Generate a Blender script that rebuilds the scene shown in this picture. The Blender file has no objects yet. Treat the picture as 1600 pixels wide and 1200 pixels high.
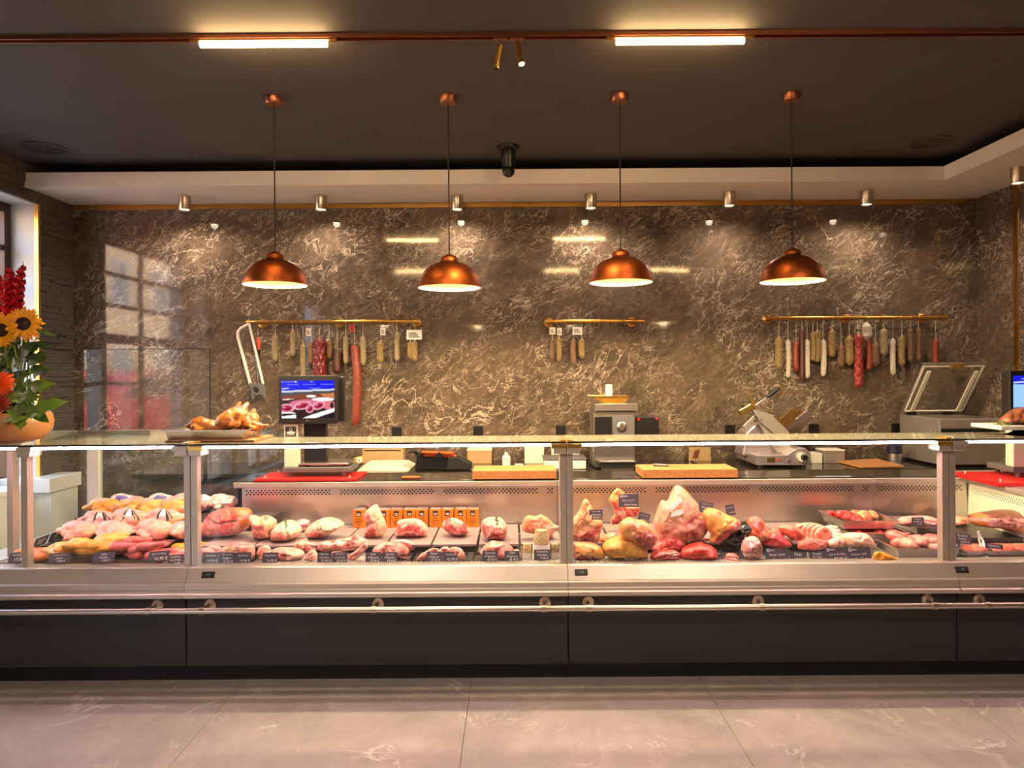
import bpy, math, random
import numpy as np
from mathutils import Vector, Matrix

random.seed(7)
SC = bpy.context.scene
COL = SC.collection
pi = math.pi

# ------------------------------------------------------------------ camera
F, H, HOR, ROLL = 1080.0, 1.62, 580.0, 0.0070
cam = bpy.data.cameras.new('camera')
cam.sensor_width = 36.0
cam.lens = 36.0 * F / 1600.0
cam.shift_y = -(600.0 - HOR) / 1600.0
cam.clip_start = 0.02
camo = bpy.data.objects.new('camera', cam)
camo.matrix_world = Matrix.Translation((0, 0, H)) @ Matrix.Rotation(pi / 2, 4, 'X') @ Matrix.Rotation(-ROLL, 4, 'Z')
COL.objects.link(camo)
SC.camera = camo

# ------------------------------------------------------------------ world, exposure
SC.view_settings.view_transform = 'Standard'
SC.view_settings.look = 'None'
SC.view_settings.gamma = 1.0
SC.view_settings.use_curve_mapping = False
SC.view_settings.exposure = 2.1
SC.cycles.use_denoising = True
SC.cycles.max_bounces = 10
SC.cycles.transparent_max_bounces = 24
SC.cycles.sample_clamp_indirect = 6.0
SC.cycles.caustics_reflective = False
SC.cycles.caustics_refractive = False
w = bpy.data.worlds.new('sky')
SC.world = w
w.use_nodes = True
wn = w.node_tree.nodes
bg = wn['Background']
sky = wn.new('ShaderNodeTexSky')
sky.sky_type = 'HOSEK_WILKIE'
sky.turbidity = 6.0
sky.sun_direction = (0.3, -0.5, 0.8)
w.node_tree.links.new(sky.outputs[0], bg.inputs[0])
bg.inputs[1].default_value = 15.0

def C(r, g, b, a=1.0):
    f = lambda c: (c / 255 / 12.92) if c <= 10.3 else ((c / 255 + .055) / 1.055) ** 2.4
    return (f(r), f(g), f(b), a)

def lamp(name, kind, loc, energy, color, rot=(0, 0, 0), size=.1, sizey=None, spot=None, blend=.5, parent=None):
    d = bpy.data.lights.new(name, kind)
    d.energy = energy
    d.color = color[:3]
    if kind == 'AREA':
        d.size = size
        if sizey: d.shape = 'RECTANGLE'; d.size_y = sizey
    elif kind == 'SUN':
        d.angle = size
    else:
        d.shadow_soft_size = size
    if spot:
        d.spot_size = spot; d.spot_blend = blend
    o = bpy.data.objects.new(name, d)
    o.location = loc; o.rotation_euler = rot
    COL.objects.link(o)
    if parent:
        o.parent = parent
        o.location = Vector(loc) - parent.location
    return o

lamp('sun', 'SUN', (-2, -4, 12), 14.0, C(255, 226, 192), (math.radians(20), math.radians(42), 0), .01)
# daylight enters through the street windows of the left wall (portals guide the sky light)
for (yc, wy, zc, hz) in ((4.5, 2.2, 1.9, 2.3), (-1.9, 2.0, 1.6, 2.8)):
    p = lamp('window_portal', 'AREA', (-4.2, yc, zc), 1.0, (1, 1, 1), (0, -pi / 2, 0), hz, wy)
    p.data.cycles.is_portal = True

# ------------------------------------------------------------------ pixel helpers (1600x1200 frame)
def unroll(px, py):
    dx, dy = px - 800.0, py - 600.0
    return dx - ROLL * dy, dy + ROLL * dx + (600.0 - HOR)
def P(px, py, Y):
    a, b = unroll(px, py)
    return Vector((a * Y / F, Y, H - b * Y / F))
def X_(px, py, Y): return P(px, py, Y).x
def Z_(px, py, Y): return P(px, py, Y).z
def Yz(px, py, z):                      # depth where the ray meets height z
    return (H - z) * F / unroll(px, py)[1]

# ------------------------------------------------------------------ materials
M = {}
class NT:
    def __init__(s, name):
        s.m = bpy.data.materials.new(name); s.m.use_nodes = True
        s.t = s.m.node_tree; s.n = s.t.nodes; s.b = s.n['Principled BSDF']; s.out = s.n['Material Output']
        s.tc = None
    def add(s, kind, **kw):
        n = s.n.new('ShaderNode' + kind)
        for k, v in kw.items(): setattr(n, k, v)
        return n
    def link(s, a, b): s.t.links.new(a, b)
    def obj(s):
        if not s.tc: s.tc = s.add('TexCoord')
        return s.tc.outputs['Object']
    def world(s):
        if not getattr(s, 'geo', None): s.geo = s.add('NewGeometry')
        return s.geo.outputs['Position']
    def mapping(s, vec, scale=(1, 1, 1), rot=(0, 0, 0), loc=(0, 0, 0)):
        n = s.add('Mapping'); s.link(vec, n.inputs[0])
        n.inputs['Scale'].default_value = scale; n.inputs['Rotation'].default_value = rot; n.inputs['Location'].default_value = loc
        return n.outputs[0]
    def noise(s, vec, scale, detail=4, rough=.5, dist=0.0):
        n = s.add('TexNoise'); s.link(vec, n.inputs['Vector'])
        n.inputs['Scale'].default_value = scale; n.inputs['Detail'].default_value = detail
        n.inputs['Roughness'].default_value = rough; n.inputs['Distortion'].default_value = dist
        return n.outputs['Fac']
    def ramp(s, fac, stops, interp='LINEAR'):
        n = s.add('ValToRGB'); s.link(fac, n.inputs[0]); e = n.color_ramp.elements; n.color_ramp.interpolation = interp
        while len(e) < len(stops): e.new(.5)
        for i, (p, c) in enumerate(stops):
            e[i].position = p; e[i].color = c if len(c) == 4 else (*c, 1)
        return n.outputs[0]
    def mix(s, fac, a, b, mode='MIX'):
        n = s.add('MixRGB', blend_type=mode)
        for i, v in enumerate((fac, a, b)):
            if isinstance(v, (int, float)): n.inputs[i].default_value = v if i == 0 else (v, v, v, 1)
            elif isinstance(v, tuple): n.inputs[i].default_value = v
            else: s.link(v, n.inputs[i])
        return n.outputs[0]
    def math(s, op, a, b=0.0, c=None):
        n = s.add('Math', operation=op)
        for i, v in enumerate((a, b) if c is None else (a, b, c)):
            if isinstance(v, (int, float)): n.inputs[i].default_value = v
            else: s.link(v, n.inputs[i])
        return n.outputs[0]
    def bump(s, h, strength, dist=.01):
        n = s.add('Bump'); n.inputs['Strength'].default_value = strength; n.inputs['Distance'].default_value = dist
        s.link(h, n.inputs['Height']); s.link(n.outputs[0], s.b.inputs['Normal'])
    def set(s, **kw):
        for k, v in kw.items():
            i = s.b.inputs[k.replace('_', ' ')]
            if hasattr(v, 'node'): s.link(v, i)
            else: i.default_value = v

def pm(name, col, rough=.5, metal=0.0, var=0.0, vs=20, bump=0.0, bs=60, emit=None, es=1.0, spec=.5, stretch=(1, 1, 1), coat=0.0):
    t = NT(name)
    c = C(*col)
    if var:
        f = t.noise(t.mapping(t.obj(), stretch), vs, 4, .6)
        k = lambda m: tuple(min(1, x * m) for x in c[:3]) + (1,)
        t.set(Base_Color=t.ramp(f, [(.3, k(1 - var)), (.7, k(1 + var))]))
    else:
        t.set(Base_Color=c)
    t.set(Roughness=rough, Metallic=metal)
    t.b.inputs['Specular IOR Level'].default_value = spec
    if coat: t.set(Coat_Weight=coat, Coat_Roughness=.08)
    if bump: t.bump(t.noise(t.mapping(t.obj(), stretch), bs, 5, .6), bump, .004)
    if emit:
        t.set(Emission_Color=C(*emit), Emission_Strength=es)
    M[name] = t.m
    return t.m

def glassmat(name, tint, base=.045, power=4.0, gain=.75, rough=0.0, painted_sheen=0.0):
    t = NT(name); t.n.remove(t.b)
    tr = t.add('BsdfTransparent'); tr.inputs[0].default_value = tint
    gl = t.add('BsdfGlossy'); gl.inputs['Roughness'].default_value = rough; gl.inputs[0].default_value = (1, 1, 1, 1)
    lw = t.add('LayerWeight'); lw.inputs[0].default_value = .5
    f = t.math('MULTIPLY_ADD', t.math('POWER', lw.outputs['Facing'], power), gain, base)
    mx = t.add('MixShader'); t.link(f, mx.inputs[0]); t.link(tr.outputs[0], mx.inputs[1]); t.link(gl.outputs[0], mx.inputs[2])
    if painted_sheen:
        df = t.add('BsdfDiffuse'); df.inputs[0].default_value = C(206, 204, 180)  # pale diffuse share standing in for the wall's reflection on the shelf
        m2 = t.add('MixShader'); m2.inputs[0].default_value = painted_sheen; t.link(mx.outputs[0], m2.inputs[1]); t.link(df.outputs[0], m2.inputs[2]); mx = m2
    t.link(mx.outputs[0], t.out.inputs[0])
    M[name] = t.m
glassmat('glass', (.975, .985, .98, 1), .022, 4.5, .75)
glassmat('glass_top', (.93, .96, .94, 1), .035, 5.0, .75)
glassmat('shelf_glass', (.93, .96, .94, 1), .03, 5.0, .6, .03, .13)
glassmat('film', (.93, .93, .95, 1), .10, 2.5, .7, .12)
glassmat('clear_plastic', (.97, .97, .96, 1), .04, 3.0, .5, .05)

def emis(name, col, strength):
    t = NT(name); t.set(Base_Color=(0, 0, 0, 1), Emission_Color=C(*col), Emission_Strength=strength); M[name] = t.m
emis('tube_glow', (255, 208, 142), 20.0)
emis('spot_glow', (255, 222, 160), 8.0)
emis('led_white', (255, 194, 200), 30.0)
emis('bulb_glow', (255, 212, 118), 7.0)

# dark brown marble laminate of the walls
def marble(name, dark, mid, vein, rough, vscale, bumps, depth=1.0, amts=(.9, .75, .5), thr=(.47, .60)):
    t = NT(name); w_ = t.world()
    wob = t.noise(w_, 1.1, 5, .6)
    pos = t.mapping(w_, (1, 1, 1), (0, math.radians(38), 0))
    cloud = t.noise(t.mapping(pos, (1.0, 1, 2.2)), .9, 6, .62, .6)
    base = t.ramp(cloud, [(.30, C(*dark)), (.52, C(*mid)), (.72, C(*dark))])
    gr = t.noise(t.mapping(pos, (1.0, 1, 1.8)), 5 * vscale, 9, .75, 2.2)
    base = t.mix(.42 * depth, base, t.ramp(gr, [(.34, C(*[int(q * .5) for q in dark])), (.50, C(*dark)), (.66, C(*[min(255, int(q * 1.25)) for q in mid]))]))
    out = base
    for i, (sc, wd, amt) in enumerate(((1.7, .010, amts[0]), (3.6, .013, amts[1]), (6.5, .016, amts[2]))):
        n = t.noise(t.mapping(pos, (.9, 1, 1.5), (0, (0, 1.1, -.6)[i], 0), (i * 3.7, 0, i * 1.9)), sc * vscale, 6, .58, 1.9)
        v = t.math('ABSOLUTE', t.math('SUBTRACT', n, .5))
        line = t.ramp(v, [(0, (1, 1, 1)), (wd, (0, 0, 0))])
        msk = t.ramp(t.noise(w_, 1.9 + i, 3, .5), [(thr[0], (0, 0, 0)), (thr[1], (1, 1, 1))])
        k = t.math('MULTIPLY', t.math('MULTIPLY', line, msk), amt)
        out = t.mix(k, out, C(*vein))
    t.set(Base_Color=out, Roughness=rough)
    if bumps: t.bump(t.noise(w_, 3.0, 2, .5), bumps, .02)
    M[name] = t.m
marble('wall_marble', (70, 61, 53), (112, 97, 81), (198, 182, 162), .06, 1.0, .03, 1.0, (1.0, .9, .45), (.46, .58))
marble('floor_marble', (150, 144, 143), (166, 160, 159), (214, 210, 206), .16, .45, 0, .35, (.75, .5, .2), (.52, .64))

pm('ceiling_paint', (84, 79, 77), .8, var=.06, vs=3)
pm('soffit_paint', (240, 234, 226), .7)
pm('wall_plain', (150, 140, 130), .8, var=.05, vs=2)
pm('reveal_paint', (214, 222, 220), .6)
pm('brass', (196, 150, 78), .28, 1.0, var=.08, vs=9)
pm('brass_light', (226, 190, 110), .30, 1.0)
pm('steel', (200, 196, 192), .30, 1.0, var=.05, vs=6, stretch=(1, 1, 14))
pm('steel_h', (206, 200, 194), .33, 1.0, var=.06, vs=5, stretch=(.4, 8, 30))
pm('steel_satin', (200, 194, 187), .40, .72, var=.04, vs=8)
pm('steel_dull', (186, 182, 176), .45, .8, var=.08, vs=12)
pm('nickel', (196, 184, 166), .28, 1.0)
pm('black_panel', (34, 33, 35), .42, var=.08, vs=40)
pm('black_kick', (22, 22, 23), .5)
pm('black_plastic', (20, 20, 21), .35)
pm('black_matte', (14, 14, 15), .7)
pm('dark_hole', (10, 7, 7), .9)
pm('grey_plastic', (96, 94, 96), .45)
pm('white_plastic', (226, 222, 214), .4)
pm('white_lacquer', (228, 232, 232), .3)
pm('cream_panel', (224, 222, 200), .45)
pm('window_wood', (70, 42, 28), .45, var=.2, vs=14, stretch=(1, 1, 8))
pm('copper', (172, 92, 44), .42, .95, var=.42, vs=9, bump=.08, bs=40)
pm('copper_dark', (168, 108, 82), .4, 1.0)
pm('shade_inner', (246, 240, 214), .6)
pm('cable', (14, 13, 13), .6)
pm('dark_stone', (92, 86, 84), .55, var=.35, vs=16, bump=.35, bs=45, stretch=(1, 1, 4))
pm('counter_stone', (44, 40, 36), .12, var=.2, vs=30)
pm('slate_tile', (128, 116, 116), .45, var=.22, vs=14, stretch=(1, 5, 1))
pm('tray_black', (52, 49, 51), .4)
pm('red_board', (206, 24, 24), .38)
pm('red_paint', (190, 16, 24), .25)

# ------------------------------------------------------------------ geometry collector
class G:
    def __init__(s): s.v = []; s.f = []; s.mi = []; s.cur = 0
    def _add(s, vs, fs):
        o = len(s.v); s.v += [tuple(p) for p in vs]
        for f in fs: s.f.append(tuple(i + o for i in f)); s.mi.append(s.cur)
        return s
    def mat(s, i): s.cur = i; return s
    def box(s, x0, x1, y0, y1, z0, z1):
        vs = [(x, y, z) for z in (z0, z1) for y in (y0, y1) for x in (x0, x1)]
        return s._add(vs, [(0, 2, 3, 1), (4, 5, 7, 6), (0, 1, 5, 4), (2, 6, 7, 3), (0, 4, 6, 2), (1, 3, 7, 5)])
    def obox(s, c, ax, hs):             # oriented box: centre, 3 axes, half sizes
        c = Vector(c); ax = [Vector(a).normalized() for a in ax]
        vs = [c + ax[0] * hs[0] * i + ax[1] * hs[1] * j + ax[2] * hs[2] * k for k in (-1, 1) for j in (-1, 1) for i in (-1, 1)]
        return s._add(vs, [(0, 2, 3, 1), (4, 5, 7, 6), (0, 1, 5, 4), (2, 6, 7, 3), (0, 4, 6, 2), (1, 3, 7, 5)])
    def bar(s, a, b, w, d, up=(0, 1, 0)):
        a, b = Vector(a), Vector(b); t = (b - a); L = t.length; t.normalize()
        u = Vector(up); sd = t.cross(u).normalized(); u = sd.cross(t)
        return s.obox((a + b) / 2, (t, sd, u), (L / 2, w / 2, d / 2))
    def prism(s, poly, fn, d0, d1):     # poly of (u,v); fn(u,v,d)->xyz
        n = len(poly)
        vs = [fn(u, v, d0) for u, v in poly] + [fn(u, v, d1) for u, v in poly]
        return s._add(vs, [tuple(range(n)), tuple(range(2 * n - 1, n - 1, -1))] + [(i, i + n, (i + 1) % n + n, (i + 1) % n) for i in range(n)])
    def px_prism(s, poly, Y, d):        # outline in photo pixels on the plane at depth Y, d thick backwards
        n = len(poly); q = [P(a, b, Y) for a, b in poly]
        return s._add(q + [p + Vector((0, d, 0)) for p in q], [tuple(range(n)), tuple(range(2 * n - 1, n - 1, -1))] + [(i, i + n, (i + 1) % n + n, (i + 1) % n) for i in range(n)])
    def tube(s, path, radii, n=10, cap=True, flat=1.0):
        path = [Vector(p) for p in path]
        if not isinstance(radii, (list, tuple)): radii = [radii] * len(path)
        vs = []; fs = []; m = len(path)
        t0 = (path[1] - path[0]).normalized()
        ref = Vector((0, 0, 1)) if abs(t0.z) < .8 else Vector((0, 1, 0))
        for i, p in enumerate(path):
            t = (path[min(i + 1, m - 1)] - path[max(i - 1, 0)]).normalized()
            u = t.cross(ref).normalized(); v = u.cross(t).normalized()
            for k in range(n):
                a = 2 * pi * k / n
                vs.append(p + (u * math.cos(a) + v * math.sin(a) * flat) * radii[i])
        for i in range(m - 1):
            for k in range(n):
                k2 = (k + 1) % n
                fs.append((i * n + k, i * n + k2, (i + 1) * n + k2, (i + 1) * n + k))
        if cap:
            fs.append(tuple(range(n - 1, -1, -1))); fs.append(tuple((m - 1) * n + k for k in range(n)))
        return s._add(vs, fs)
    def cyl(s, a, b, r, r2=None, n=20): return s.tube([a, b], [r, r if r2 is None else r2], n)
    def lathe(s, prof, c, n=40, axis='Z'):
        vs = []; fs = []; m = len(prof)
        for r, h in prof:
            for k in range(n):
                a = 2 * pi * k / n
                p = (r * math.cos(a), r * math.sin(a), h)
                if axis == 'Y': p = (p[0], p[2], p[1])
                if axis == 'X': p = (p[2], p[0], p[1])
                vs.append((c[0] + p[0], c[1] + p[1], c[2] + p[2]))
        for i in range(m - 1):
            for k in range(n):
                k2 = (k + 1) % n
                fs.append((i * n + k, i * n + k2, (i + 1) * n + k2, (i + 1) * n + k))
        return s._add(vs, fs)
    def ball(s, c, r, n=12, sq=(1, 1, 1)):
        m = max(6, n // 2 + 2)
        return s.lathe_s([(math.sin(pi * i / m), -math.cos(pi * i / m)) for i in range(m + 1)], c, r, n, sq)
    def lathe_s(s, prof, c, r, n, sq):
        g = G(); g.lathe([(max(1e-4, a), b) for a, b in prof], (0, 0, 0), n)
        return s._add([(c[0] + x * r * sq[0], c[1] + y * r * sq[1], c[2] + z * r * sq[2]) for x, y, z in g.v], g.f)
    def quad(s, a, b, c, d): return s._add([a, b, c, d], [(0, 1, 2, 3)])
    def grid(s, fn, nu, nv, closed_u=False):
        vs = [fn(i / (nu if closed_u else nu - 1), j / (nv - 1)) for j in range(nv) for i in range(nu)]
        fs = []
        for j in range(nv - 1):
            for i in range(nu if closed_u else nu - 1):
                i2 = (i + 1) % nu
                fs.append((j * nu + i, j * nu + i2, (j + 1) * nu + i2, (j + 1) * nu + i))
        return s._add(vs, fs)

def base_of(vs):
    xs = [p[0] for p in vs]; ys = [p[1] for p in vs]; zs = [p[2] for p in vs]
    return Vector(((min(xs) + max(xs)) / 2, (min(ys) + max(ys)) / 2, min(zs)))

def make(name, g, mat, parent=None, smooth=False, bevel=0.0, col=None, angle=40, org=None):
    vs = g.v
    if parent is not None:
        o0 = Vector(parent.get('_w', (0, 0, 0)))
    else:
        o0 = Vector(org) if org is not None else base_of(vs)
    me = bpy.data.meshes.new(name)
    me.from_pydata([(p[0] - o0[0], p[1] - o0[1], p[2] - o0[2]) for p in vs], [], g.f)
    mats = mat if isinstance(mat, (list, tuple)) else [mat]
    for m in mats: me.materials.append(M[m] if isinstance(m, str) else m)
    if len(mats) > 1: me.polygons.foreach_set('material_index', g.mi)
    if col is not None:
        a = me.color_attributes.new('col', 'FLOAT_COLOR', 'POINT')
        a.data.foreach_set('color', np.asarray(col, dtype=np.float32).ravel())
    if smooth:
        me.shade_smooth()
        if angle: me.set_sharp_from_angle(angle=math.radians(angle))
    me.update()
    o = bpy.data.objects.new(name, me)
    COL.objects.link(o)
    if parent is not None:
        o.parent = parent; o['_w'] = tuple(o0)
    else:
        o.location = o0; o['_w'] = tuple(o0)
    if bevel:
        b = o.modifiers.new('bevel', 'BEVEL'); b.width = bevel; b.segments = 2; b.limit_method = 'ANGLE'; b.angle_limit = math.radians(40)
    return o

def tag(o, label, cat, group=None, kind=None):
    o['label'] = label; o['category'] = cat
    if group: o['group'] = group
    if kind: o['kind'] = kind
    return o
def thing(name, label, cat, loc, group=None):
    o = bpy.data.objects.new(name, None); o.location = loc; o['_w'] = tuple(loc); o.empty_display_size = .05
    COL.objects.link(o)
    return tag(o, label, cat, group)
def struct(name, g, mat, parent=None, **kw):
    o = make(name, g, mat, parent, **kw)
    if parent is None: o['kind'] = 'structure'
    return o
def stuff(o): o['kind'] = 'stuff'; return o
def dup(root, off):
    r = root.copy(); COL.objects.link(r); r.location = root.location + Vector(off); r['_w'] = tuple(r.location)
    for ch in root.children:
        c = ch.copy(); COL.objects.link(c); c.parent = r; c.matrix_parent_inverse = ch.matrix_parent_inverse
        for g2 in ch.children:
            d = g2.copy(); COL.objects.link(d); d.parent = c
    return r
def dup_kids(ch, c):
    for g2 in ch.children:
        d = g2.copy(); COL.objects.link(d); d.parent = c

def text_mesh(txt, size, align='CENTER', space=1.0):
    cu = bpy.data.curves.new('t', 'FONT'); cu.body = txt; cu.size = size; cu.align_x = align; cu.align_y = 'CENTER'; cu.space_line = .9
    cu.space_character = space; cu.resolution_u = 2
    ob = bpy.data.objects.new('t', cu); COL.objects.link(ob)
    me = bpy.data.meshes.new_from_object(ob)
    COL.objects.unlink(ob); bpy.data.objects.remove(ob); bpy.data.curves.remove(cu)
    vs = [tuple(v.co) for v in me.vertices]; fs = [tuple(p.vertices) for p in me.polygons]
    bpy.data.meshes.remove(me)
    return vs, fs
# ================================================================== the room
YW, XL, XR = 6.05, -3.85, 4.06          # back wall, left wall, right wall
ZC, ZS = 3.31, 3.10                     # ceiling, soffit underside
YF = -3.2                               # wall behind the photographer
XWIN = -4.05                            # window plane in the left wall

# floor of large marble tiles
fl = G(); fl.box(-4.3, 5.2, YF, 6.2, -.10, -.012)
floor = struct('floor', fl, 'black_kick', org=(0, 0, -.012))
tiles = {}
for ix in range(-3, 5):
    for iy in range(-2, 3):
        x0 = -1.425 + 1.2 * ix; y0 = 1.2 + 2.4 * iy
        x1 = x0 + 1.2; y1 = y0 + 2.4
        x0, x1 = max(x0, -4.29), min(x1, 5.19); y0, y1 = max(y0, YF), min(y1, 6.19)
        if x1 - x0 < .1 or y1 - y0 < .1: continue
        key = (round(x1 - x0, 3), round(y1 - y0, 3))
        if key in tiles:
            o = tiles[key].copy(); COL.objects.link(o); o.location = (x0, y0, .012); o.parent = floor
        else:
            g = G(); g.box(.0012, x1 - x0 - .0012, .0012, y1 - y0 - .0012, -.012, 0)
            o = make('floor_tile', g, 'floor_marble', org=(0, 0, 0)); o.parent = floor; o.location = (x0, y0, .012)
            tiles[key] = o

# ceiling, with the lowered white soffit along the back and the right
g = G(); g.box(-4.3, 5.2, YF, 6.25, ZC, ZC + .1)
struct('ceiling', g, 'ceiling_paint')
YS, XS = 5.455, 3.42
g = G(); g.prism([(XL, YS), (XS, YS), (XS, YF), (5.2, YF), (5.2, 6.2), (XL, 6.2)], lambda u, v, d: (u, v, d), ZS, ZS + .115)
struct('trim_1', g, 'soffit_paint', bevel=.002)['label'] = 'white lowered ceiling soffit'

# back wall: core and tall marble panels with hairline joints
g = G(); g.box(XL - .4, XR + .2, YW + .012, YW + .2, 0, ZC)
wb = struct('wall_back', g, 'black_matte', org=(0, YW + .012, 0))
cuts = [XL, -2.63, -1.50, -.38, .74, 1.86, 2.98, XR]
for a, b in zip(cuts, cuts[1:]):
    g = G(); g.box(a + .0006, b - .0006, YW, YW + .012, .0, ZS)
    make('wall_panel', g, 'wall_marble', wb)
g = G(); g.box(XL, XR, YW - .012, YW, ZS - .045, ZS - .001)
struct('trim_2', g, 'brass', bevel=.001)['label'] = 'brass strip between wall panels and soffit'

# right wall with marble panels and a brass corner profile
g = G(); g.box(XR + .012, XR + .2, 2.0, 6.2, 0, ZC)
wr = struct('wall_right', g, 'black_matte', org=(XR + .012, 4, 0))
for a, b in ((5.58, YW), (4.40, 5.53), (3.2, 4.399)):
    g = G(); g.box(XR, XR + .012, a, b, 0, ZS); make('wall_panel', g, 'wall_marble', wr)
g = G(); g.box(XR - .008, XR + .012, 5.53, 5.58, 0, ZS)
struct('trim_3', g, 'brass', bevel=.001)['label'] = 'brass upright profile on the right wall'
g = G(); g.box(5.1, 5.25, YF, 2.0, 0, ZC); g.box(XR + .012, 5.25, 2.0, 2.1, 0, ZC)
struct('wall_right_front', g, 'wall_plain')
g = G(); g.box(-4.4, 5.3, YF - .15, YF, 0, ZC)
struct('wall_front', g, 'wall_plain')

# left wall: window openings towards the street, stone cladding
ZH = 3.0
g = G()
g.box(XWIN - .25, XL, 5.60, 6.2, 0, ZC)
g.box(XWIN - .25, XL, -.9, 3.42, 0, ZC)
g.box(XWIN - .25, XL, YF, -2.9, 0, ZC)
g.box(XWIN - .25, XL, -2.9, -.9, ZH, ZC); g.box(XWIN - .25, XL, 3.42, 5.60, ZH, ZC)
g.box(XWIN - .25, XL, -2.9, -.9, 0, .12); g.box(XWIN - .25, XL, 3.42, 5.60, 0, .70)
wl = struct('wall_left', g, 'reveal_paint', org=(XL, 3, 0))
# ledger stone: thin uneven courses
g = G(); rnd = random.Random(3)
def courses(y0, y1, z0, z1):
    z = z0
    while z < z1 - .004:
        h = rnd.uniform(.016, .034); h = min(h, z1 - z)
        y = y0 - rnd.uniform(0, .15)
        while y < y1:
            L = rnd.uniform(.14, .42); a, b = max(y, y0), min(y + L, y1)
            if b - a > .004: g.box(XL, XL + rnd.uniform(.008, .026), a + .0008, b - .0008, z + .0008, z + h - .0008)
            y += L
        z += h
courses(5.615, YW, 0, ZC)
courses(3.0, 5.60, ZH + .004, ZC)
courses(2.2, 3.42, 0, ZC)
stuff(make('ledger_stone', g, 'dark_stone', wl))
g = G(); g.box(XL - .004, XL + .030, 5.585, 5.613, .0, ZH)
struct('trim_4', g, 'brass_light', bevel=.001)['label'] = 'brass upright profile at the window reveal'
# white sill and the thick white shelf block at its end
g = G(); g.box(XWIN - .1, XL + .02, 3.42, 5.40, .70, .74)
sill = struct('window_sill', g, 'white_lacquer', bevel=.004)
t = thing('shelf_block', 'thick white lacquered shelf block standing by the window reveal', 'shelf', (-3.85, 5.6, 0))
g = G(); g.box(XL + .032, -3.63, 5.42, 5.82, .69, .80).box(XWIN + .02, XL + .032, 5.42, 5.58, .745, .80); make('top', g, 'white_lacquer', t, bevel=.004)
g = G(); g.box(XL + .032, -3.65, 5.46, 5.80, 0, .689); make('base', g, 'white_lacquer', t)

def window(n, y0, y1, z0, z1, ycuts, zcuts):
    g = G(); x0, x1 = XWIN - .06, XWIN
    g.box(x0, x1, y0, y0 + .07, z0, z1).box(x0, x1, y1 - .07, y1, z0, z1)
    g.box(x0, x1, y0 + .07, y1 - .07, z0, z0 + .07).box(x0, x1, y0 + .07, y1 - .07, z1 - .07, z1)
    o = struct('window_%d' % n, g, 'window_wood', bevel=.004)
    g = G()
    for y in ycuts: g.box(x0 + .01, x1 - .008, y - .022, y + .022, z0 + .07, z1 - .07)
    for z, hw in zcuts: g.box(x0 + .012, x1 - .01, y0 + .07, y1 - .07, z - hw, z + hw)
    make('glazing_bar', g, 'window_wood', o)
    ys = [y0 + .06] + list(ycuts) + [y1 - .06]; zs = [z0 + .06] + [z for z, _ in zcuts] + [z1 - .06]
    for a, b in zip(ys, ys[1:]):
        for c, d in zip(zs, zs[1:]):
            g = G(); g.box(XWIN - .036, XWIN - .030, a, b, c, d); make('pane', g, 'glass', o)
window(1, 3.42, 5.60, .74, ZH, (4.5,), ((1.52, .02), (1.98, .05), (2.32, .02), (2.64, .02)))
window(2, -2.9, -.9, .12, ZH, (-1.9,), ((1.98, .05), (2.5, .02)))

# the street outside
pm('asphalt', (96, 96, 98), .85, var=.1, vs=5)
pm('facade', (206, 176, 146), .85, var=.08, vs=3)
pm('tyre', (18, 18, 18), .8)
pm('car_glass', (40, 48, 54), .06)
pm('street_glass', (80, 96, 108), .1)
g = G(); g.box(-22, -4.31, -30, 32, -.2, -.03); struct('ground', g, 'asphalt')
b = thing('building', 'pale plastered house across the street outside the window', 'building', (-15, 4, -.03))
g = G(); g.box(-16, -15, -28, 30, -.03, 7.5); make('facade_wall', g, 'facade', b)
for yy in range(-27, 28, 3):
    for zz in (.9, 4.2):
        g = G(); g.box(-15.0, -14.94, yy, yy + 1.2, zz, zz + 1.8); f = make('window_frame', g, 'white_plastic', b)
        g = G(); g.box(-14.95, -14.92, yy + .1, yy + 1.1, zz + .1, zz + 1.7); make('pane', g, 'street_glass', f)
cr = thing('car', 'red hatchback parked in the street outside the left window', 'car', (-8.2, -2.4, -.03))
g = G()
prof = [(-2.0, .32), (-2.05, .62), (-1.95, .86), (-1.05, .98), (-.45, 1.42), (.75, 1.46), (1.5, 1.02), (1.95, .92), (2.02, .5), (1.95, .3)]
g.prism(prof, lambda u, v, d: (-8.2 + d, -2.4 + u * 1.1, v * 1.15), -.82, .82); make('body', g, 'red_paint', cr, bevel=.08, smooth=True)
g = G(); g.prism([(-.98, 1.0), (-.45, 1.36), (.1, 1.39), (.1, 1.0)], lambda u, v, d: (-8.2 + d, -2.4 + u * 1.1, v * 1.15), -.835, .835)
g.prism([(.16, 1.0), (.16, 1.39), (.7, 1.38), (1.35, 1.02)], lambda u, v, d: (-8.2 + d, -2.4 + u * 1.1, v * 1.15), -.835, .835)
make('window', g, 'car_glass', cr)
for u in (-1.25, 1.25):
    for s in (-.74, .74):
        g = G(); g.cyl((-8.2 + s - .1, -2.4 + u * 1.1, .29), (-8.2 + s + .1, -2.4 + u * 1.1, .29), .32, n=24); make('wheel', g, 'tyre', cr, smooth=True)

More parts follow.
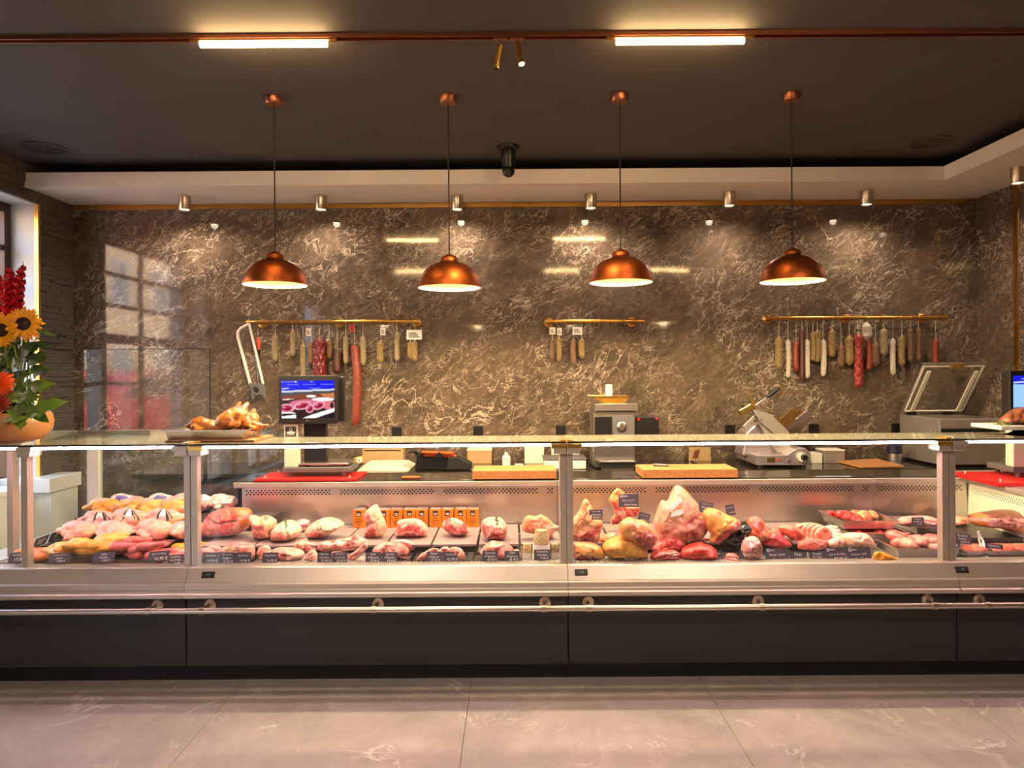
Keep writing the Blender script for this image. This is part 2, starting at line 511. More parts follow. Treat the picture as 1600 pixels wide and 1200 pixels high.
# ================================================================== ceiling fittings
YT = 3.46                                # lighting track in front of the counter
def track(y, x0, x1, label, tubes, spots):
    t = thing('light_track', label, 'light', (0, y, ZC))
    g = G(); g.box(x0, x1, y - .022, y - .016, ZC - .022, ZC).box(x0, x1, y + .016, y + .022, ZC - .022, ZC).box(x0, x1, y - .016, y + .016, ZC - .006, ZC)
    make('rail', g, 'copper_dark', t)
    for a, b, lab in tubes:
        l = thing('linear_light', lab, 'light', ((a + b) / 2, y, ZC - .02), 'linear track lights')
        g = G(); g.box(a - .05, b + .05, y - .014, y + .014, ZC - .030, ZC - .0062); make('housing', g, 'brass', l)
        g = G(); g.tube([(a, y, ZC - .044), (b, y, ZC - .044)], .016, 12); make('diffuser', g, 'tube_glow', l, smooth=True)
    return t
xt = [X_(313, 72, YT), X_(511, 70, YT), X_(963, 67, YT), X_(1162, 66, YT)]
track(YT, -4.0, XS - .05, 'long copper lighting track across the ceiling',
      ((xt[0], xt[1], 'glowing warm linear light tube on the track, left one'), (xt[2], xt[3], 'glowing warm linear light tube on the track, right one')), ())
track(.75, -3.6, XS - .05, 'second copper lighting track nearer the shop entrance',
      ((-1.9, -1.3, 'warm linear light tube on the entrance track, left one'), (.55, 1.1, 'warm linear light tube on the entrance track, middle one'), (2.3, 2.9, 'warm linear light tube on the entrance track, right one')), ())
def trackspot(px0, py0, px1, py1, label, lit):
    a = P(px0, py0, YT); b = P(px1, py1, YT - (.02 if lit else -.01))
    t = thing('track_spot', label, 'spotlight', (a.x, YT, ZC - .03), 'track spots')
    g = G(); g.box(a.x - .035, a.x + .035, YT - .015, YT + .015, ZC - .030, ZC - .0062); make('adapter', g, 'copper_dark', t)
    g = G(); g.cyl((a.x, YT, ZC - .03), a, .006, n=8); make('stem', g, 'nickel', t)
    g = G(); g.cyl(a, b, .0165, n=18); body = make('barrel', g, 'brass_light', t, smooth=True)
    d = (b - a).normalized()
    g = G(); g.cyl(b + d * .0004, b + d * .003, .0135, n=16); make('lens', g, 'spot_glow' if lit else 'black_matte', t)
    if lit: lamp('track_spot_light', 'SPOT', b + d * .02, 18, C(255, 214, 150), (math.radians(24), 0, 0), .02, spot=math.radians(100), parent=t)
def aimspot(x, y, tx, label):
    t = thing('track_spot', label, 'spotlight', (x, y, ZC - .03), 'added front-light spots on the entrance track')
    a = Vector((x, y, ZC - .055)); d = (Vector((tx, 3.6, .7)) - a).normalized(); b_ = a + d * .11
    g = G(); g.box(x - .035, x + .035, y - .015, y + .015, ZC - .030, ZC - .0062); make('adapter', g, 'copper_dark', t)
    g = G(); g.cyl((x, y, ZC - .03), a, .006, n=8); make('stem', g, 'nickel', t)
    g = G(); g.cyl(a, b_, .0165, n=18); make('barrel', g, 'brass_light', t, smooth=True)
    g = G(); g.cyl(b_ + d * .0004, b_ + d * .003, .0135, n=16); make('lens', g, 'spot_glow', t)
    o = lamp('track_spot_light', 'SPOT', b_ + d * .02, 36, C(255, 220, 196), size=.02, spot=math.radians(100), blend=.8, parent=t)
    o.rotation_euler = d.to_track_quat('-Z', 'Y').to_euler()
for i, x in enumerate((-1.0, 1.74)): aimspot(x, .75, (-1.2, 1.2)[i], 'added front-light spot on the entrance track, %s from the window side' % ['first', 'second'][i])  # unseen spots added to light the counter front, their reflections hidden by pendants
trackspot(781, 71, 775, 107, 'slim brass track spot hanging unlit, left of the pair', False)
trackspot(808, 69, 815, 100, 'slim brass track spot with a lit lens, right of the pair', True)

# pendants
YP = 4.24
pend0 = None
px_p = ((428, 151), (700, 152), (968, 152), (1236, 150))
plab = ['copper dome pendant lamp nearest the window', 'copper dome pendant lamp second from the window', 'copper dome pendant lamp third from the window', 'copper dome pendant lamp farthest from the window']
for i, (a, bq) in enumerate(px_p):
    x = X_(a, bq, YP); zr = 2.158 - (.025 if i == 1 else 0)
    t = thing('pendant_lamp', plab[i], 'lamp', (x, YP, zr), 'copper pendants over the counter')
    g = G(); g.lathe([(.001, ZC - .045), (.045, ZC - .045), (.052, ZC - .036), (.052, ZC), (.001, ZC)], (x, YP, 0), 28); make('canopy', g, 'copper_dark', t, smooth=True)
    g = G(); g.tube([(x, YP, zr + .205), (x, YP, ZC - .04)], .0042, 8); make('cable', g, 'cable', t)
    R = .192
    prof = [(R, 0), (R * .985, .02), (R * .93, .058), (R * .82, .098), (R * .64, .130), (R * .43, .150), (.060, .157), (.054, .166), (.056, .178), (.044, .190), (.022, .200), (.008, .210), (.001, .211)]
    g = G(); g.lathe([(r, zr + h) for r, h in prof], (x, YP, 0), 48); sh = make('shade', g, 'copper', t, smooth=True, angle=70)
    g = G(); g.lathe([(max(.001, r - .003), zr + h - (.0015 if k else -.0005)) for k, (r, h) in enumerate(prof[:7])] + [(.001, zr + .152)], (x, YP, 0), 48); make('shade_lining', g, 'shade_inner', sh, smooth=True, angle=70)
    g = G(); g.ball((x, YP, zr + .070), .042, 16); make('bulb', g, 'bulb_glow', t, smooth=True)
    lamp('pendant_light', 'SPOT', (x, YP, zr + .02), 38, C(255, 222, 172), (0, 0, 0), .05, spot=math.radians(174), blend=.2, parent=t)

# soffit downlights
sp = [(288, 306), (501, 306), (714, 306), (923, 304), (1139, 300), (1354, 298), (1590, 262)]
slab_ = ['satin nickel ceiling cylinder spot by the window', 'satin nickel cylinder spot second from the window', 'satin nickel cylinder spot third from the window', 'satin nickel cylinder spot fourth from the window', 'satin nickel cylinder spot fifth from the window', 'satin nickel cylinder spot last on the back soffit', 'satin nickel cylinder spot on the right-hand soffit']
for (a, bq), lab in zip(sp, slab_):
    y = Yz(a, bq, ZS); x = X_(a, bq, y)
    t = thing('ceiling_spot', lab, 'spotlight', (x, y, ZS - .12), 'cylinder spots under the soffit')
    g = G(); g.lathe([(.040, ZS - .108), (.047, ZS - .12), (.048, ZS - .118), (.048, ZS), (.001, ZS)], (x, y, 0), 28); make('barrel', g, 'nickel', t, smooth=True)
    g = G(); g.lathe([(.001, ZS - .109), (.040, ZS - .109)], (x, y, 0), 24); make('lens', g, 'spot_glow', t)
    lamp('ceiling_spot_light', 'SPOT', (x, y, ZS - .125), 10, C(255, 226, 200), (0, 0, 0), .03, spot=math.radians(165), blend=1.0, parent=t)

# camera dome, loudspeakers
YCm = Yz(794, 229, ZC); xc = X_(794, 229, YCm)
t = thing('security_camera', 'black dome security camera on the dark ceiling', 'camera', (xc, YCm, ZC - .24))
g = G(); g.lathe([(.001, ZC - .035), (.06, ZC - .035), (.085, ZC - .02), (.087, ZC), (.001, ZC)], (xc, YCm, 0), 30); make('mount', g, 'black_plastic', t, smooth=True)
g = G(); g.lathe([(.056, ZC - .035), (.058, ZC - .10), (.054, ZC - .112), (.052, ZC - .165), (.001, ZC - .166)], (xc, YCm, 0), 28); make('housing', g, 'black_plastic', t, smooth=True)
g = G(); g.ball((xc, YCm, ZC - .185), .047, 20); make('camera_ball', g, 'black_plastic', t, smooth=True)
g = G(); g.cyl((xc + .003, YCm - .04, ZC - .205), (xc + .003, YCm - .05, ZC - .213), .016, n=16); make('lens', g, 'car_glass', t, smooth=True)
for a, bq, lab in ((70, 231, 'round flush ceiling loudspeaker near the window'), (1455, 222, 'round flush ceiling loudspeaker near the right soffit')):
    y = Yz(a, bq, ZC); x = X_(a, bq, y)
    t = thing('ceiling_speaker', lab, 'speaker', (x, y, ZC - .01), 'round ceiling speakers')
    g = G(); g.lathe([(.150, ZC - .0005), (.152, ZC - .006), (.140, ZC - .010), (.138, ZC - .006)], (x, y, 0), 40); make('ring', g, 'ceiling_paint', t, smooth=True)
    g = G(); g.lathe([(.138, ZC - .006), (.001, ZC - .009)], (x, y, 0), 40); make('grille', g, 'black_panel', t, smooth=True)
# ================================================================== refrigerated counter (four modules)
YG = 3.63                                # front glass
ZT = 1.25                                # glass top
ZD, ZR = .595, .650                      # deck, raised plates
YB = 4.40                                # stainless back panel
ZK = .93                                 # worktop behind
J = [-3.02, X_(298, 900, YG), X_(886, 900, YG), X_(1484, 900, YG), 3.75]
mod_lab = ['stainless and glass refrigerated counter corner with the poultry', 'stainless and glass refrigerated counter with pork and lamb',
           'stainless and glass refrigerated counter with the beef cuts', 'stainless and glass refrigerated counter end with cured ham']
pm('display_lcd', (54, 60, 56), .2)
pm('digits', (170, 190, 180), .4)
MODS = []
for i in range(4):
    x0, x1 = J[i] + .0012, J[i + 1] - .0012
    t = thing('display_case', mod_lab[i], 'display case', ((x0 + x1) / 2, 4.1, 0), 'refrigerated counters')
    MODS.append(t)
    yb = 4.72 if i else 4.62
    g = G(); g.box(x0 - (.0 if i else .0), x1, 3.655, yb - .05, 0, .10); make('plinth', g, 'black_kick', t)
    g = G(); g.box(x0 + .0015, x1 - .0015, 3.575, 3.60, .105, .462); make('front_panel', g, 'black_panel', t, bevel=.002)
    g = G(); g.box(x0, x1, 3.602, yb, .10, .50); make('tub', g, 'black_matte', t)
    # bumper profile and sloped fascia, extruded along x
    prof = [(3.60, .462), (3.545, .462), (3.538, .468), (3.538, .486), (3.548, .492), (3.548, .503), (3.552, .508), (3.552, .532), (3.560, .540), (3.60, .540)]
    g = G(); g.prism(prof, lambda u, v, d: (d, u, v), x0, x1); make('bumper', g, 'steel_satin', t, smooth=True, angle=25)
    prof = [(3.61, .541), (3.566, .541), (3.600, .606), (3.607, .610), (3.640, .610), (3.64, .541)]
    g = G(); g.prism(prof, lambda u, v, d: (d, u, v), x0, x1); make('fascia', g, 'steel_satin', t, smooth=True, angle=25)
    g = G(); g.box(x0, x1, 3.64, yb - .02, .5, ZD - .006); g.box(x0, x1, 3.66, 3.715, ZD - .006, ZD + .002)
    make('deck', g, 'steel_dull', t)
    # comb-like air grille along the front
    g = G(); x = x0 + .01
    while x < x1 - .01:
        g.box(x, x + .005, 3.648, 3.70, ZD + .0021, ZD + .012); x += .0105
    stuff(make('air_grille', g, 'steel_satin', t))
    # glass
    g = G(); g.box(x0 + .03, x1 - .03, YG, YG + .006, .608, ZT - .012); make('front_glass', g, 'glass', t)
    ytop = 3.98 if i else 4.58
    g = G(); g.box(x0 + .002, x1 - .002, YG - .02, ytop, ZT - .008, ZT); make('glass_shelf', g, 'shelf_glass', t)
    g = G(); g.box(x0 + .04, x1 - .04, YG + .012, YG + .030, ZT - .026, ZT - .012); make('light_strip', g, 'led_white', t)
    g = G(); g.box(x0 + .04, x1 - .04, YG + .0301, YG + .036, ZT - .0275, ZT - .0085).box(x0 + .04, x1 - .04, YG + .008, YG + .0301, ZT - .0119, ZT - .0085); make('light_housing', g, 'steel_satin', t)
    g = G(); g.box(x0 + .002, x1 - .002, YG - .022, YG - .0202, ZT - .009, ZT + .001); make('shelf_edge', g, 'black_plastic', t)
    # uprights and clips
    for s, xx in ((-1, x0), (1, x1)):
        if i == 3 and s == 1: continue
        if i == 0 and s == -1: xx = X_(32, 800, YG)
        a, b2 = (xx, xx + .034) if s < 0 else (xx - .034, xx)
        g = G(); g.box(a, b2, YG + .002, YG + .05, .60, ZT - .03); make('upright', g, 'steel_satin', t, bevel=.002)
        g = G(); g.box(a - (.0 if s < 0 else .035), b2 + (.035 if s < 0 else 0), YG - .03, YG + .07, ZT - .062, ZT - .0085); make('clip', g, 'steel_satin', t, bevel=.004)
        g = G(); g.box(a - (.0 if s < 0 else .045), b2 + (.045 if s < 0 else 0), YG - .036, YG + .02, ZT - .034, ZT - .010)
        g.box(a + .002, b2 - .002, YG - .034, YG + .06, ZT + .0002, ZT + .010); make('clip_plate', g, 'brass_light' if i in (1, 2) else 'steel_satin', t, bevel=.002)
    if i:
        # stainless back with perforated band, worktop behind it
        xa = x0 if i > 1 else X_(378, 790, YB)
        xb = x1 if i < 3 else X_(1512, 800, YB)
        g = G(); g.box(xa, xb, YB, YB + .02, .50, ZK - .038)
        make('back_panel', g, 'steel', t)
        g = G(); r = 0
        for row in range(3):
            x = xa + .03 + (.012 if row % 2 else 0)
            zc = ZK - .060 - row * .0118
            while x < xb - .03:
                if not (abs(((x - xa) % .66) - .60) < .03):
                    g.quad((x - .0072, YB - .0006, zc), (x, YB - .0006, zc - .0062), (x + .0072, YB - .0006, zc), (x, YB - .0006, zc + .0062))
                x += .024
        stuff(make('perforation', g, 'dark_hole', t))
        wa = x0 if i > 1 else X_(366, 760, YB); wb_ = x1 if i < 3 else X_(1516, 760, YB)
        g = G(); g.box(wa, wb_, YB - .012, yb, ZK - .036, ZK - .012); g.box(wa, wb_, YB - .018, YB + .004, ZK - .040, ZK - .006)
        make('worktop_edge', g, 'steel_satin', t, bevel=.004)
        g = G(); g.box(wa, wb_, YB + .004, yb, ZK - .012, ZK); make('worktop', g, 'counter_stone', t, bevel=.002)
        g = G(); g.box(wa + .01, wb_, YB + .03, yb - .02, .5, ZK - .036); make('rear_body', g, 'black_matte', t)
    if i:
        # small digital thermometer on the fascia
        a = (325, 908, 1503)[i - 1]; c = P(a, 893, 3.58)
        n = Vector((0, -.065, .034)).normalized(); up = Vector((0, .034, .065)).normalized(); c = Vector((c.x, 3.5835, .5745))
        g = G(); g.obox(c + n * .001, ((1, 0, 0), up, n), (.034, .0165, .004)); d = make('thermometer', g, 'black_plastic', t, bevel=.003)
        g = G(); g.obox(c + n * .0054, ((1, 0, 0), up, n), (.024, .010, .0006)); make('display', g, 'display_lcd', d)
        vs, fs = text_mesh('-1.2', .016)
        g = G(); g._add([c + n * .0064 + Vector((1, 0, 0)) * p[0] + up * p[1] for p in vs], fs); make('digits', g, 'digits', d)

# parts special to the poultry corner: side glass, posts, side grille, rear glass
t = MODS[0]; xs = -2.80
g = G(); g.box(xs, xs + .006, YG + .03, 4.58, .608, ZT - .012); make('side_glass', g, 'glass', t)
g = G(); g.box(xs + .03, J[1] + .28, 4.585, 4.591, ZD, ZT - .012); make('rear_glass', g, 'glass_top', t)
for (xx, yy, m_) in ((xs - .005, 3.83, 'steel_satin'), (xs - .01, 4.56, 'white_lacquer')):
    g = G(); g.box(xx, xx + (.035 if yy < 4 else .075), yy, yy + .05, .60, ZT - .01); make('upright', g, m_, t, bevel=.002)
g = G(); g.box(xs - .03, xs + .02, 3.61, 4.62, .541, .612); make('fascia', g, 'steel_satin', t, bevel=.003)
g = G(); y = 3.73
while y < 4.56:
    g.box(xs + .03, xs + .10, y, y + .006, ZD + .0021, ZD + .014); y += .0135
stuff(make('side_grille', g, 'steel_satin', t))
g = G(); g.box(J[1] - .05, J[1] + .26, 4.40, 4.60, .5, ZD + .004); make('deck_extension', g, 'tray_black', t)

# right end: cream inner wall with perforated band and its own worktop
t = MODS[3]; xq = X_(1512, 800, YB)
g = G(); g.box(xq, xq + .02, 3.70, YB - .002, .5, ZK - .04); make('end_wall', g, 'cream_panel', t)
g = G()
for row in range(3):
    y = 3.74 + (.0105 if row % 2 else 0); zc = ZK - .066 - row * .0135
    while y < 4.36:
        g.quad((xq - .0007, y - .005, zc), (xq - .0007, y, zc - .0055), (xq - .0007, y + .005, zc), (xq - .0007, y, zc + .0055)); y += .021
stuff(make('perforation', g, 'dark_hole', t))
g = G(); g.box(xq - .015, 3.75, 3.66, YB - .019, ZK - .036, ZK - .008).box(xq + .02, 3.75, YB - .019, 4.72, ZK - .036, ZK - .008); make('end_worktop', g, 'steel_satin', t, bevel=.004)

# hand rail in front
t = thing('hand_rail', 'long polished steel bumper rail along the black counter base', 'rail', (0, 3.50, .42))
zr_, yr_ = .418, 3.495
g = G(); g.tube([(-3.1, yr_, zr_), (3.75, yr_, zr_)], .0155, 16); make('rail', g, 'steel_h', t, smooth=True)
for a in (232, 316, 584, 850, 919, 1190, 1460, 1542):
    x = X_(a, 950, yr_)
    g = G(); g.cyl((x + .008, 3.575, zr_ + .006), (x + .008, 3.567, zr_ + .006), .030, n=24).tube([(x + .006, 3.57, zr_ + .006), (x, 3.53, zr_ + .004), (x, yr_, zr_)], .011, 10)
    k = make('bracket', g, 'nickel', t, smooth=True)
    g = G(); g.cyl((x - .013, yr_, zr_), (x + .013, yr_, zr_), .0195, n=18); make('collar', g, 'nickel', k, smooth=True)

# ================================================================== back counter along the wall
YC0 = 5.36
t = thing('back_counter', 'dark polished stone counter along the marble wall', 'counter', (.5, 5.7, 0))
g = G(); g.box(-2.95, XR - .002, YC0, YW - .0125, .805, .84); make('worktop', g, 'counter_stone', t, bevel=.003)
xs_ = np.linspace(-2.93, XR - .01, 9)
for a, b2 in zip(xs_, xs_[1:]):
    g = G(); g.box(a + .0015, b2 - .0015, YC0 + .03, YW - .02, .08, .804); make('cabinet', g, 'black_panel', t)
g = G(); g.box(-2.9, XR - .02, YC0 + .08, YW - .03, 0, .08); make('plinth', g, 'black_kick', t)
# frameless glass screen on the left of the counter
g = G(); ga = P(130, 547, 5.2); gb = P(327, 547, 5.2)
t = thing('glass_screen', 'frameless clear glass screen standing left behind the counter', 'glass screen', ((ga.x + gb.x) / 2, 5.2, 0))
g.box(ga.x, gb.x, 5.2, 5.206, .04, ga.z); make('pane', g, 'glass', t)
g = G(); g.box(ga.x, gb.x, 5.199, 5.207, ga.z, ga.z + .006).box(gb.x, gb.x + .004, 5.199, 5.207, .04, ga.z + .006); make('edge_trim', g, 'black_plastic', t)
g = G(); g.box(ga.x, gb.x, 5.18, 5.226, 0, .04); make('foot_channel', g, 'steel_satin', t)

# sockets above the counter
slabs = ['black wall socket beside the long dry sausage', 'black wall socket second in the row from the monitor', 'black wall socket behind the middle counter joint', 'black wall socket beside the patty machine', 'black wall socket left of the slicer', 'black wall socket right of the slicer', 'black wall socket left of the vacuum packer']
for (a, bq), lab in zip(((620, 674), (747, 673), (876, 672), (1022, 671), (1140, 671), (1271, 670), (1400, 669)), slabs):
    c = P(a, bq, YW)
    t = thing('wall_socket', lab, 'socket', (c.x, YW - .012, c.z), 'black wall sockets')
    g = G(); g.box(c.x - .042, c.x + .042, YW - .012, YW - .0003, c.z - .042, c.z + .042); make('plate', g, 'black_plastic', t, bevel=.003)
    g = G(); g.lathe([(.021, YW - .0125), (.019, YW - .0125), (.018, YW - .004), (.001, YW - .004)], (c.x, 0, c.z), 20, 'Y'); make('outlet', g, 'black_matte', t)
# ================================================================== organic shapes
def hsh(ix, iy, iz, seed):
    n = (ix * 374761393 + iy * 668265263 + iz * 1440662683 + seed * 1274126177) & 0xffffffff
    n = ((n ^ (n >> 13)) * 1274126177) & 0xffffffff
    return ((n ^ (n >> 16)) & 0xffff) / 65535.0
def vnoise(p, seed=0):
    p = np.asarray(p, float); i = np.floor(p).astype(np.int64); f = p - i; f = f * f * (3 - 2 * f)
    r = 0
    for a in (0, 1):
        for b in (0, 1):
            for c in (0, 1):
                wgt = (f[:, 0] if a else 1 - f[:, 0]) * (f[:, 1] if b else 1 - f[:, 1]) * (f[:, 2] if c else 1 - f[:, 2])
                r = r + wgt * hsh(i[:, 0] + a, i[:, 1] + b, i[:, 2] + c, seed)
    return r * 2 - 1
def fbm(p, seed=0, octv=3):
    p = np.asarray(p, float); s = 0; a = 1.0
    for k in range(octv):
        s = s + a * vnoise(p * 2 ** k, seed + k * 17); a *= .5
    return s

t = NT('meat')
at = t.add('Attribute', attribute_name='col')
vec = t.obj()
st = t.noise(t.mapping(vec, (1, 1, 1.7)), 52, 6, .66, 1.5)
k = t.math('MULTIPLY', t.ramp(st, [(.50, (0, 0, 0)), (.60, (1, 1, 1))]), at.outputs['Alpha'])
c_ = t.mix(t.math('MULTIPLY', k, .6), at.outputs['Color'], C(244, 210, 192))
vr = t.ramp(t.noise(vec, 34, 4, .6), [(.28, (.60, .56, .56)), (.72, (1.04, 1.0, 1.0))])
t.set(Base_Color=t.mix(1.0, c_, vr, 'MULTIPLY'), Roughness=.30, Coat_Weight=.25, Coat_Roughness=.15)
t.bump(t.noise(vec, 80, 5, .65, .6), .75, .004)
M['meat'] = t.m
t = NT('print'); at = t.add('Attribute', attribute_name='col'); t.set(Base_Color=(0, 0, 0, 1), Roughness=.2, Emission_Strength=.28)
t.link(at.outputs['Color'], t.b.inputs['Emission Color']); M['screen_print'] = t.m

def c4(c): return C(*c[:3], c[3] if len(c) > 3 else 0.0)
def inpoly(x, y, poly):
    r = np.zeros(len(x), bool); n = len(poly)
    for i in range(n):
        x1, y1 = poly[i]; x2, y2 = poly[(i + 1) % n]
        if y1 == y2: continue
        cnd = ((y1 > y) != (y2 > y)) & (x < (x2 - x1) * (y - y1) / (y2 - y1) + x1)
        r ^= cnd
    return r
def dseg(x, y, pts):
    d = np.full(len(x), 1e9)
    for (x1, y1), (x2, y2) in zip(pts, pts[1:]):
        L = (x2 - x1) ** 2 + (y2 - y1) ** 2 + 1e-9
        tt = np.clip(((x - x1) * (x2 - x1) + (y - y1) * (y2 - y1)) / L, 0, 1)
        d = np.minimum(d, np.hypot(x - x1 - tt * (x2 - x1), y - y1 - tt * (y2 - y1)))
    return d
def paint(px, py, tt, base, reg):
    col = np.tile(np.array(c4(base)), (len(px), 1)); push = np.zeros(len(px))
    def blend(m, c):
        cc = np.array(c4(c)); col[:] = col * (1 - m[:, None]) + cc * m[:, None]
    for r in reg:
        if r[0] == 'p': blend(inpoly(px, py, r[1]).astype(float), r[2])
        elif r[0] == 'e':
            _, cx, cy, rx, ry, deg, c = r; a = math.radians(deg)
            u = (px - cx) * math.cos(a) + (py - cy) * math.sin(a); v = -(px - cx) * math.sin(a) + (py - cy) * math.cos(a)
            d = np.hypot(u / rx, v / ry); blend(np.clip((1.08 - d) / .16, 0, 1), c)
        elif r[0] == 'r': blend(np.clip((tt - (1 - r[1])) / .06 + .5, 0, 1), r[2])
        elif r[0] == 'l':
            d = dseg(px, py, r[1]); m = np.clip(1.25 - d / r[2], 0, 1); blend(m, r[3])
            if len(r) > 4: push = push + m * r[4]
    return col, push
def smooth_outline(pts, N):
    q = [np.array(p, float) for p in pts]
    for _ in range(2):
        o = []
        for i in range(len(q)):
            a, b = q[i], q[(i + 1) % len(q)]
            o += [a * .8 + b * .2, a * .2 + b * .8]
        q = o
    q = np.array(q); d = np.hypot(*(np.roll(q, -1, 0) - q).T); s = np.concatenate([[0], np.cumsum(d)])
    qq = np.vstack([q, q[:1]]); u = np.linspace(0, s[-1], N, endpoint=False)
    return np.stack([np.interp(u, s, qq[:, 0]), np.interp(u, s, qq[:, 1])], 1)

SEED = [100]
def slab(name, label, cat, pts, base, reg=(), on=.65, D=.12, group=None, dY=0.0, rough=.011, parent=None, Y=None, ctr=None, mat='meat', N=88, Mr=17, tilt=0.0, jit=1.1, flatb=True, prof=2.4):
    SEED[0] += 1; sd = SEED[0]
    ol = smooth_outline(pts, N)
    area = np.sum(ol[:, 0] * np.roll(ol[:, 1], -1) - np.roll(ol[:, 0], -1) * ol[:, 1])
    if area < 0: ol = ol[::-1]
    c = ol.mean(0) if ctr is None else np.array(ctr, float)
    ib = int(np.argmax(ol[:, 1])); bx, by = ol[ib]
    if Y is None: Y = Yz(bx, by, on) + .25 * D + dY
    rings = [i / Mr for i in range(Mr + 1)]; back = [.93, .75, .5, .22]
    px = []; py = []; tt = []; side = []
    for tv in rings[1:] : px.append(c[0] + (ol[:, 0] - c[0]) * tv); py.append(c[1] + (ol[:, 1] - c[1]) * tv); tt.append(np.full(N, tv)); side.append(np.full(N, -1.0))
    for tv in back: px.append(c[0] + (ol[:, 0] - c[0]) * tv); py.append(c[1] + (ol[:, 1] - c[1]) * tv); tt.append(np.full(N, tv)); side.append(np.full(N, 1.0))
    px = np.concatenate(px + [[c[0]], [c[0]]]); py = np.concatenate(py + [[c[1]], [c[1]]]); tt = np.concatenate(tt + [[0.], [0.]]); side = np.concatenate(side + [[-1.], [1.]])
    q3 = np.stack([px / 9, py / 9, side * 3], 1)
    jx = fbm(q3, sd) * jit; jy = fbm(q3 + 31.7, sd + 5) * jit
    col, push = paint(px + jx, py + jy, tt, base, [r for r in reg])
    ga = (sd * 1.7) % 3.1; uu = px * math.cos(ga) + py * math.sin(ga); vv = -px * math.sin(ga) + py * math.cos(ga)
    sn = fbm(np.stack([uu / 11, vv / 3.4, side], 1), sd + 21, 3); mb = col[:, 3]
    m1 = (np.clip((sn - .12) * 2.6, 0, 1) * np.clip(mb * 1.15, 0, .5))[:, None]; m2 = (np.clip((-sn - .15) * 2.6, 0, 1) * np.clip(mb * 1.5, 0, .6))[:, None]
    rgb = col[:, :3]; rgb = rgb * (1 - m1) + np.array(C(242, 202, 184)[:3]) * m1; rgb = rgb * (1 - m2) + rgb * np.array((.55, .38, .38)) * m2
    bl = fbm(np.stack([px / 7, py / 7, side * 2], 1), sd + 33, 3)[:, None]; col[:, :3] = np.clip(rgb * (1 + .16 * bl), 0, 1)
    bk = side > 0
    rim = [r for r in reg if r[0] == 'r']
    if rim: col[bk] = np.array(c4(rim[0][2]))
    dep = D / 2 * np.power(np.clip(1 - tt ** prof, 0, 1), .5)
    a = (px - 800) - ROLL * (py - 600); b = (py - 600) + ROLL * (px - 800) + 600 - HOR
    x = a * Y / F; z = H - b * Y / F
    n3 = np.stack([px / 14, py / 14, side * 5], 1)
    dd = fbm(n3, sd + 9) * rough
    fold = np.abs(fbm(n3 * .8 + 7, sd + 3, 2)); dd = dd - rough * 1.2 * np.clip(.25 - fold, 0, 1) * 4 * .5
    y = Y + side * (dep + dd * (1 - tt ** 6)) + np.where(side < 0, push, 0)
    z0 = z.min(); z = z + (on - z0 if flatb else 0)
    y = y + (z - z.min()) * tilt
    g = G(); g.v = list(zip(x.tolist(), y.tolist(), z.tolist()))
    R = len(rings) - 1; nb = len(back); cf = N * (R + nb); cb = cf + 1
    fs = []
    for k in range(N):
        k2 = (k + 1) % N
        fs.append((cf, k2, k))
        for r in range(R - 1): fs.append((r * N + k, r * N + k2, (r + 1) * N + k2, (r + 1) * N + k))
        for r in range(R - 1, R + nb - 1): fs.append((r * N + k, r * N + k2, (r + 1) * N + k2, (r + 1) * N + k))
        l = (R + nb - 1) * N; fs.append((l + k, l + k2, cb))
    g.f = fs; g.mi = [0] * len(fs)
    o = make(name, g, mat, parent, smooth=True, angle=0, col=col)
    if parent is None: tag(o, label, cat, group)
    o['Y'] = Y
    return o

def sdf(p, prims, k):
    res = None
    for pr in prims:
        if pr[0] == 'e':
            c, r = np.array(pr[1]), np.array(pr[2]); q = p - c
            if len(pr) > 3:
                a, b, cc = [math.radians(v) for v in pr[3]]
                Rm = np.array((Matrix.Rotation(cc, 3, 'Z') @ Matrix.Rotation(b, 3, 'Y') @ Matrix.Rotation(a, 3, 'X')))
                q = q @ Rm
            k0 = np.linalg.norm(q / r, axis=1); k1 = np.linalg.norm(q / (r * r), axis=1)
            d = k0 * (k0 - 1) / np.maximum(k1, 1e-6); d = np.where(k0 < 1e-3, -r.min(), d)
        else:
            a, b = np.array(pr[1]), np.array(pr[2]); ra, rb = pr[3], pr[4]
            ab = b - a; h = np.clip(((p - a) @ ab) / (ab @ ab), 0, 1)
            d = np.linalg.norm(p - a - h[:, None] * ab, axis=1) - (ra + (rb - ra) * h)
        if res is None: res = d
        else:
            hh = np.clip(.5 + .5 * (res - d) / k, 0, 1); res = res * (1 - hh) + d * hh - k * hh * (1 - hh)
    return res
def star_radius(dirs, prims, k, rmax):
    lo = np.zeros(len(dirs)); hi = np.full(len(dirs), rmax)
    # outermost surface: march inward from outside
    r = hi.copy()
    for _ in range(40):
        d = sdf(dirs * r[:, None], prims, k); r = np.maximum(r - np.maximum(d, 0) * .85, 1e-3)
    return r
def rotm(deg):
    a, b, c = [math.radians(v) for v in deg]
    return np.array(Matrix.Rotation(c, 3, 'Z') @ Matrix.Rotation(b, 3, 'Y') @ Matrix.Rotation(a, 3, 'X'))
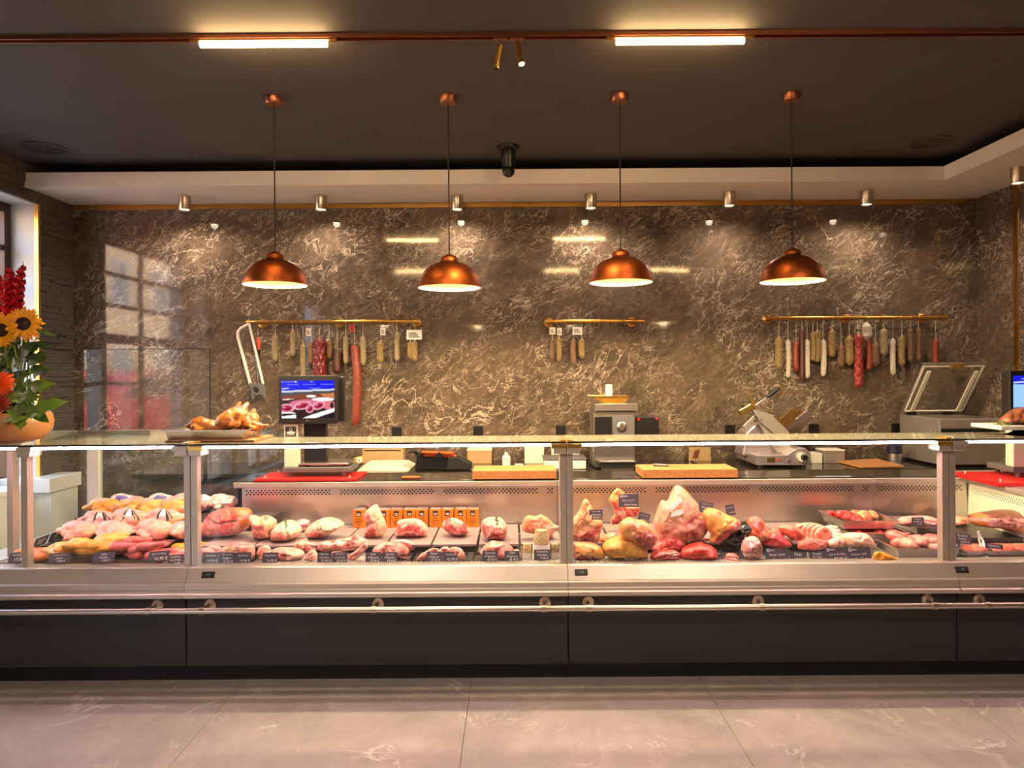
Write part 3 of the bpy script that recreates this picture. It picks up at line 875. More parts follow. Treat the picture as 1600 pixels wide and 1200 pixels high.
def body(name, label, cat, c, prims, base, spots=(), rot=(0, 0, 0), k=.02, nu=44, nv=26, rough=.003, nsc=40, group=None, parent=None, mat='meat', rest=None, var=None, patches=()):
    """star-shaped smooth union of ellipsoids and capsules around c; spots = (centre, radius, colour) in local space"""
    SEED[0] += 1; sd = SEED[0]
    th = np.linspace(0, 2 * pi, nu, endpoint=False); ph = np.linspace(0, pi, nv)[1:-1]
    dirs = [[0, 0, -1]] + [[math.sin(p) * math.cos(a), math.sin(p) * math.sin(a), -math.cos(p)] for p in ph for a in th] + [[0, 0, 1]]
    dirs = np.array(dirs); rmax = max(np.linalg.norm(np.array(p[1])) + (max(p[2]) if p[0] == 'e' else 0) + (np.linalg.norm(np.array(p[2])) + max(p[3], p[4]) if p[0] == 'c' else 0) for p in prims) * 1.05
    r = star_radius(dirs, prims, k, rmax)
    v = dirs * r[:, None]; v = v * (1 + (fbm(v * nsc + 50, sd) * rough / np.maximum(r, .01))[:, None])
    col = np.tile(np.array(c4(base)), (len(v), 1))
    if var is not None:
        m = np.clip(fbm(v * nsc * .6 + 9, sd + 3) * 1.6 + .35, 0, 1)[:, None]; col = col * (1 - m) + np.array(c4(var)) * m
    for sc_, sr, scol in spots:
        d = np.linalg.norm((v - np.array(sc_)) / np.array(sr), axis=1); m = np.clip((1.1 - d) / .3, 0, 1)[:, None]
        col = col * (1 - m) + np.array(c4(scol)) * m
    Rm = rotm(rot); w_ = v @ Rm.T + np.array(c)
    if rest is not None: w_[:, 2] += rest - w_[:, 2].min()
    off = w_[0] - (v[0] @ Rm.T)
    g = G(); g.v = [tuple(q) for q in w_]
    L = len(ph); fs = []
    for i in range(nu):
        i2 = (i + 1) % nu
        fs.append((0, 1 + i2, 1 + i)); fs.append((1 + (L - 1) * nu + i, 1 + (L - 1) * nu + i2, 1 + L * nu))
        for j in range(L - 1): fs.append((1 + j * nu + i, 1 + j * nu + i2, 1 + (j + 1) * nu + i2, 1 + (j + 1) * nu + i))
    g.f = fs; g.mi = [0] * len(fs)
    o = make(name, g, mat, parent, smooth=True, angle=0, col=col)
    if parent is None: tag(o, label, cat, group)
    for (pn, pm_, a0, a1, p0, p1) in patches:      # stickers / bands lying on the skin
        n1, n2 = 12, 10
        A = np.radians(np.linspace(a0, a1, n1)); Pp = np.radians(np.linspace(p0, p1, n2))
        dd = np.array([[math.sin(p) * math.cos(a), math.sin(p) * math.sin(a), -math.cos(p)] for p in Pp for a in A])
        rr = star_radius(dd, prims, k, rmax); vv = (dd * (rr + .0022)[:, None]) @ Rm.T + off
        g = G(); g.v = [tuple(q) for q in vv]
        for j in range(n2 - 1):
            for i in range(n1 - 1): g.f.append((j * n1 + i, j * n1 + i + 1, (j + 1) * n1 + i + 1, (j + 1) * n1 + i)); g.mi.append(0)
        make(pn, g, pm_, o, smooth=True, angle=0)
    return o

FAT = (236, 196, 176, .0); FATP = (236, 180, 164, .05); FATY = (232, 186, 112, .05); LEANB = (176, 32, 34, .55); LEANP = (212, 92, 82, .22)
LAMB = (192, 66, 64, .5); REDB = (196, 26, 30, .25); RIND = (214, 140, 92, 0); ORG = (222, 118, 70, .1); BONE = (236, 216, 196, 0); DKR = (120, 26, 26, .3)
# ================================================================== trays, plates, risers in the counter
pm('lattice', (150, 146, 146), .4, .6)
pm('board_wood', (184, 128, 76), .45, var=.22, vs=26, stretch=(3, 14, 3))
pm('string', (226, 214, 190), .8)
pm('green_string', (96, 110, 60), .8)
pm('paper_white', (236, 232, 226), .7)
pm('slate_board', (66, 66, 76), .6, var=.12, vs=30)
pm('chalk', (238, 236, 232), .8)
pm('tin_orange', (226, 128, 26), .4, var=.25, vs=40)
pm('tin_dark', (44, 26, 18), .4)
pm('leaf_herb', (112, 140, 60), .6, var=.2, vs=30)

def tray(name, label, x0, x1, y0, y1, z, h, mat='steel', handles=False, group=None, cat='tray', rim=.012):
    t = thing(name, label, cat, ((x0 + x1) / 2, (y0 + y1) / 2, z), group)
    g = G(); w_ = .004; s = min(.018, h * .5)
    g.box(x0 + s, x1 - s, y0 + s, y1 - s, z, z + .003)
    def ring(ax, ay, az, bx, by, bz):
        A = [(x0 + ax, y0 + ay, az), (x1 - ax, y0 + ay, az), (x1 - ax, y1 - ay, az), (x0 + ax, y1 - ay, az)]
        B_ = [(x0 + bx, y0 + by, bz), (x1 - bx, y0 + by, bz), (x1 - bx, y1 - by, bz), (x0 + bx, y1 - by, bz)]
        for i in range(4): g.quad(A[i], A[(i + 1) % 4], B_[(i + 1) % 4], B_[i])
    ring(s, s, z, .004, .004, z + h); ring(.004, .004, z + h, -rim * .5, -rim * .5, z + h); ring(-rim * .5, -rim * .5, z + h, -rim * .5, -rim * .5, z + h - .005)
    ring(s + .002, s + .002, z + .003, .007, .007, z + h - .0005)
    make('pan', g, mat, t)
    if handles:
        for sx, xx in ((-1, x0 + .002), (1, x1 - .002)):
            ym = (y0 + y1) / 2; zz = z + h - .012
            g = G(); g.tube([(xx, ym - .05, zz), (xx + sx * .012, ym - .05, zz - .004), (xx + sx * .014, ym - .05, zz - .03), (xx + sx * .014, ym + .05, zz - .03), (xx + sx * .012, ym + .05, zz - .004), (xx, ym + .05, zz)], .003, 8)
            make('handle', g, 'steel', t, smooth=True)
    return t

# raised slate plates of the upper row, module B and C
plates = [(312, 395), (396, 470), (470, 533), (534, 602), (603, 673), (674, 745), (747, 811), (813, 878)]
def plate_row(pls, cutY, group, labs):
    for (a, b), lab in zip(pls, labs):
        x0, x1 = X_(a, 850, 3.88), X_(b, 850, 3.88)
        t = thing('serving_plate', lab, 'plate', ((x0 + x1) / 2, 4.13, ZD - .006), group)
        g = G(); g.box(x0 + .003, x1 - .003, 3.885, 4.385, ZR - .014, ZR); make('top', g, 'slate_tile', t, bevel=.002)
        g = G(); g.box(x0 + .014, x1 - .014, 3.905, 4.385, ZD - .0058, ZR - .0142); make('foot', g, 'tray_black', t)
plate_row(plates, 0, 'grey plates in the pork and lamb counter',
          ['grey stoneware plate under the big ham', 'grey stoneware plate under the two pork loins', 'grey stoneware plate under the green-tied roast', 'grey stoneware plate under the standing lamb rack', 'grey stoneware plate under the wide lamb shoulder', 'grey stoneware plate under the oval lamb leg', 'dark grey plate under the rosemary roast', 'dark grey plate under the orange ham piece'])
platesC = [(890, 955), (957, 1030), (1032, 1100), (1102, 1170), (1172, 1236), (1238, 1305)]
plate_row(platesC, 0, 'plates in the beef counter', ['grey plate under the pointed beef chop at the counter joint', 'grey plate under the two stacked beef ribs', 'grey plate under the largest beef rib', 'grey plate under the yellow-fat beef rib', 'grey plate under the red bone-in chunk', 'pale plate under the sliced veal roast'])
# low trays of the front row
def deck_trays(lst, group):
    for a, b, lab, m_ in lst:
        x0, x1 = X_(a, 865, 3.8), X_(b, 865, 3.8)
        tray('meat_tray', lab, x0, x1, 3.725, 3.875, ZD - .0055, .016, m_, group=group, rim=.02)
deck_trays([(300, 348, 'low steel tray at the left end of the pork row', 'steel_dull'), (350, 402, 'low dark tray with the folded pork belly', 'tray_black'), (404, 492, 'low steel tray with the pork ribs', 'steel_dull'), (494, 578, 'low steel tray with the belly strips', 'steel_dull'),
            (580, 645, 'low dark tray with the lamb shoulder joint', 'tray_black'), (647, 732, 'low steel-rimmed tray with two curved lamb pieces', 'tray_black'), (738, 812, 'low steel-rimmed tray with the lamb breast', 'tray_black')], 'low trays of the pork and lamb row')

# ================================================================== pork and lamb counter
PORK = 'pork cuts on the upper row'; LB = 'lamb cuts on the upper row'
slab('ham', 'big cut ham with red face and orange skin beside the left counter joint', 'meat',
     [(317, 840), (316, 828), (320, 812), (327, 805), (335, 801), (345, 797), (365, 795), (385, 796), (393, 801), (394, 808), (392, 820), (388, 828), (380, 834), (365, 839), (345, 841), (325, 842)],
     LEANP, [('p', [(318, 800), (395, 790), (394, 806), (376, 812), (350, 817), (330, 813)], (220, 78, 58, .15)), ('p', [(368, 796), (394, 794), (392, 806), (378, 808)], (228, 120, 64, .1)),
             ('p', [(369, 812), (392, 803), (394, 812), (388, 827), (365, 840), (330, 844), (318, 842), (345, 839), (368, 830), (374, 820)], FATP), ('p', [(380, 815), (393, 810), (392, 822), (381, 826)], (210, 120, 54)),
             ('l', [(322, 806), (333, 812), (350, 817), (362, 815), (374, 812)], 1.2, DKR, .012), ('e', 327, 815, 6, 6, 0, (214, 70, 64, .5)), ('e', 355, 830, 16, 7, -12, (220, 104, 96, .25)), ('l', [(330, 838), (336, 826), (350, 821)], .9, FAT)], D=.17)
slab('pork_rack', 'pale pork rack with bare rib bone left of the rolled loin', 'meat',
     [(389, 808), (394, 806), (404, 811), (413, 807), (420, 808), (432, 815), (432, 826), (424, 834), (424, 843), (410, 845), (396, 844), (395, 827), (391, 816)],
     (240, 190, 150, .05), [('p', [(396, 820), (418, 820), (421, 842), (398, 844)], (226, 134, 120, .2)), ('r', .06, FATP), ('l', [(390, 808), (397, 816)], 1.2, (206, 96, 90)), ('e', 417, 810, 4, 2, 20, (206, 90, 70))], D=.13)
r_ = slab('pork_loin_roast', 'round-faced rolled pork loin tied with string', 'meat',
     [(424, 843), (424, 832), (432, 822), (445, 816), (455, 816), (466, 822), (471, 832), (468, 840), (455, 845), (440, 847), (428, 846)],
     (240, 200, 172, .05), [('e', 439, 837, 13.5, 9, 0, (224, 128, 108, .15)), ('l', [(448, 817), (456, 832), (455, 843)], .8, (214, 176, 150), .004), ('l', [(457, 818), (464, 830), (463, 842)], .8, (214, 176, 150), .004)], D=.2, dY=-.01, N=96)
def sprig(o, px, py, Y, n, h, m_='leaf_herb'):
    g = G(); c = P(px, py, Y); rn = random.Random(px)
    g.tube([c, c + Vector((.003, -.004, h))], .0016, 6)
    for i in range(n):
        a = rn.uniform(0, 2 * pi); z = h * rn.uniform(.15, 1); L = rn.uniform(.012, .022)
        p = c + Vector((.003, -.004, 1)) * 0 + Vector((0, 0, z)); q = p + Vector((math.cos(a) * L * .7, math.sin(a) * L * .7 - .004, L * .7))
        g.tube([p, (p + q) / 2, q], [.0012, .0022, .0004], 5)
    make('herb_sprig', g, m_, o, smooth=True)
sprig(r_, 447, 826, 3.89, 14, .05)
slab('wrapped_knuckle', 'small pale knuckle in clear film behind the rolled loin', 'meat', [(457, 818), (464, 812), (472, 809), (484, 812), (483, 820), (478, 828), (465, 830)], (226, 170, 170, .2), [('l', [(460, 816), (482, 814)], 1, (244, 226, 230)), ('l', [(470, 822), (480, 820)], 1, (200, 110, 120))], D=.09, Y=4.22, on=.65)
slab('green_tied_roast', 'long pale roast tied with green string and a red cut face', 'meat',
     [(476, 832), (485, 822), (500, 813), (515, 811), (530, 815), (540, 823), (530, 828), (515, 838), (505, 843), (485, 843), (478, 838)],
     (240, 206, 180, .05), [('e', 498, 835, 11, 6.5, 0, (208, 84, 80, .3))] + [('l', [(500 + i * 7, 813 + (i > 2) * (i - 2)), (505 + i * 7, 818 + i * .6), (509 + i * 6.4, 834 - i * 2.2)], .7, (110, 116, 66), .004) for i in range(5)], D=.17, N=96)
slab('lamb_rack', 'pointed upright lamb rack leaning against the orange tins', 'meat',
     [(567, 806), (575, 797), (588, 788), (592, 795), (600, 812), (605, 825), (600, 838), (590, 842), (580, 841), (568, 841), (572, 830), (577, 820), (570, 813)],
     (240, 200, 164, .04), [('p', [(574, 826), (583, 821), (590, 828), (588, 841), (566, 842)], (204, 52, 54, .45)), ('p', [(566, 806), (576, 799), (584, 808), (588, 822), (577, 824), (572, 812)], (226, 148, 140, .3)), ('l', [(576, 805), (588, 818)], .8, (176, 80, 84)), ('r', .05, FAT)], D=.11)
slab('lamb_shoulder', 'wide ragged lamb shoulder on grey plate in front of the tins', 'meat',
     [(615, 838), (621, 826), (620, 817), (626, 814), (645, 812), (658, 815), (668, 825), (669, 832), (665, 840), (655, 841), (645, 839), (625, 840)],
     (204, 84, 76, .45), [('r', .14, FATP), ('e', 645, 824, 15, 6, 5, (196, 56, 54, .3)), ('l', [(625, 834), (640, 829), (660, 834)], 1.2, FAT), ('l', [(628, 822), (640, 818)], 1.2, FAT), ('e', 659, 838, 4, 3, 0, (200, 50, 56)), ('p', [(614, 840), (620, 826), (624, 836)], FAT)], D=.14, rough=.012)
slab('leg_of_lamb', 'oval lamb leg with white fat rim on its own grey plate', 'meat',
     [(690, 821), (697, 813), (708, 811), (722, 817), (733, 827), (735, 832), (727, 838), (715, 840), (700, 834), (693, 828)],
     (206, 74, 68, .45), [('r', .13, FAT), ('e', 701, 815, 5, 5, 0, (206, 40, 46, .2)), ('e', 724, 825, 6, 6, 30, (196, 34, 40, .2)), ('l', [(708, 815), (715, 823), (722, 835)], 1.8, FATP), ('e', 710, 826, 5, 4, 0, (204, 60, 60, .4))], D=.14, rough=.01)
r_ = slab('rosemary_lamb_roast', 'boned rolled lamb roast topped with a rosemary sprig', 'meat',
     [(751, 820), (757, 814), (772, 811), (785, 814), (793, 825), (792, 840), (788, 846), (775, 845), (760, 845), (755, 838), (751, 830)],
     (220, 150, 132, .55), [('p', [(760, 838), (775, 829), (790, 828), (793, 842), (786, 848), (762, 846)], (182, 50, 50, .4)), ('l', [(765, 815), (768, 830), (760, 842)], 1.6, FAT), ('l', [(784, 815), (784, 830)], 1.6, FAT), ('l', [(762, 842), (775, 834), (788, 834)], .9, DKR, .008), ('p', [(752, 822), (758, 824), (762, 842), (755, 838)], (192, 70, 64, .4)), ('r', .05, FAT)], D=.2, rough=.01)
sprig(r_, 776, 824, 3.87, 26, .055)
slab('smoked_ham_piece', 'orange-skinned ham piece with rind beside the middle joint', 'meat',
     [(815, 826), (818, 812), (825, 806), (838, 809), (845, 804), (860, 814), (868, 824), (874, 823), (872, 830), (863, 835), (866, 842), (858, 845), (850, 838), (835, 836), (817, 832)],
     (226, 132, 90, .12), [('p', [(845, 822), (866, 818), (876, 824), (864, 836), (852, 836)], (232, 170, 148, .5)), ('l', [(843, 824), (866, 816)], 1.3, FAT), ('p', [(856, 834), (868, 836), (866, 846), (856, 846)], (206, 70, 70, .3)), ('r', .05, (226, 170, 130))], D=.1)

# front row
slab('pork_slice', 'pale pork slice in the corner of the left low tray', 'meat', [(308, 858), (325, 857), (336, 862), (332, 872), (318, 878), (308, 876)], (230, 150, 138, .3), [('r', .15, FATP)], on=.595, D=.06)
slab('pork_belly', 'folded piece of fatty pork behind three price slates', 'meat',
     [(338, 864), (348, 857), (360, 851), (375, 848), (390, 850), (398, 855), (399, 868), (395, 876), (385, 878), (370, 868), (350, 866)],
     (236, 176, 158, .3), [('e', 362, 857, 12, 4, -10, (238, 200, 150)), ('e', 385, 862, 8, 6, 0, (222, 104, 84, .3)), ('l', [(352, 854), (372, 850), (392, 852)], 1.2, (214, 130, 130)), ('p', [(392, 855), (400, 856), (398, 874), (392, 876)], FATP)], on=.595, D=.1)
slab('pork_ribs', 'strip of pork ribs lying behind the others in the rib tray', 'meat',
     [(424, 856), (426, 850), (442, 848), (462, 848), (480, 845), (486, 850), (490, 858), (480, 862), (465, 860), (440, 858)],
     (226, 132, 120, .5), [('l', [(428, 852), (450, 851), (470, 850)], 1.6, FAT), ('e', 479, 853, 7, 5, -25, (206, 70, 66, .4)), ('r', .08, FATP)], on=.60, D=.07, dY=.03)
slab('pork_neck', 'marbled pork neck slice at the front of the rib tray', 'meat',
     [(400, 877), (410, 868), (421, 862), (436, 857), (456, 858), (474, 862), (477, 870), (470, 878), (440, 878)],
     (222, 110, 100, .55), [('p', [(450, 860), (476, 862), (474, 876), (455, 878)], (232, 176, 150, .5)), ('l', [(450, 862), (466, 866)], 1.4, FAT), ('l', [(452, 872), (470, 871)], 1.4, FAT), ('r', .07, FATP), ('e', 440, 865, 9, 4, 0, (214, 84, 78, .4))], on=.595, D=.1)
slab('pork_chop', 'narrow pork chop leaning at the right of the rib tray', 'meat', [(474, 877), (480, 866), (489, 858), (496, 868), (494, 878)], (232, 160, 140, .4), [('r', .16, FAT), ('e', 487, 868, 4, 4, 0, (220, 120, 106, .3))], on=.595, D=.07)
slab('belly_strips', 'layered strips of streaky pork belly in the second low tray', 'meat',
     [(493, 861), (500, 849), (520, 847), (545, 843), (557, 836), (562, 842), (575, 847), (574, 858), (562, 862), (540, 864), (520, 863), (506, 866)],
     (232, 158, 142, .4), [('l', [(502, 852), (530, 849), (556, 842)], 1.5, FAT), ('l', [(506, 862), (530, 855), (560, 850)], 1.7, (214, 84, 78, .3)), ('l', [(505, 857), (535, 851), (560, 846)], 1.0, FAT), ('l', [(506, 865), (540, 858), (566, 857)], .8, DKR, .006), ('e', 556, 842, 5, 4, 0, (210, 70, 60, .3)), ('e', 521, 848, 3, 2, 0, (206, 80, 78))], on=.61, D=.08, dY=.02)
slab('belly_strip', 'single streaky belly strip slanting in front of the layered strips', 'meat', [(543, 878), (546, 868), (560, 858), (573, 846), (576, 854), (566, 868), (553, 878)], (234, 168, 150, .3), [('l', [(547, 874), (570, 852)], 1.4, (216, 92, 84, .3)), ('r', .12, FAT)], on=.595, D=.05)
slab('lamb_joint', 'curved lamb joint with a fatty back in the dark low tray', 'meat',
     [(580, 863), (590, 851), (605, 848), (625, 849), (638, 857), (640, 867), (632, 869), (640, 875), (630, 877), (610, 876), (600, 871), (586, 867)],
     (222, 122, 104, .35), [('l', [(584, 861), (596, 852), (612, 850)], 1.7, FAT), ('e', 622, 857, 12, 4, 15, (226, 146, 124, .3)), ('l', [(600, 860), (620, 861), (634, 866)], 1.2, (236, 180, 166)), ('p', [(615, 868), (634, 868), (640, 877), (612, 878)], (130, 40, 40, .4))], on=.595, D=.1)
slab('lamb_chop', 'orange-pink curved lamb piece at the left of its steel-rimmed tray', 'meat', [(650, 876), (656, 867), (666, 862), (674, 857), (686, 858), (688, 864), (676, 867), (668, 873), (660, 878)], (232, 138, 110, .2), [('r', .14, FATP), ('l', [(662, 866), (680, 860)], 1.0, (222, 100, 90))], on=.60, D=.05)
slab('lamb_chop', 'orange-pink curved lamb piece at the right of its steel-rimmed tray', 'meat', [(697, 860), (708, 855), (720, 857), (727, 867), (725, 876), (717, 877), (715, 866), (706, 862)], (232, 138, 110, .2), [('r', .14, FATP), ('l', [(704, 859), (720, 862)], 1.0, (222, 100, 90))], on=.60, D=.05)
slab('lamb_breast', 'domed lamb breast behind two price slates', 'meat',
     [(748, 868), (752, 858), (761, 851), (768, 846), (775, 847), (790, 849), (800, 856), (804, 862), (806, 872), (800, 876), (780, 876), (760, 874)],
     (230, 150, 132, .4), [('l', [(752, 862), (768, 852), (790, 853)], 1.7, FAT), ('e', 775, 858, 16, 4, 5, (216, 92, 80, .4)), ('e', 770, 848, 5, 3, 0, FATP), ('l', [(758, 868), (780, 864), (800, 868)], 1.4, (212, 90, 84, .3))], on=.595, D=.1)

slab('pork_slice', 'overlapping pork slice behind the left low tray corner', 'meat', [(318, 862), (330, 856), (344, 858), (350, 866), (344, 874), (326, 872)], (228, 138, 128, .35), [('r', .14, FATP)], on=.605, D=.05, dY=.04)
slab('pork_shank_end', 'small pork end with bone between folded belly and rib tray', 'meat', [(400, 868), (405, 858), (416, 855), (424, 860), (420, 870), (408, 876)], (230, 150, 134, .4), [('r', .15, FAT), ('e', 412, 865, 4, 4, 0, (212, 84, 80, .3))], on=.597, D=.06, dY=.03)
slab('rib_tips', 'short rib tips tucked behind the pork neck', 'meat', [(455, 858), (462, 851), (478, 850), (494, 856), (498, 866), (486, 870), (466, 866)], (222, 116, 104, .5), [('l', [(462, 856), (488, 858)], 1.3, FAT), ('r', .1, FATP)], on=.60, D=.06, dY=.05)
slab('streaky_end', 'streaky pork end lying flat under the belly strips', 'meat', [(505, 876), (508, 866), (524, 862), (542, 864), (546, 872), (540, 878), (520, 878)], (226, 128, 116, .45), [('l', [(510, 870), (540, 868)], 1.4, FAT)], on=.597, D=.05)
slab('lamb_neck_slice', 'lamb neck slice behind the curved joint in the dark tray', 'meat', [(606, 856), (616, 850), (632, 848), (646, 853), (650, 862), (640, 868), (622, 866)], (206, 84, 76, .5), [('r', .12, FAT), ('e', 630, 858, 4, 3, 0, BONE)], on=.605, D=.06, dY=.06)
slab('lamb_cutlet', 'small lamb cutlet between the two curved lamb pieces', 'meat', [(684, 866), (690, 858), (700, 857), (706, 864), (702, 872), (690, 873)], (204, 70, 66, .4), [('r', .2, FAT)], on=.60, D=.04, dY=.03)
slab('lamb_flap', 'thin lamb flap at the right of the lamb breast', 'meat', [(792, 874), (798, 862), (808, 858), (814, 864), (812, 875)], (228, 144, 128, .4), [('r', .14, FATP)], on=.597, D=.05)

# orange tins at the back of the plates
tin_c = [562, 601, 620.5, 641, 660, 681, 700, 720, 739]
ord_ = ['first', 'second', 'third', 'fourth', 'fifth', 'sixth', 'seventh', 'eighth', 'ninth']
tin_root = None
for i, a in enumerate(tin_c):
    Yt = 4.335; c = P(a, 823, Yt); x = c.x; hw = .037; z0, z1 = ZR, ZR + .113
    t = thing('spice_tin', 'orange printed tin, %s in the row counted from the ham side' % ord_[i], 'tin', (x, Yt, z0), 'orange tins along the steel back')
    if tin_root is None:
        g = G(); g.box(x - hw, x + hw, Yt - .03, Yt + .03, z0, z1); make('body', g, 'tin_orange', t, bevel=.004)
        g = G(); g.box(x - hw + .003, x + hw - .003, Yt - .027, Yt + .027, z1, z1 + .005); make('lid', g, 'steel', t, bevel=.002)
        g = G(); g.box(x - .015, x + .015, Yt - .0312, Yt - .0301, z1 - .042, z1 - .008); lb = make('label', g, 'tin_dark', t)
        g = G(); g.box(x - .009, x + .009, Yt - .0318, Yt - .0313, z1 - .027, z1 - .023).box(x - .011, x + .011, Yt - .0318, Yt - .0313, z1 - .036, z1 - .031); make('print_line', g, 'chalk', lb)
        g = G()
        for q, (ww, zz) in enumerate(((.016, .058), (.022, .070), (.020, .080), (.013, .092))): g.box(x - ww, x + ww, Yt - .0309, Yt - .0301, z1 - zz - .0018, z1 - zz + .0018)
        make('print_line', g, 'tin_dark', t)
        tin_root = t
    else:
        for ch in tin_root.children:
            cc = ch.copy(); COL.objects.link(cc); cc.parent = t
            for g2 in ch.children: d = g2.copy(); COL.objects.link(d); d.parent = cc

# clear bags and cups of cereal mix with white labels
pm('grain', (204, 188, 136), .8, var=.45, vs=120, bump=.8, bs=140)
def cup(px0, px1, pyt, pyb, Y, label, lab_top, nm='herb_mix_tub', bag=False):
    a, b = P(px0, pyt, Y), P(px1, pyb, Y); x = (a.x + b.x) / 2; hw = (b.x - a.x) / 2; z0 = ZD - .0055 if not bag else ZR; h = a.z - b.z
    t = thing(nm, label, 'tub', (x, Y + hw, z0), 'tubs of dried mix')
    zc = z0 + (a.z - z0)
    g = G(); gr = G(); rn = random.Random(px0)
    def fn(u, v, k=1.0):
        an = 2 * pi * u; r = hw * k * (1 - .06 * v) * (1 if v < .7 else 1 - 1.1 * (v - .7) ** 1.0); s_ = 1 + .03 * math.sin(5 * an + px0)
        return (x + r * s_ * math.copysign(abs(math.cos(an)) ** .85, math.cos(an)), Y + hw * .8 + r * .8 * s_ * math.copysign(abs(math.sin(an)) ** .85, math.sin(an)), z0 + (zc - z0) * v)
    g.grid(lambda u, v: fn(u, v * .9 + .01, .95), 28, 14, True); g.f.append(tuple(range(13 * 28, 14 * 28))); g.mi.append(0)
    for _ in range(420):
        u, v = rn.random(), rn.uniform(.02, .93); p = Vector(fn(u, v, .96 * (1 if v < .9 else rn.random()))); d = Vector((rn.uniform(-1, 1), rn.uniform(-1, 1), rn.uniform(-1, 1))).normalized() * .004
        e = Vector((d.y, -d.x, d.z * .3)) * .4
        g._add([p - d, p + e, p + d, p - e], [(0, 1, 2, 3)])
    stuff(make('dried_mix', g, 'grain', t))
    g = G(); g.grid(lambda u, v: fn(u, v * 1.0, 1.03), 28, 8, True); make('plastic_wall', g, 'clear_plastic', t, smooth=True)
    zl = P(px0, lab_top, Y).z
    g = G(); g.grid(lambda u, v: (lambda q: (q[0], q[1] - .002, z0 + (zl - z0) * v))(fn(.5 + u * .5, 0, 1.05)), 16, 3); make('label', g, 'paper_white', t, smooth=True)
cup(833, 860, 826, 876, 3.75, 'tall clear tub of dried herb mix behind its price slate', 852)
cup(816, 831, 849, 878, 3.79, 'low clear tub of dried mix left of the tall one', 864)
cup(861, 874, 849, 878, 3.79, 'low clear tub of dried mix beside the middle upright', 864)

# ================================================================== beef counter
slab('beef_chop', 'tall pointed beef chop with dried yellow fat by the middle upright', 'meat',
     [(890, 824), (895, 812), (905, 800), (912, 781), (917, 781), (925, 793), (928, 803), (923, 812), (940, 815), (943, 823), (938, 835), (937, 848), (928, 852), (915, 849), (895, 850), (890, 840)],
     (226, 176, 118, .06), [('p', [(901, 838), (922, 826), (941, 818), (939, 835), (936, 853), (914, 850)], (178, 34, 36, .6)), ('p', [(890, 838), (902, 834), (904, 850), (890, 850)], (190, 40, 40, .4)), ('l', [(917, 800), (912, 807)], .9, (70, 40, 30)), ('l', [(892, 824), (902, 816)], 1.0, (80, 46, 34)), ('p', [(898, 834), (915, 820), (940, 815), (922, 826), (904, 838)], (232, 190, 150, .1)), ('r', .05, (224, 170, 120))], D=.11, rough=.009)
slab('beef_rib', 'bright red beef rib with orange fat edge, topmost behind the big price slate', 'meat',
     [(949, 786), (963, 767), (968, 768), (985, 785), (1000, 797), (999, 810), (985, 816), (970, 823), (955, 826), (953, 818), (962, 811), (956, 797)],
     (196, 42, 38, .4), [('p', [(950, 783), (964, 764), (986, 784), (1001, 796), (990, 800), (966, 790), (954, 786)], (232, 150, 84, .05)), ('e', 984, 806, 9, 6, -25, (188, 20, 24, .3)), ('r', .06, (232, 170, 120)), ('l', [(966, 792), (975, 804), (965, 820)], 1.0, FATY), ('e', 966, 818, 6, 5, 0, (190, 30, 30, .3))], D=.08, on=.69, Y=4.16)
slab('beef_steak_block', 'thick bone-in beef block with creamy fat in front of the red rib', 'meat',
     [(966, 822), (974, 814), (985, 810), (992, 815), (1004, 815), (1015, 822), (1022, 832), (1027, 842), (1023, 855), (1010, 864), (1000, 857), (985, 846), (968, 842)],
     (232, 160, 104, .06), [('p', [(986, 836), (1000, 829), (1012, 832), (1024, 838), (1026, 848), (1016, 862), (1004, 858), (992, 846)], (178, 32, 36, .65)), ('e', 1007, 845, 6, 5, 0, (160, 40, 44, .5)), ('l', [(1012, 833), (1014, 860)], 1.0, FATP), ('l', [(970, 826), (985, 822), (1000, 826)], 1.0, (208, 120, 70)), ('r', .04, FATY)], D=.15, rough=.01)
slab('beef_loin_end', 'dark red beef loin end with yellow fat cap at the front left', 'meat',
     [(890, 850), (905, 849), (925, 850), (938, 856), (945, 866), (946, 876), (925, 877), (892, 877)],
     (174, 34, 34, .55), [('p', [(898, 852), (915, 849), (935, 854), (944, 862), (944, 874), (930, 868), (908, 866), (899, 860)], (232, 172, 92, .05)), ('r', .04, DKR)], on=.595, D=.13)
slab('fat_covered_rump', 'rounded rump thickly covered in yellow fat behind a price slate', 'meat',
     [(940, 856), (948, 847), (965, 841), (985, 842), (1000, 850), (1010, 861), (1015, 875), (1000, 877), (955, 877), (944, 870)],
     (236, 182, 88, .04), [('l', [(948, 862), (954, 859), (960, 862)], 1.1, (206, 80, 50)), ('l', [(954, 864), (956, 872)], 1.5, (226, 150, 110)), ('p', [(990, 846), (1004, 852), (1016, 876), (1006, 878), (1000, 862)], (234, 168, 116, .1)), ('p', [(956, 872), (1004, 870), (1006, 879), (955, 879)], (176, 50, 40, .3))], on=.595, D=.17)
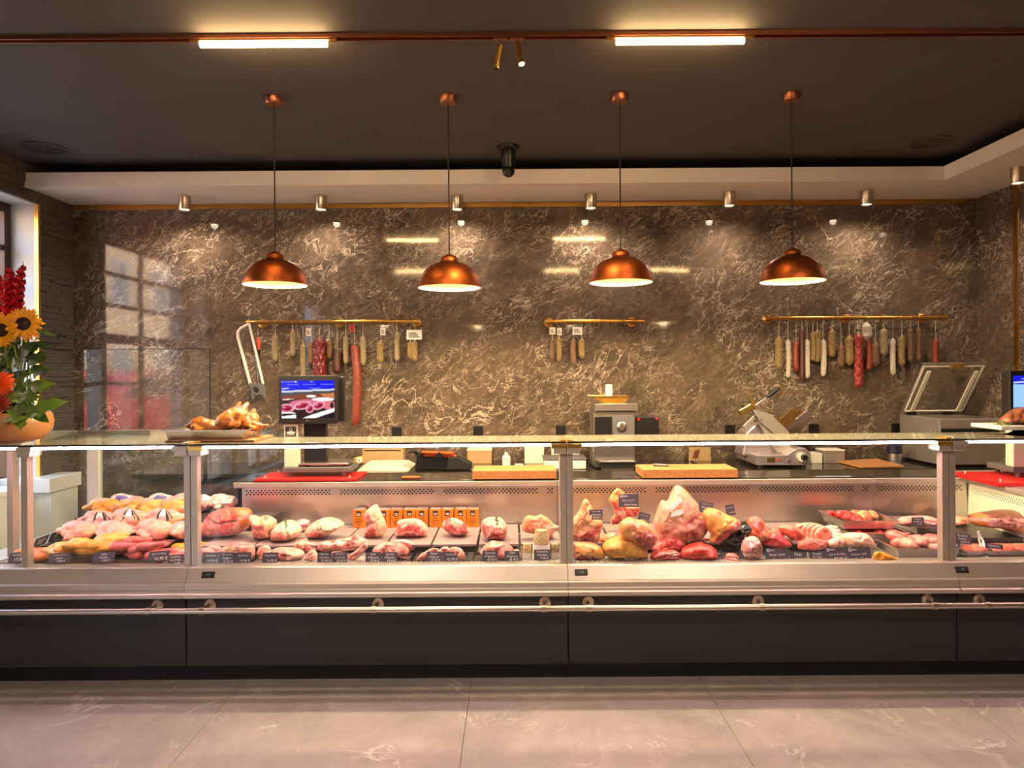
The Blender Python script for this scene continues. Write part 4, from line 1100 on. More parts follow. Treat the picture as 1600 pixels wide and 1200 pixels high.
br = slab('large_beef_rib', 'largest beef rib with pink fat flanks and a pinned ticket', 'meat',
     [(1022, 832), (1019, 823), (1027, 797), (1033, 783), (1043, 787), (1052, 764), (1058, 760), (1068, 765), (1080, 778), (1092, 792), (1092, 800), (1105, 808), (1109, 820), (1105, 835), (1095, 848), (1070, 852), (1040, 852), (1028, 849)],
     (236, 182, 152, .10), [('p', [(1058, 834), (1080, 822), (1104, 812), (1108, 822), (1102, 840), (1080, 852), (1062, 850)], (170, 70, 66, .6)), ('l', [(1032, 834), (1052, 822)], 2.6, (186, 36, 38, .3)), ('l', [(1060, 818), (1090, 804)], 2.4, (186, 36, 38, .3)), ('l', [(1030, 842), (1058, 826), (1100, 810)], 2.6, (240, 190, 172, .1)), ('p', [(1080, 820), (1106, 812), (1104, 824), (1084, 828)], (212, 90, 92, .5)), ('l', [(1033, 800), (1022, 824)], .8, (120, 80, 60)), ('l', [(1044, 800), (1034, 816)], .9, (80, 60, 50)), ('p', [(1050, 764), (1062, 760), (1082, 780), (1090, 796), (1070, 790)], (234, 168, 124, .04)), ('l', [(1028, 849), (1040, 832)], 1.4, (196, 50, 50))], D=.17, rough=.01, N=110, Mr=22)
g = G(); q = [(1045, 793), (1064, 778), (1066, 783), (1048, 800)]
g.px_prism(q, br['Y'] - .0885, .003); g.px_prism([(1050, 802), (1056, 797), (1067, 796), (1070, 790), (1068, 802), (1060, 806), (1048, 808)], br['Y'] - .0885, .003); make('ticket', g, 'paper_white', br)
slab('yellow_fat_beef_rib', 'beef rib with golden yellow fat right of the largest rib', 'meat',
     [(1108, 851), (1112, 838), (1103, 828), (1096, 804), (1105, 795), (1120, 797), (1135, 806), (1148, 811), (1158, 818), (1155, 831), (1142, 836), (1131, 846), (1118, 855)],
     (236, 176, 88, .04), [('p', [(1111, 848), (1118, 834), (1130, 826), (1150, 816), (1157, 820), (1153, 832), (1140, 838), (1126, 850), (1116, 856)], (184, 36, 46, .65)), ('l', [(1103, 802), (1122, 806)], 1.0, (220, 120, 60)), ('e', 1122, 803, 2.5, 2.5, 0, (206, 80, 50)), ('l', [(1112, 838), (1130, 824), (1152, 812)], 1.3, FATY), ('l', [(1099, 830), (1108, 848)], 1.6, (200, 130, 70))], D=.13, rough=.01)
slab('red_beef_knuckle', 'bright red lean beef lump behind the minced-looking strips', 'meat', [(1016, 862), (1024, 852), (1036, 843), (1050, 840), (1064, 844), (1072, 851), (1068, 862), (1050, 868), (1025, 870)], (206, 40, 44, .2), [('l', [(1030, 858), (1050, 852), (1066, 856)], 1.2, (170, 20, 26), .004)], on=.60, D=.13, dY=.02)
slab('red_beef_strips', 'folded bright red beef strips at the front glass', 'meat',
     [(1014, 876), (1017, 866), (1030, 861), (1050, 860), (1064, 866), (1066, 877), (1040, 878)], (198, 22, 34, .35),
     [('l', [(1018, 870), (1032, 864), (1052, 864)], .9, (240, 160, 160)), ('l', [(1020, 874), (1040, 868), (1060, 870)], .9, (120, 10, 20), .006), ('l', [(1030, 876), (1046, 872), (1062, 876)], 1.0, (236, 150, 150)), ('l', [(1036, 866), (1060, 866)], .8, (130, 10, 20), .006)], on=.595, D=.09, rough=.01)
slab('red_rump_roast', 'smooth bright red rump roast behind two small price slates', 'meat',
     [(1062, 877), (1064, 862), (1078, 853), (1096, 850), (1112, 855), (1123, 865), (1124, 877)], (210, 36, 34, .15), [('l', [(1066, 862), (1085, 856), (1110, 858)], 1.6, (228, 96, 70)), ('l', [(1070, 868), (1100, 866)], .8, (150, 16, 20), .004)], on=.595, D=.13)
slab('bone_in_shank', 'knobby red shank chunk with orange fat left of the crossing strip', 'meat',
     [(1164, 839), (1165, 824), (1170, 812), (1180, 808), (1190, 812), (1196, 823), (1208, 835), (1200, 843), (1185, 850), (1170, 848)],
     (222, 110, 62, .15), [('p', [(1168, 818), (1178, 808), (1188, 812), (1184, 822), (1174, 824)], (178, 22, 20, .2)), ('l', [(1176, 832), (1190, 826), (1200, 834)], 1.5, (200, 60, 40)), ('l', [(1186, 814), (1198, 830), (1209, 837)], 1.2, FATY), ('e', 1180, 840, 6, 4, 0, FATY)], D=.11, rough=.012)
slab('red_braising_steak', 'glossy crimson braising steak in front of the shank chunk', 'meat', [(1190, 852), (1196, 843), (1212, 840), (1226, 848), (1238, 860), (1232, 866), (1205, 864), (1192, 860)], (206, 26, 48, .2), [('l', [(1200, 852), (1222, 850)], 1.4, (226, 90, 100))], on=.62, D=.09, Y=3.86)
slab('flat_flank_steak', 'flat orange-red flank steak left of the sliced roast', 'meat', [(1214, 838), (1218, 832), (1235, 832), (1250, 838), (1260, 848), (1256, 856), (1244, 862), (1232, 852)], (224, 92, 66, .15), [('l', [(1220, 836), (1250, 846)], 1.0, (212, 70, 54)), ('r', .07, (234, 140, 110))], on=.63, D=.07, Y=3.93)
slab('pork_fillet', 'smooth pink pork fillet below the sliced roast', 'meat', [(1246, 862), (1246, 852), (1256, 847), (1275, 846), (1292, 848), (1296, 854), (1288, 862), (1264, 864)], (232, 110, 98, .15), [('l', [(1250, 856), (1262, 850), (1290, 850)], 1.4, (238, 150, 136)), ('e', 1250, 856, 4, 5, 0, (226, 120, 84))], on=.62, D=.08, Y=3.82)
# sliced veal roast: slices and rib bones
vr_ = thing('veal_rack', 'rack of pink veal cut into overlapping slices with bare white ribs', 'meat', P(1270, 850, 3.98))
vr_.location.z = ZR; vr_['_w'] = tuple(vr_.location)
sl = [(1252, 831, 13, 14), (1259, 831, 14, 15), (1266, 832, 15, 16), (1273, 833, 15, 16), (1280, 835, 15, 15.5), (1286, 837, 14, 14)]
for i, (cx, cy, rx, ry) in enumerate(sl):
    pts = [(cx + rx * math.cos(a) * (1.04 if math.cos(a) > 0 else .95), cy + ry * math.sin(a)) for a in np.linspace(0, 2 * pi, 14, endpoint=False)]
    o = slab('slice', '', '', pts, (232, 120, 100, .12), [('r', .09, (240, 190, 160)), ('e', cx + 3, cy + 1, rx * .7, ry * .6, 10, (230, 108, 92, .15))], on=ZR, D=.035, Y=4.07 - i * .024, parent=vr_, N=48, Mr=9, flatb=False)
for i in range(4):
    a = P(1290, 824 + i * 5, 4.08 - i * .02); b = P(1309 + i * 3, 824.5 + i * 5.4, 4.06 - i * .025)
    g = G(); g.tube([a, a.lerp(b, .5) + Vector((0, 0, .003)), b], [.010, .011, .009], 12); make('rib_bone', g, pm('bone_white', (238, 210, 190), .5) if i == 0 else 'bone_white', vr_, smooth=True)
slab('white_cutlets', 'layer of pale cream cutlets behind the two right price slates', 'meat', [(1312, 852), (1318, 845), (1340, 843), (1356, 846), (1364, 856), (1370, 866), (1350, 868), (1320, 866)], (240, 206, 180, .1), [('l', [(1325, 848), (1322, 862)], .8, (222, 170, 150)), ('l', [(1340, 846), (1345, 866)], .8, (222, 170, 150)), ('l', [(1315, 856), (1360, 856)], .7, (226, 180, 160))], on=.615, D=.10, Y=3.88)
slab('yellow_marinade_cut', 'bright yellow marinated cut in the front right corner', 'meat', [(1363, 877), (1364, 866), (1371, 862), (1385, 866), (1398, 871), (1406, 877)], (238, 166, 20, .03), [('l', [(1366, 870), (1392, 874)], 1, (226, 130, 16))], on=.597, D=.05)
slab('beef_fat_trim', 'strip of yellow fat and red meat behind the fat covered rump', 'meat', [(930, 858), (936, 846), (950, 838), (962, 836), (966, 846), (950, 856), (940, 866)], (228, 150, 96, .2), [('e', 948, 850, 6, 3, -30, (186, 40, 40, .4))], on=.60, D=.08, Y=3.93)
slab('red_skirt_steak', 'dark red skirt steak lying before the largest rib', 'meat', [(1066, 858), (1076, 848), (1096, 846), (1112, 850), (1108, 858), (1090, 862)], (178, 30, 40, .45), [('l', [(1074, 854), (1104, 852)], 1.1, (226, 120, 120))], on=.62, D=.07, Y=3.93)
slab('stewing_beef', 'chunky stewing beef between the shank chunk and the flank steak', 'meat', [(1196, 846), (1204, 836), (1218, 834), (1226, 842), (1222, 850), (1206, 852)], (196, 40, 38, .4), [('r', .1, (226, 120, 90))], on=.64, D=.09, Y=3.96)
slab('veal_slice', 'pale pink veal slice in front of the white ribs', 'meat', [(1292, 856), (1298, 847), (1312, 845), (1322, 852), (1316, 862), (1300, 864)], (236, 176, 160, .25), [('r', .12, FAT)], on=.615, D=.05, Y=3.86)
# black plastic bag holding wrapped offal
pm('black_bag', (16, 16, 18), .18, bump=.9, bs=22)
slab('wrapped_tripe', 'pinkish meat wrapped in clear film beside the black bag', 'meat', [(1160, 876), (1158, 858), (1163, 844), (1175, 839), (1184, 842), (1191, 856), (1190, 872), (1184, 878)], (216, 150, 156, .5), [('l', [(1166, 850), (1176, 862), (1186, 852)], 1.3, (180, 60, 70)), ('l', [(1164, 868), (1178, 858)], 1.0, (240, 220, 226)), ('l', [(1184, 846), (1188, 870)], 1.0, (150, 60, 80)), ('l', [(1170, 843), (1168, 870)], .9, (244, 228, 232))], on=.595, D=.11, rough=.014)
slab('black_bag', 'crumpled black plastic bag between the red roasts and the film-wrapped meat', 'bag', [(1124, 862), (1126, 848), (1136, 838), (1152, 834), (1172, 835), (1186, 840), (1176, 846), (1163, 850), (1158, 866), (1150, 872), (1136, 868)], (16, 16, 18), on=.63, D=.14, rough=.022, mat='black_bag', Y=3.88)
slab('offal_piece', 'small pink offal piece under the black bag', 'meat', [(1132, 874), (1136, 866), (1148, 865), (1156, 872), (1152, 878), (1138, 878)], (220, 120, 110, .4), [], on=.595, D=.06, rough=.01)

# stacked steel trays on the right with cubes and mince
def cubes(parent_label, n, x0, x1, y0, y1, z, cols, lab, group, size=(.022, .032), nm='meat_cube'):
    rn = random.Random(int(x0 * 1000)); out = []
    for i in range(n):
        x, y = rn.uniform(x0, x1), rn.uniform(y0, y1); s = rn.uniform(*size)
        b = cols[i % len(cols)]
        body(nm, lab, 'meat', (x, y, z), [('e', (0, 0, 0), (s, s * rn.uniform(.6, .9), s * rn.uniform(.5, .8))), ('e', (s * .5, 0, s * .2), (s * .6, s * .5, s * .5))], b, rot=(rn.uniform(-30, 30), rn.uniform(-30, 30), rn.uniform(0, 360)), nu=18, nv=12, rough=.004, nsc=60, rest=z + rn.uniform(0, .012), group=group)
xa, xb = X_(1313, 820, 4.02), X_(1400, 824, 4.02)
xa2, xb2 = X_(1330, 838, 3.95), X_(1420, 840, 3.95)
tray('steel_tray', 'lower steel tray of bright red beef in the stack of two', xa2, xb2, 3.95, 4.27, ZR - .02, .052, 'steel', True, 'steel trays in the beef counter')
g = G(); z_ = ZR + .02
def wav(u, v):
    x = xa2 + .012 + (xb2 - xa2 - .024) * u; y = 3.965 + .29 * v
    return (x, y, z_ + .012 * math.sin(u * 23) * math.cos(v * 9 + u * 7) * min(1, 8 * u, 8 * (1 - u)))
g.grid(wav, 40, 14); vv = np.array(g.v); cc = np.tile(np.array(c4((200, 30, 38, .2))), (len(vv), 1)); o = make('diced_beef', g, 'meat', None, smooth=True, angle=0, col=cc)
tag(o, 'even layer of bright red diced beef in the lower tray', 'meat', None, 'stuff')
tray('steel_tray', 'upper steel tray holding red and fatty trimmings', xa, xb, 4.0, 4.30, ZR + .040, .05, 'steel', True, 'steel trays in the beef counter')
cubes('', 10, xa + .04, xa + .14, 4.05, 4.25, ZR + .046, [(206, 28, 24, .15)], 'bright red beef lump in the left half of the upper tray', 'red lumps in the upper tray', (.028, .036))
cubes('', 9, xa + .14, xb - .04, 4.05, 4.25, ZR + .046, [(232, 158, 110, .2), (224, 120, 80, .3)], 'pale fatty trimming in the right half of the upper tray', 'trimmings in the upper tray', (.028, .04))
x0, x1 = X_(1395, 870, 3.78), X_(1500, 870, 3.78)
tray('steel_tray', 'front steel tray full of pink pork pieces beside the right upright', x0, x1 - .02, 3.735, 4.02, ZD - .005, .055, 'steel', True, 'steel trays in the beef counter')
rn = random.Random(5)
for i in range(20):
    x, y = rn.uniform(x0 + .05, x1 - .07), rn.uniform(3.77, 3.98); s = rn.uniform(.034, .05)
    body('pork_piece', 'pink pork piece heaped in the front steel tray', 'meat', (x, y, .65), [('e', (0, 0, 0), (s, s * .7, s * .55)), ('e', (s * .5, s * .2, .005), (s * .6, s * .6, s * .5))], [(228, 106, 94, .25), (232, 130, 116, .3), (236, 168, 152, .3)][i % 3], rot=(rn.uniform(-20, 20), rn.uniform(-20, 20), rn.uniform(0, 360)), nu=22, nv=14, rough=.005, rest=.605 + rn.uniform(0, .03) + (.012 if y > 3.86 else 0), group='pork pieces in the front tray')
x0, x1 = X_(1425, 830, 4.1), X_(1484, 830, 4.1)
tray('steel_tray', 'rear steel tray with film-covered meat beside the right upright', x0, x1, 4.06, 4.36, ZR - .01, .05, 'steel', False, 'steel trays in the beef counter')
slab('film_wrapped_slices', 'sliced meat under film in the rear right tray', 'meat', [(1400, 836), (1404, 826), (1425, 822), (1455, 822), (1472, 830), (1474, 840), (1440, 842)], (222, 160, 160, .5), [('l', [(1410, 834), (1440, 826), (1468, 832)], 1.4, (190, 70, 76)), ('l', [(1430, 826), (1462, 836)], 1.0, (244, 230, 234))], on=.66, D=.12, Y=4.15)

# ================================================================== right end: cured ham
t = slab('cured_ham', 'large cured ham with dark rind and marbled cut face', 'meat',
     [(1512, 822), (1518, 815), (1540, 812), (1565, 808), (1590, 808), (1612, 812), (1632, 822), (1634, 838), (1615, 843), (1590, 846), (1560, 836), (1535, 834), (1520, 832)],
     (232, 176, 168, .15), [('p', [(1510, 822), (1520, 813), (1565, 806), (1600, 806), (1634, 816), (1600, 818), (1570, 816), (1530, 818)], (130, 84, 56)), ('e', 1560, 824, 24, 6, 6, (126, 40, 52, .5)), ('e', 1524, 828, 9, 5, 0, (226, 150, 60)), ('p', [(1586, 824), (1634, 818), (1634, 836), (1600, 838), (1586, 834)], (216, 140, 50)), ('l', [(1535, 826), (1560, 822), (1580, 826)], 1.2, (232, 180, 172)), ('e', 1528, 816, 8, 3, 0, (206, 140, 70))], on=.66, D=.2, Y=4.0)
slab('cooked_ham_end', 'small pinkish-tan ham end behind the cured ham', 'meat', [(1484, 826), (1494, 817), (1510, 818), (1516, 826), (1505, 832), (1486, 832)], (232, 166, 130, .1), [('e', 1498, 822, 4, 2, 0, (200, 110, 70))], on=.66, D=.1, Y=4.22)
x0, x1 = X_(1489, 858, 3.85), X_(1625, 858, 3.85)
tray('steel_tray', 'shallow steel tray of prepared mince at the right counter end', x0, x1, 3.735, 3.90, ZD - .005, .04, 'steel', False, 'steel trays at the right end')
rn = random.Random(9)
for i in range(16):
    x = x0 + .05 + (x1 - x0 - .1) * (i + .5) / 16; y = rn.uniform(3.77, 3.86)
    body('mince_portion', 'orange-red mince portion in the shallow right-hand tray', 'meat', (x, y, .63), [('e', (0, 0, 0), (.034, .034, .017))], [(222, 76, 56, .4), (226, 110, 80, .4)][i % 2], nu=20, nv=12, rough=.006, nsc=90, rest=.600 + rn.uniform(0, .006), group='mince portions')
g = G(); g.box(x0, x1, 3.92, 4.36, ZD - .005, .655); stuff(make('step_block', g, 'tray_black', MODS[3]))
# tongs lying on the tray
t = thing('serving_tongs', 'polished serving tongs lying across the shallow tray', 'tongs', P(1535, 870, 3.75))
a, b = P(1529, 828, 3.86), P(1539, 872, 3.735); a.z = .70
for s in (-1, 1):
    g = G(); g.tube([a, a.lerp(b, .4) + Vector((s * .010, 0, .012)), b + Vector((s * .008, 0, .006))], [.006, .005, .009], 10, flat=.45); make('arm', g, 'steel', t, smooth=True)
g = G(); g.ball(a, .010, 12); make('hinge', g, 'steel', t, smooth=True)
# ================================================================== poultry corner
pm('label_black', (40, 40, 44), .4)
pm('label_white', (232, 232, 238), .45)
pm('label_purple', (108, 104, 190), .4)
# black steps carrying the birds
t = MODS[0]
for i, (y0, y1, z) in enumerate(((3.93, 4.09, .645), (4.091, 4.24, .690), (4.241, 4.58, .735))):
    g = G(); g.box(-2.69, J[1] + (.0 if i < 2 else .22), y0, y1, ZD - .006, z); make('step', g, 'tray_black', t, bevel=.003)
SKINP = (240, 190, 180, .12); SKINY = (240, 190, 96, .05)
BIRD = [('e', (0, 0, 0), (.098, .060, .052)), ('e', (-.035, 0, .020), (.066, .050, .044)), ('e', (.035, -.052, -.006), (.048, .030, .036), (0, 0, -12)), ('e', (.035, .052, -.006), (.048, .030, .036), (0, 0, 12)),
        ('c', (.06, -.052, -.004), (.118, -.036, .010), .022, .013), ('c', (.06, .052, -.004), (.118, .036, .010), .022, .013), ('e', (.128, -.034, .012), (.016, .014, .014)), ('e', (.128, .034, .012), (.016, .014, .014)),
        ('c', (-.062, -.055, .004), (-.018, -.078, -.016), .018, .014), ('c', (-.062, .055, .004), (-.018, .078, -.016), .018, .014), ('c', (-.018, -.078, -.016), (-.05, -.086, -.022), .013, .009), ('e', (-.105, 0, .008), (.030, .022, .018))]
def bird(px, py, Y, s, yaw, base, var, label, group, patches=(), roll=0):
    c = P(px, py, Y)
    pr = [(p[0], tuple(np.array(p[1]) * s), tuple(np.array(p[2]) * s)) if p[0] == 'e' else ('c', tuple(np.array(p[1]) * s), tuple(np.array(p[2]) * s), p[3] * s, p[4] * s) for p in BIRD]
    rest = .645 if Y < 4.09 else .690 if Y < 4.24 else .735
    rest = max(rest, c.z - .075 * s)
    return body('chicken', label, 'poultry', tuple(c), pr, base, spots=[((.06 * s, -.06 * s, 0), (.05 * s, .03 * s, .03 * s), (236, 168, 130, .1)), ((-.03 * s, 0, .06 * s), (.06 * s, .05 * s, .03 * s), (240, 178, 178, .1))], rot=(roll, 0, yaw), k=.006, nu=72, nv=40, rough=.0045, nsc=38, group=group, rest=rest, var=var, patches=patches)
BW = [('label', 'label_white', 252, 288, 112, 166), ('label_band', 'label_black', 240, 250, 90, 166), ('label_band', 'label_black', 290, 300, 90, 166), ('label_band', 'label_black', 306, 312, 90, 166)]
VW = [('label', 'label_white', -60, 240, 112, 180), ('label_print', 'label_purple', 225, 320, 112, 150)]
gP, gY = 'pale whole chickens', 'yellow corn-fed chickens'
bird(126, 832, 4.03, 1.02, 8, SKINP, (236, 172, 158, .1), 'pale pink whole chicken nearest the side grille', gP)
bird(181, 830, 4.03, 1.05, -6, SKINP, (236, 170, 162, .1), 'pale pink whole chicken in the middle of the front row', gP)
bird(244, 826, 4.05, 1.08, 6, SKINP, (236, 166, 140, .1), 'pale pink whole chicken right in the front row above the steel dish', gP)
bird(158, 816, 4.17, .95, 20, SKINP, (234, 160, 170, .1), 'labelled pale chicken in the second row nearest the window', gP, BW)
bird(205, 812, 4.17, 1.0, 12, SKINP, (238, 184, 168, .1), 'labelled pale chicken in the middle of the second row', gP, BW)
bird(258, 812, 4.18, 1.0, 10, SKINP, (236, 166, 168, .1), 'labelled pale chicken right in the second row', gP, BW)
bird(289, 824, 4.06, .95, 80, SKINP, (238, 190, 170, .1), 'pale chicken turned end-on behind the left upright', gP)
bird(166, 803, 4.33, .95, 30, SKINY, (232, 160, 50, .05), 'yellow chicken in the back row nearest the window', gY)
bird(206, 803, 4.33, 1.0, 160, SKINY, (236, 176, 66, .05), 'yellow chicken second in the back row', gY)
bird(240, 804, 4.33, .95, 20, SKINY, (236, 196, 110, .05), 'yellow chicken third in the back row', gY)
bird(276, 806, 4.33, .95, 10, SKINY, (230, 160, 70, .05), 'yellow chicken fourth in the back row by the upright', gY)
bird(196, 794, 4.46, .95, 0, (240, 210, 210, .1), None, 'film-bagged chicken with a purple label, left one on top', 'bagged chickens at the back', VW)
bird(256, 795, 4.46, .95, 0, (240, 206, 206, .1), None, 'film-bagged chicken with a purple label, right one on top', 'bagged chickens at the back', VW)
bird(292, 800, 4.46, .95, 30, (240, 196, 190, .1), None, 'bagged pale chicken partly behind the left upright', 'bagged chickens at the back')
bird(318, 806, 4.44, .95, 100, (226, 176, 186, .3), (206, 120, 130, .3), 'film-bagged pale guinea fowl left behind the big ham', 'bagged poultry behind the ham', [('label', 'label_white', 190, 300, 110, 160)])
bird(350, 800, 4.47, .9, 10, (232, 214, 214, .2), None, 'film-bagged pale poultry right behind the big ham', 'bagged poultry behind the ham', [('label', 'label_white', 200, 330, 95, 170)])
# front trays of cuts
def drum(px, py, Y, L, yaw, base, var, label, group, lift=0.0, nm='chicken_joint'):
    c = P(px, py, Y); q = L / 2
    body(nm, label, 'poultry', tuple(c), [('e', (-q * .35, 0, 0), (q * .62, q * .46, q * .36)), ('c', (0, 0, 0), (q * .85, q * .1, q * .05), q * .30, q * .17), ('e', (q * .95, q * .12, q * .05), (q * .16, q * .2, q * .16))], base, rot=(random.uniform(-25, 25), random.uniform(-12, 12), yaw), k=.012, nu=30, nv=18, rough=.004, nsc=45, group=group, rest=ZD + .002 + lift, var=var)
OR_ = (236, 140, 60, .05)
rn = random.Random(21)
for i, (a, b_, Y, yaw) in enumerate(((60, 858, 3.86, 10), (78, 862, 3.82, 25), (62, 872, 3.77, -8), (42, 868, 3.80, 0))):
    drum(a, b_, Y, .15, yaw, OR_, (232, 120, 60, .05), 'orange-marinated chicken fillet in the front corner tray', 'orange chicken fillets', .01 * (i % 2))
for i, (a, b_, Y, yaw) in enumerate(((100, 852, 3.88, 30), (118, 858, 3.85, 200), (134, 866, 3.81, 20), (88, 872, 3.77, 160), (110, 873, 3.77, 15), (130, 876, 3.755, 190), (150, 856, 3.87, 15), (162, 864, 3.83, 205), (172, 850, 3.90, 20), (186, 848, 3.90, 170), (145, 874, 3.77, 30), (176, 858, 3.86, 10))):
    drum(a, b_, Y, .185, yaw + rn.uniform(-15, 15), (240, 190, 92, .05), (236, 168, 60, .05), 'yellow chicken leg heaped along the front glass', 'yellow chicken legs', .022 * (i % 3) + .01)
for i, (a, b_, Y, yaw) in enumerate(((185, 862, 3.86, 20), (199, 866, 3.83, 60), (214, 860, 3.87, 10), (228, 862, 3.86, 160), (240, 866, 3.83, 30), (192, 875, 3.765, 10), (208, 874, 3.77, 150), (222, 872, 3.78, 40), (234, 876, 3.755, 0), (246, 876, 3.755, 15), (205, 858, 3.89, 100))):
    drum(a, b_, Y, .15, yaw, (226, 116, 118, .15), (222, 96, 84, .2), 'reddish-pink turkey piece heaped beside the yellow legs', 'turkey pieces', .024 * (i % 3) + .01, 'turkey_piece')
for i, (a, b_, Y, yaw) in enumerate(((262, 864, 3.86, 10), (282, 862, 3.87, 30), (290, 874, 3.78, 0), (258, 878, 3.75, 20))):
    drum(a, b_, Y, .13, yaw, (234, 158, 150, .2), (228, 120, 110, .2), 'pale pink turkey slice near the left joint', 'turkey slices', .0, 'turkey_slice')
for i, (a, b_, Y, yaw) in enumerate(((279, 846, 3.93, 80), (286, 852, 3.90, 60), (308, 842, 3.95, 90), (313, 850, 3.92, 70))):
    drum(a, b_, Y, .12, yaw, (240, 160, 20, .03), (232, 130, 10, .03), 'bright orange-yellow marinated drumstick at the left joint', 'marinated drumsticks', .01 + .01 * (i % 2), 'marinated_drumstick')
x0, x1 = X_(208, 850, 3.96), X_(272, 850, 3.96)
tray('steel_dish', 'oval-edged steel dish of red livers in the poultry corner', x0, x1, 3.895, 3.99, .640, .022, 'steel', cat='dish')
for i in range(8):
    x = x0 + .03 + (x1 - x0 - .06) * i / 7
    body('liver', 'dark red liver in the steel dish', 'meat', (x, 3.94 + .012 * (i % 2), .65), [('e', (0, 0, 0), (.022, .018, .011))], (190, 44, 60, .1), nu=18, nv=10, rest=.644, group='livers in the dish')

# ================================================================== chalk price slates
def slate(px, py, w_, h_, Y, lines, label, rz=0.0, tilt=14, logo=False, group=None, foot=True):
    c = P(px, py, Y); W, Hh = w_ * Y / F, h_ * Y / F
    t = thing('price_slate', label, 'price tag', (c.x, c.y, c.z - Hh / 2), group or 'chalk price slates')
    Rm = Matrix.Rotation(math.radians(-tilt), 3, 'X') @ Matrix.Rotation(math.radians(rz), 3, 'Y')
    ex, ez = Rm @ Vector((1, 0, 0)), Rm @ Vector((0, 0, 1)); ey = Rm @ Vector((0, 1, 0))
    g = G(); g.obox(c, (ex, ey, ez), (W / 2, .0012, Hh / 2)); make('board', g, 'slate_board', t)
    n = len(lines); g = G(); top = .5 - (.30 if logo else .0)
    step = (.94 - (.28 if logo else 0)) / max(n, 1)
    for i, s in enumerate(lines):
        sz = min(Hh * step * .95, W * 1.55 / max(len(s), 4))
        vs, fs = text_mesh(s, sz, 'CENTER')
        o0 = c + ez * Hh * (top - .03 - step * (i + .5)) - ey * .0016 + ex * (W * .12 if i == n - 1 and n > 1 else 0)
        g._add([o0 + ex * p[0] + ez * p[1] for p in vs], fs)
    if logo:
        o0 = c - ex * W * .36 + ez * Hh * .34 - ey * .0016; R1, R2 = Hh * .115, Hh * .07
        k = len(g.v); m = 18
        ring = [o0 + (ex * math.cos(2 * pi * i / m) + ez * math.sin(2 * pi * i / m)) * r for r in (R1, R2) for i in range(m)]
        g._add(ring, [(i, (i + 1) % m, m + (i + 1) % m, m + i) for i in range(m)])
        for i in range(4): g.obox(o0 + ex * (R1 * 1.6 + W * .05 * i), (ex, ey, ez), (W * .018, .0001, Hh * .028))
    make('chalk_writing', g, 'chalk', t)
    if foot:
        g = G(); zb = c - ez * Hh / 2
        g.obox(zb + Vector((0, -.001, .002)), (ex, ey, ez), (W * .12, .004, .006)).box(zb.x - W * .14, zb.x + W * .14, zb.y - .012, zb.y + .006, ZD + .0125, ZD + .016)
        make('clip', g, 'clear_plastic', t)
    return t
YSL = 3.70
fs_ = [(329, 872, 24, 17, ['Saucisson', '16,90 €'], 'slate at the left end under the big ham'), (354, 872, 24, 17, ['Côte de Porc', 'maigre', '15,90 €'], 'second slate under the big ham'), (380, 872, 24, 17, ['Rôti de Porc', '14,90 €'], 'third slate in front of the folded pork'),
       (422, 872, 24, 17, ['Carré fumé', '16,90 €'], 'slate alone in front of the pork neck'), (507, 871, 22, 16, ['Rôti farci', 'aux herbes', '21,90 €'], 'left of the two slates before the belly strips'), (531, 871, 23, 16, ['Filet de Porc', 'aux herbes', '20,90 €'], 'right of the two slates before the belly strips'),
       (583, 871, 24, 16, ["Selle", "d'Agneau", '39,90 €'], 'left of the two slates before the curved lamb joint'), (609, 871, 23, 16, ["Épaule", "d'Agneau", '29,90 €'], 'right of the two slates before the curved lamb joint'), (678, 870, 23, 16, ["Gigot", "d'Agneau", '32,90 €'], 'left slate between the two curved lamb pieces'), (704, 870, 25, 16, ["Filet d'Agneau", '42,90 €'], 'right slate between the two curved lamb pieces'),
       (766, 869, 24, 16, ["Noisette", "d'Agneau", '45,90 €'], 'left slate before the lamb breast'), (800, 869, 24, 16, ["Côte", "d'Agneau", '36,90 €'], 'right slate before the lamb breast'), (847, 867, 26, 16, ["Chapelure", "d'herbes", '9,90 €'], 'slate on the tall tub of dried mix'),
       (1089, 869, 24, 17, ['Rumsteck', '29,90 €'], 'slate before the red rump roast'), (1115, 869, 25, 17, ['Tournedos', '36,90 €'], 'slate right of the rump roast slate'), (1167, 869, 24, 17, ['Tripes', '12,90 €'], 'slate before the film-wrapped meat'),
       (1247, 870, 27, 15, ['Filet', '19,90 €'], 'narrow slate before the pork fillet'), (1277, 870, 25, 15, ['Rouelle', 'de Veau', '24,90 €'], 'slate before the sliced veal')]
for a, b_, w_, h_, ln, lab in fs_: slate(a, b_, w_, h_, YSL, ln, 'small chalk price ' + lab)
slate(983, 866, 35, 22, YSL, ['Faux Filet  39,90 €', 'Rubia Gallega'], 'big chalk price slate before the yellow fat rump', logo=True, rz=-4)
slate(1214, 867, 37, 20, YSL, ['Boeuf  32,90', 'braisé extra'], 'big chalk price slate before the crimson braising steak', logo=True)
slate(1308, 866, 37, 21, YSL, ['Carré de Veau', '38,90 €'], 'left of the two big chalk slates before the pale cutlets', logo=True, rz=-2)
slate(1342, 866, 37, 21, YSL, ['Blanquette  28,90', 'de Veau'], 'right of the two big chalk slates before the pale cutlets', logo=True, rz=-2)
slate(931, 804, 21, 15, 3.83, ["Côte à l'os", 'maturée', '45,90 €'], 'chalk slate pinned in the tall pointed chop', tilt=4, foot=False)
slate(982, 782, 31, 20, 3.95, ["Côte à l'os  59,90 €", 'Rubia Gallega'], 'big chalk slate pinned on the topmost red rib', tilt=4, logo=True, foot=False)
slate(1006, 809, 18, 15, 3.83, ["Côte à l'os", '49,90 €'], 'greyish slate pinned askew in the thick beef block', rz=14, tilt=4, foot=False)
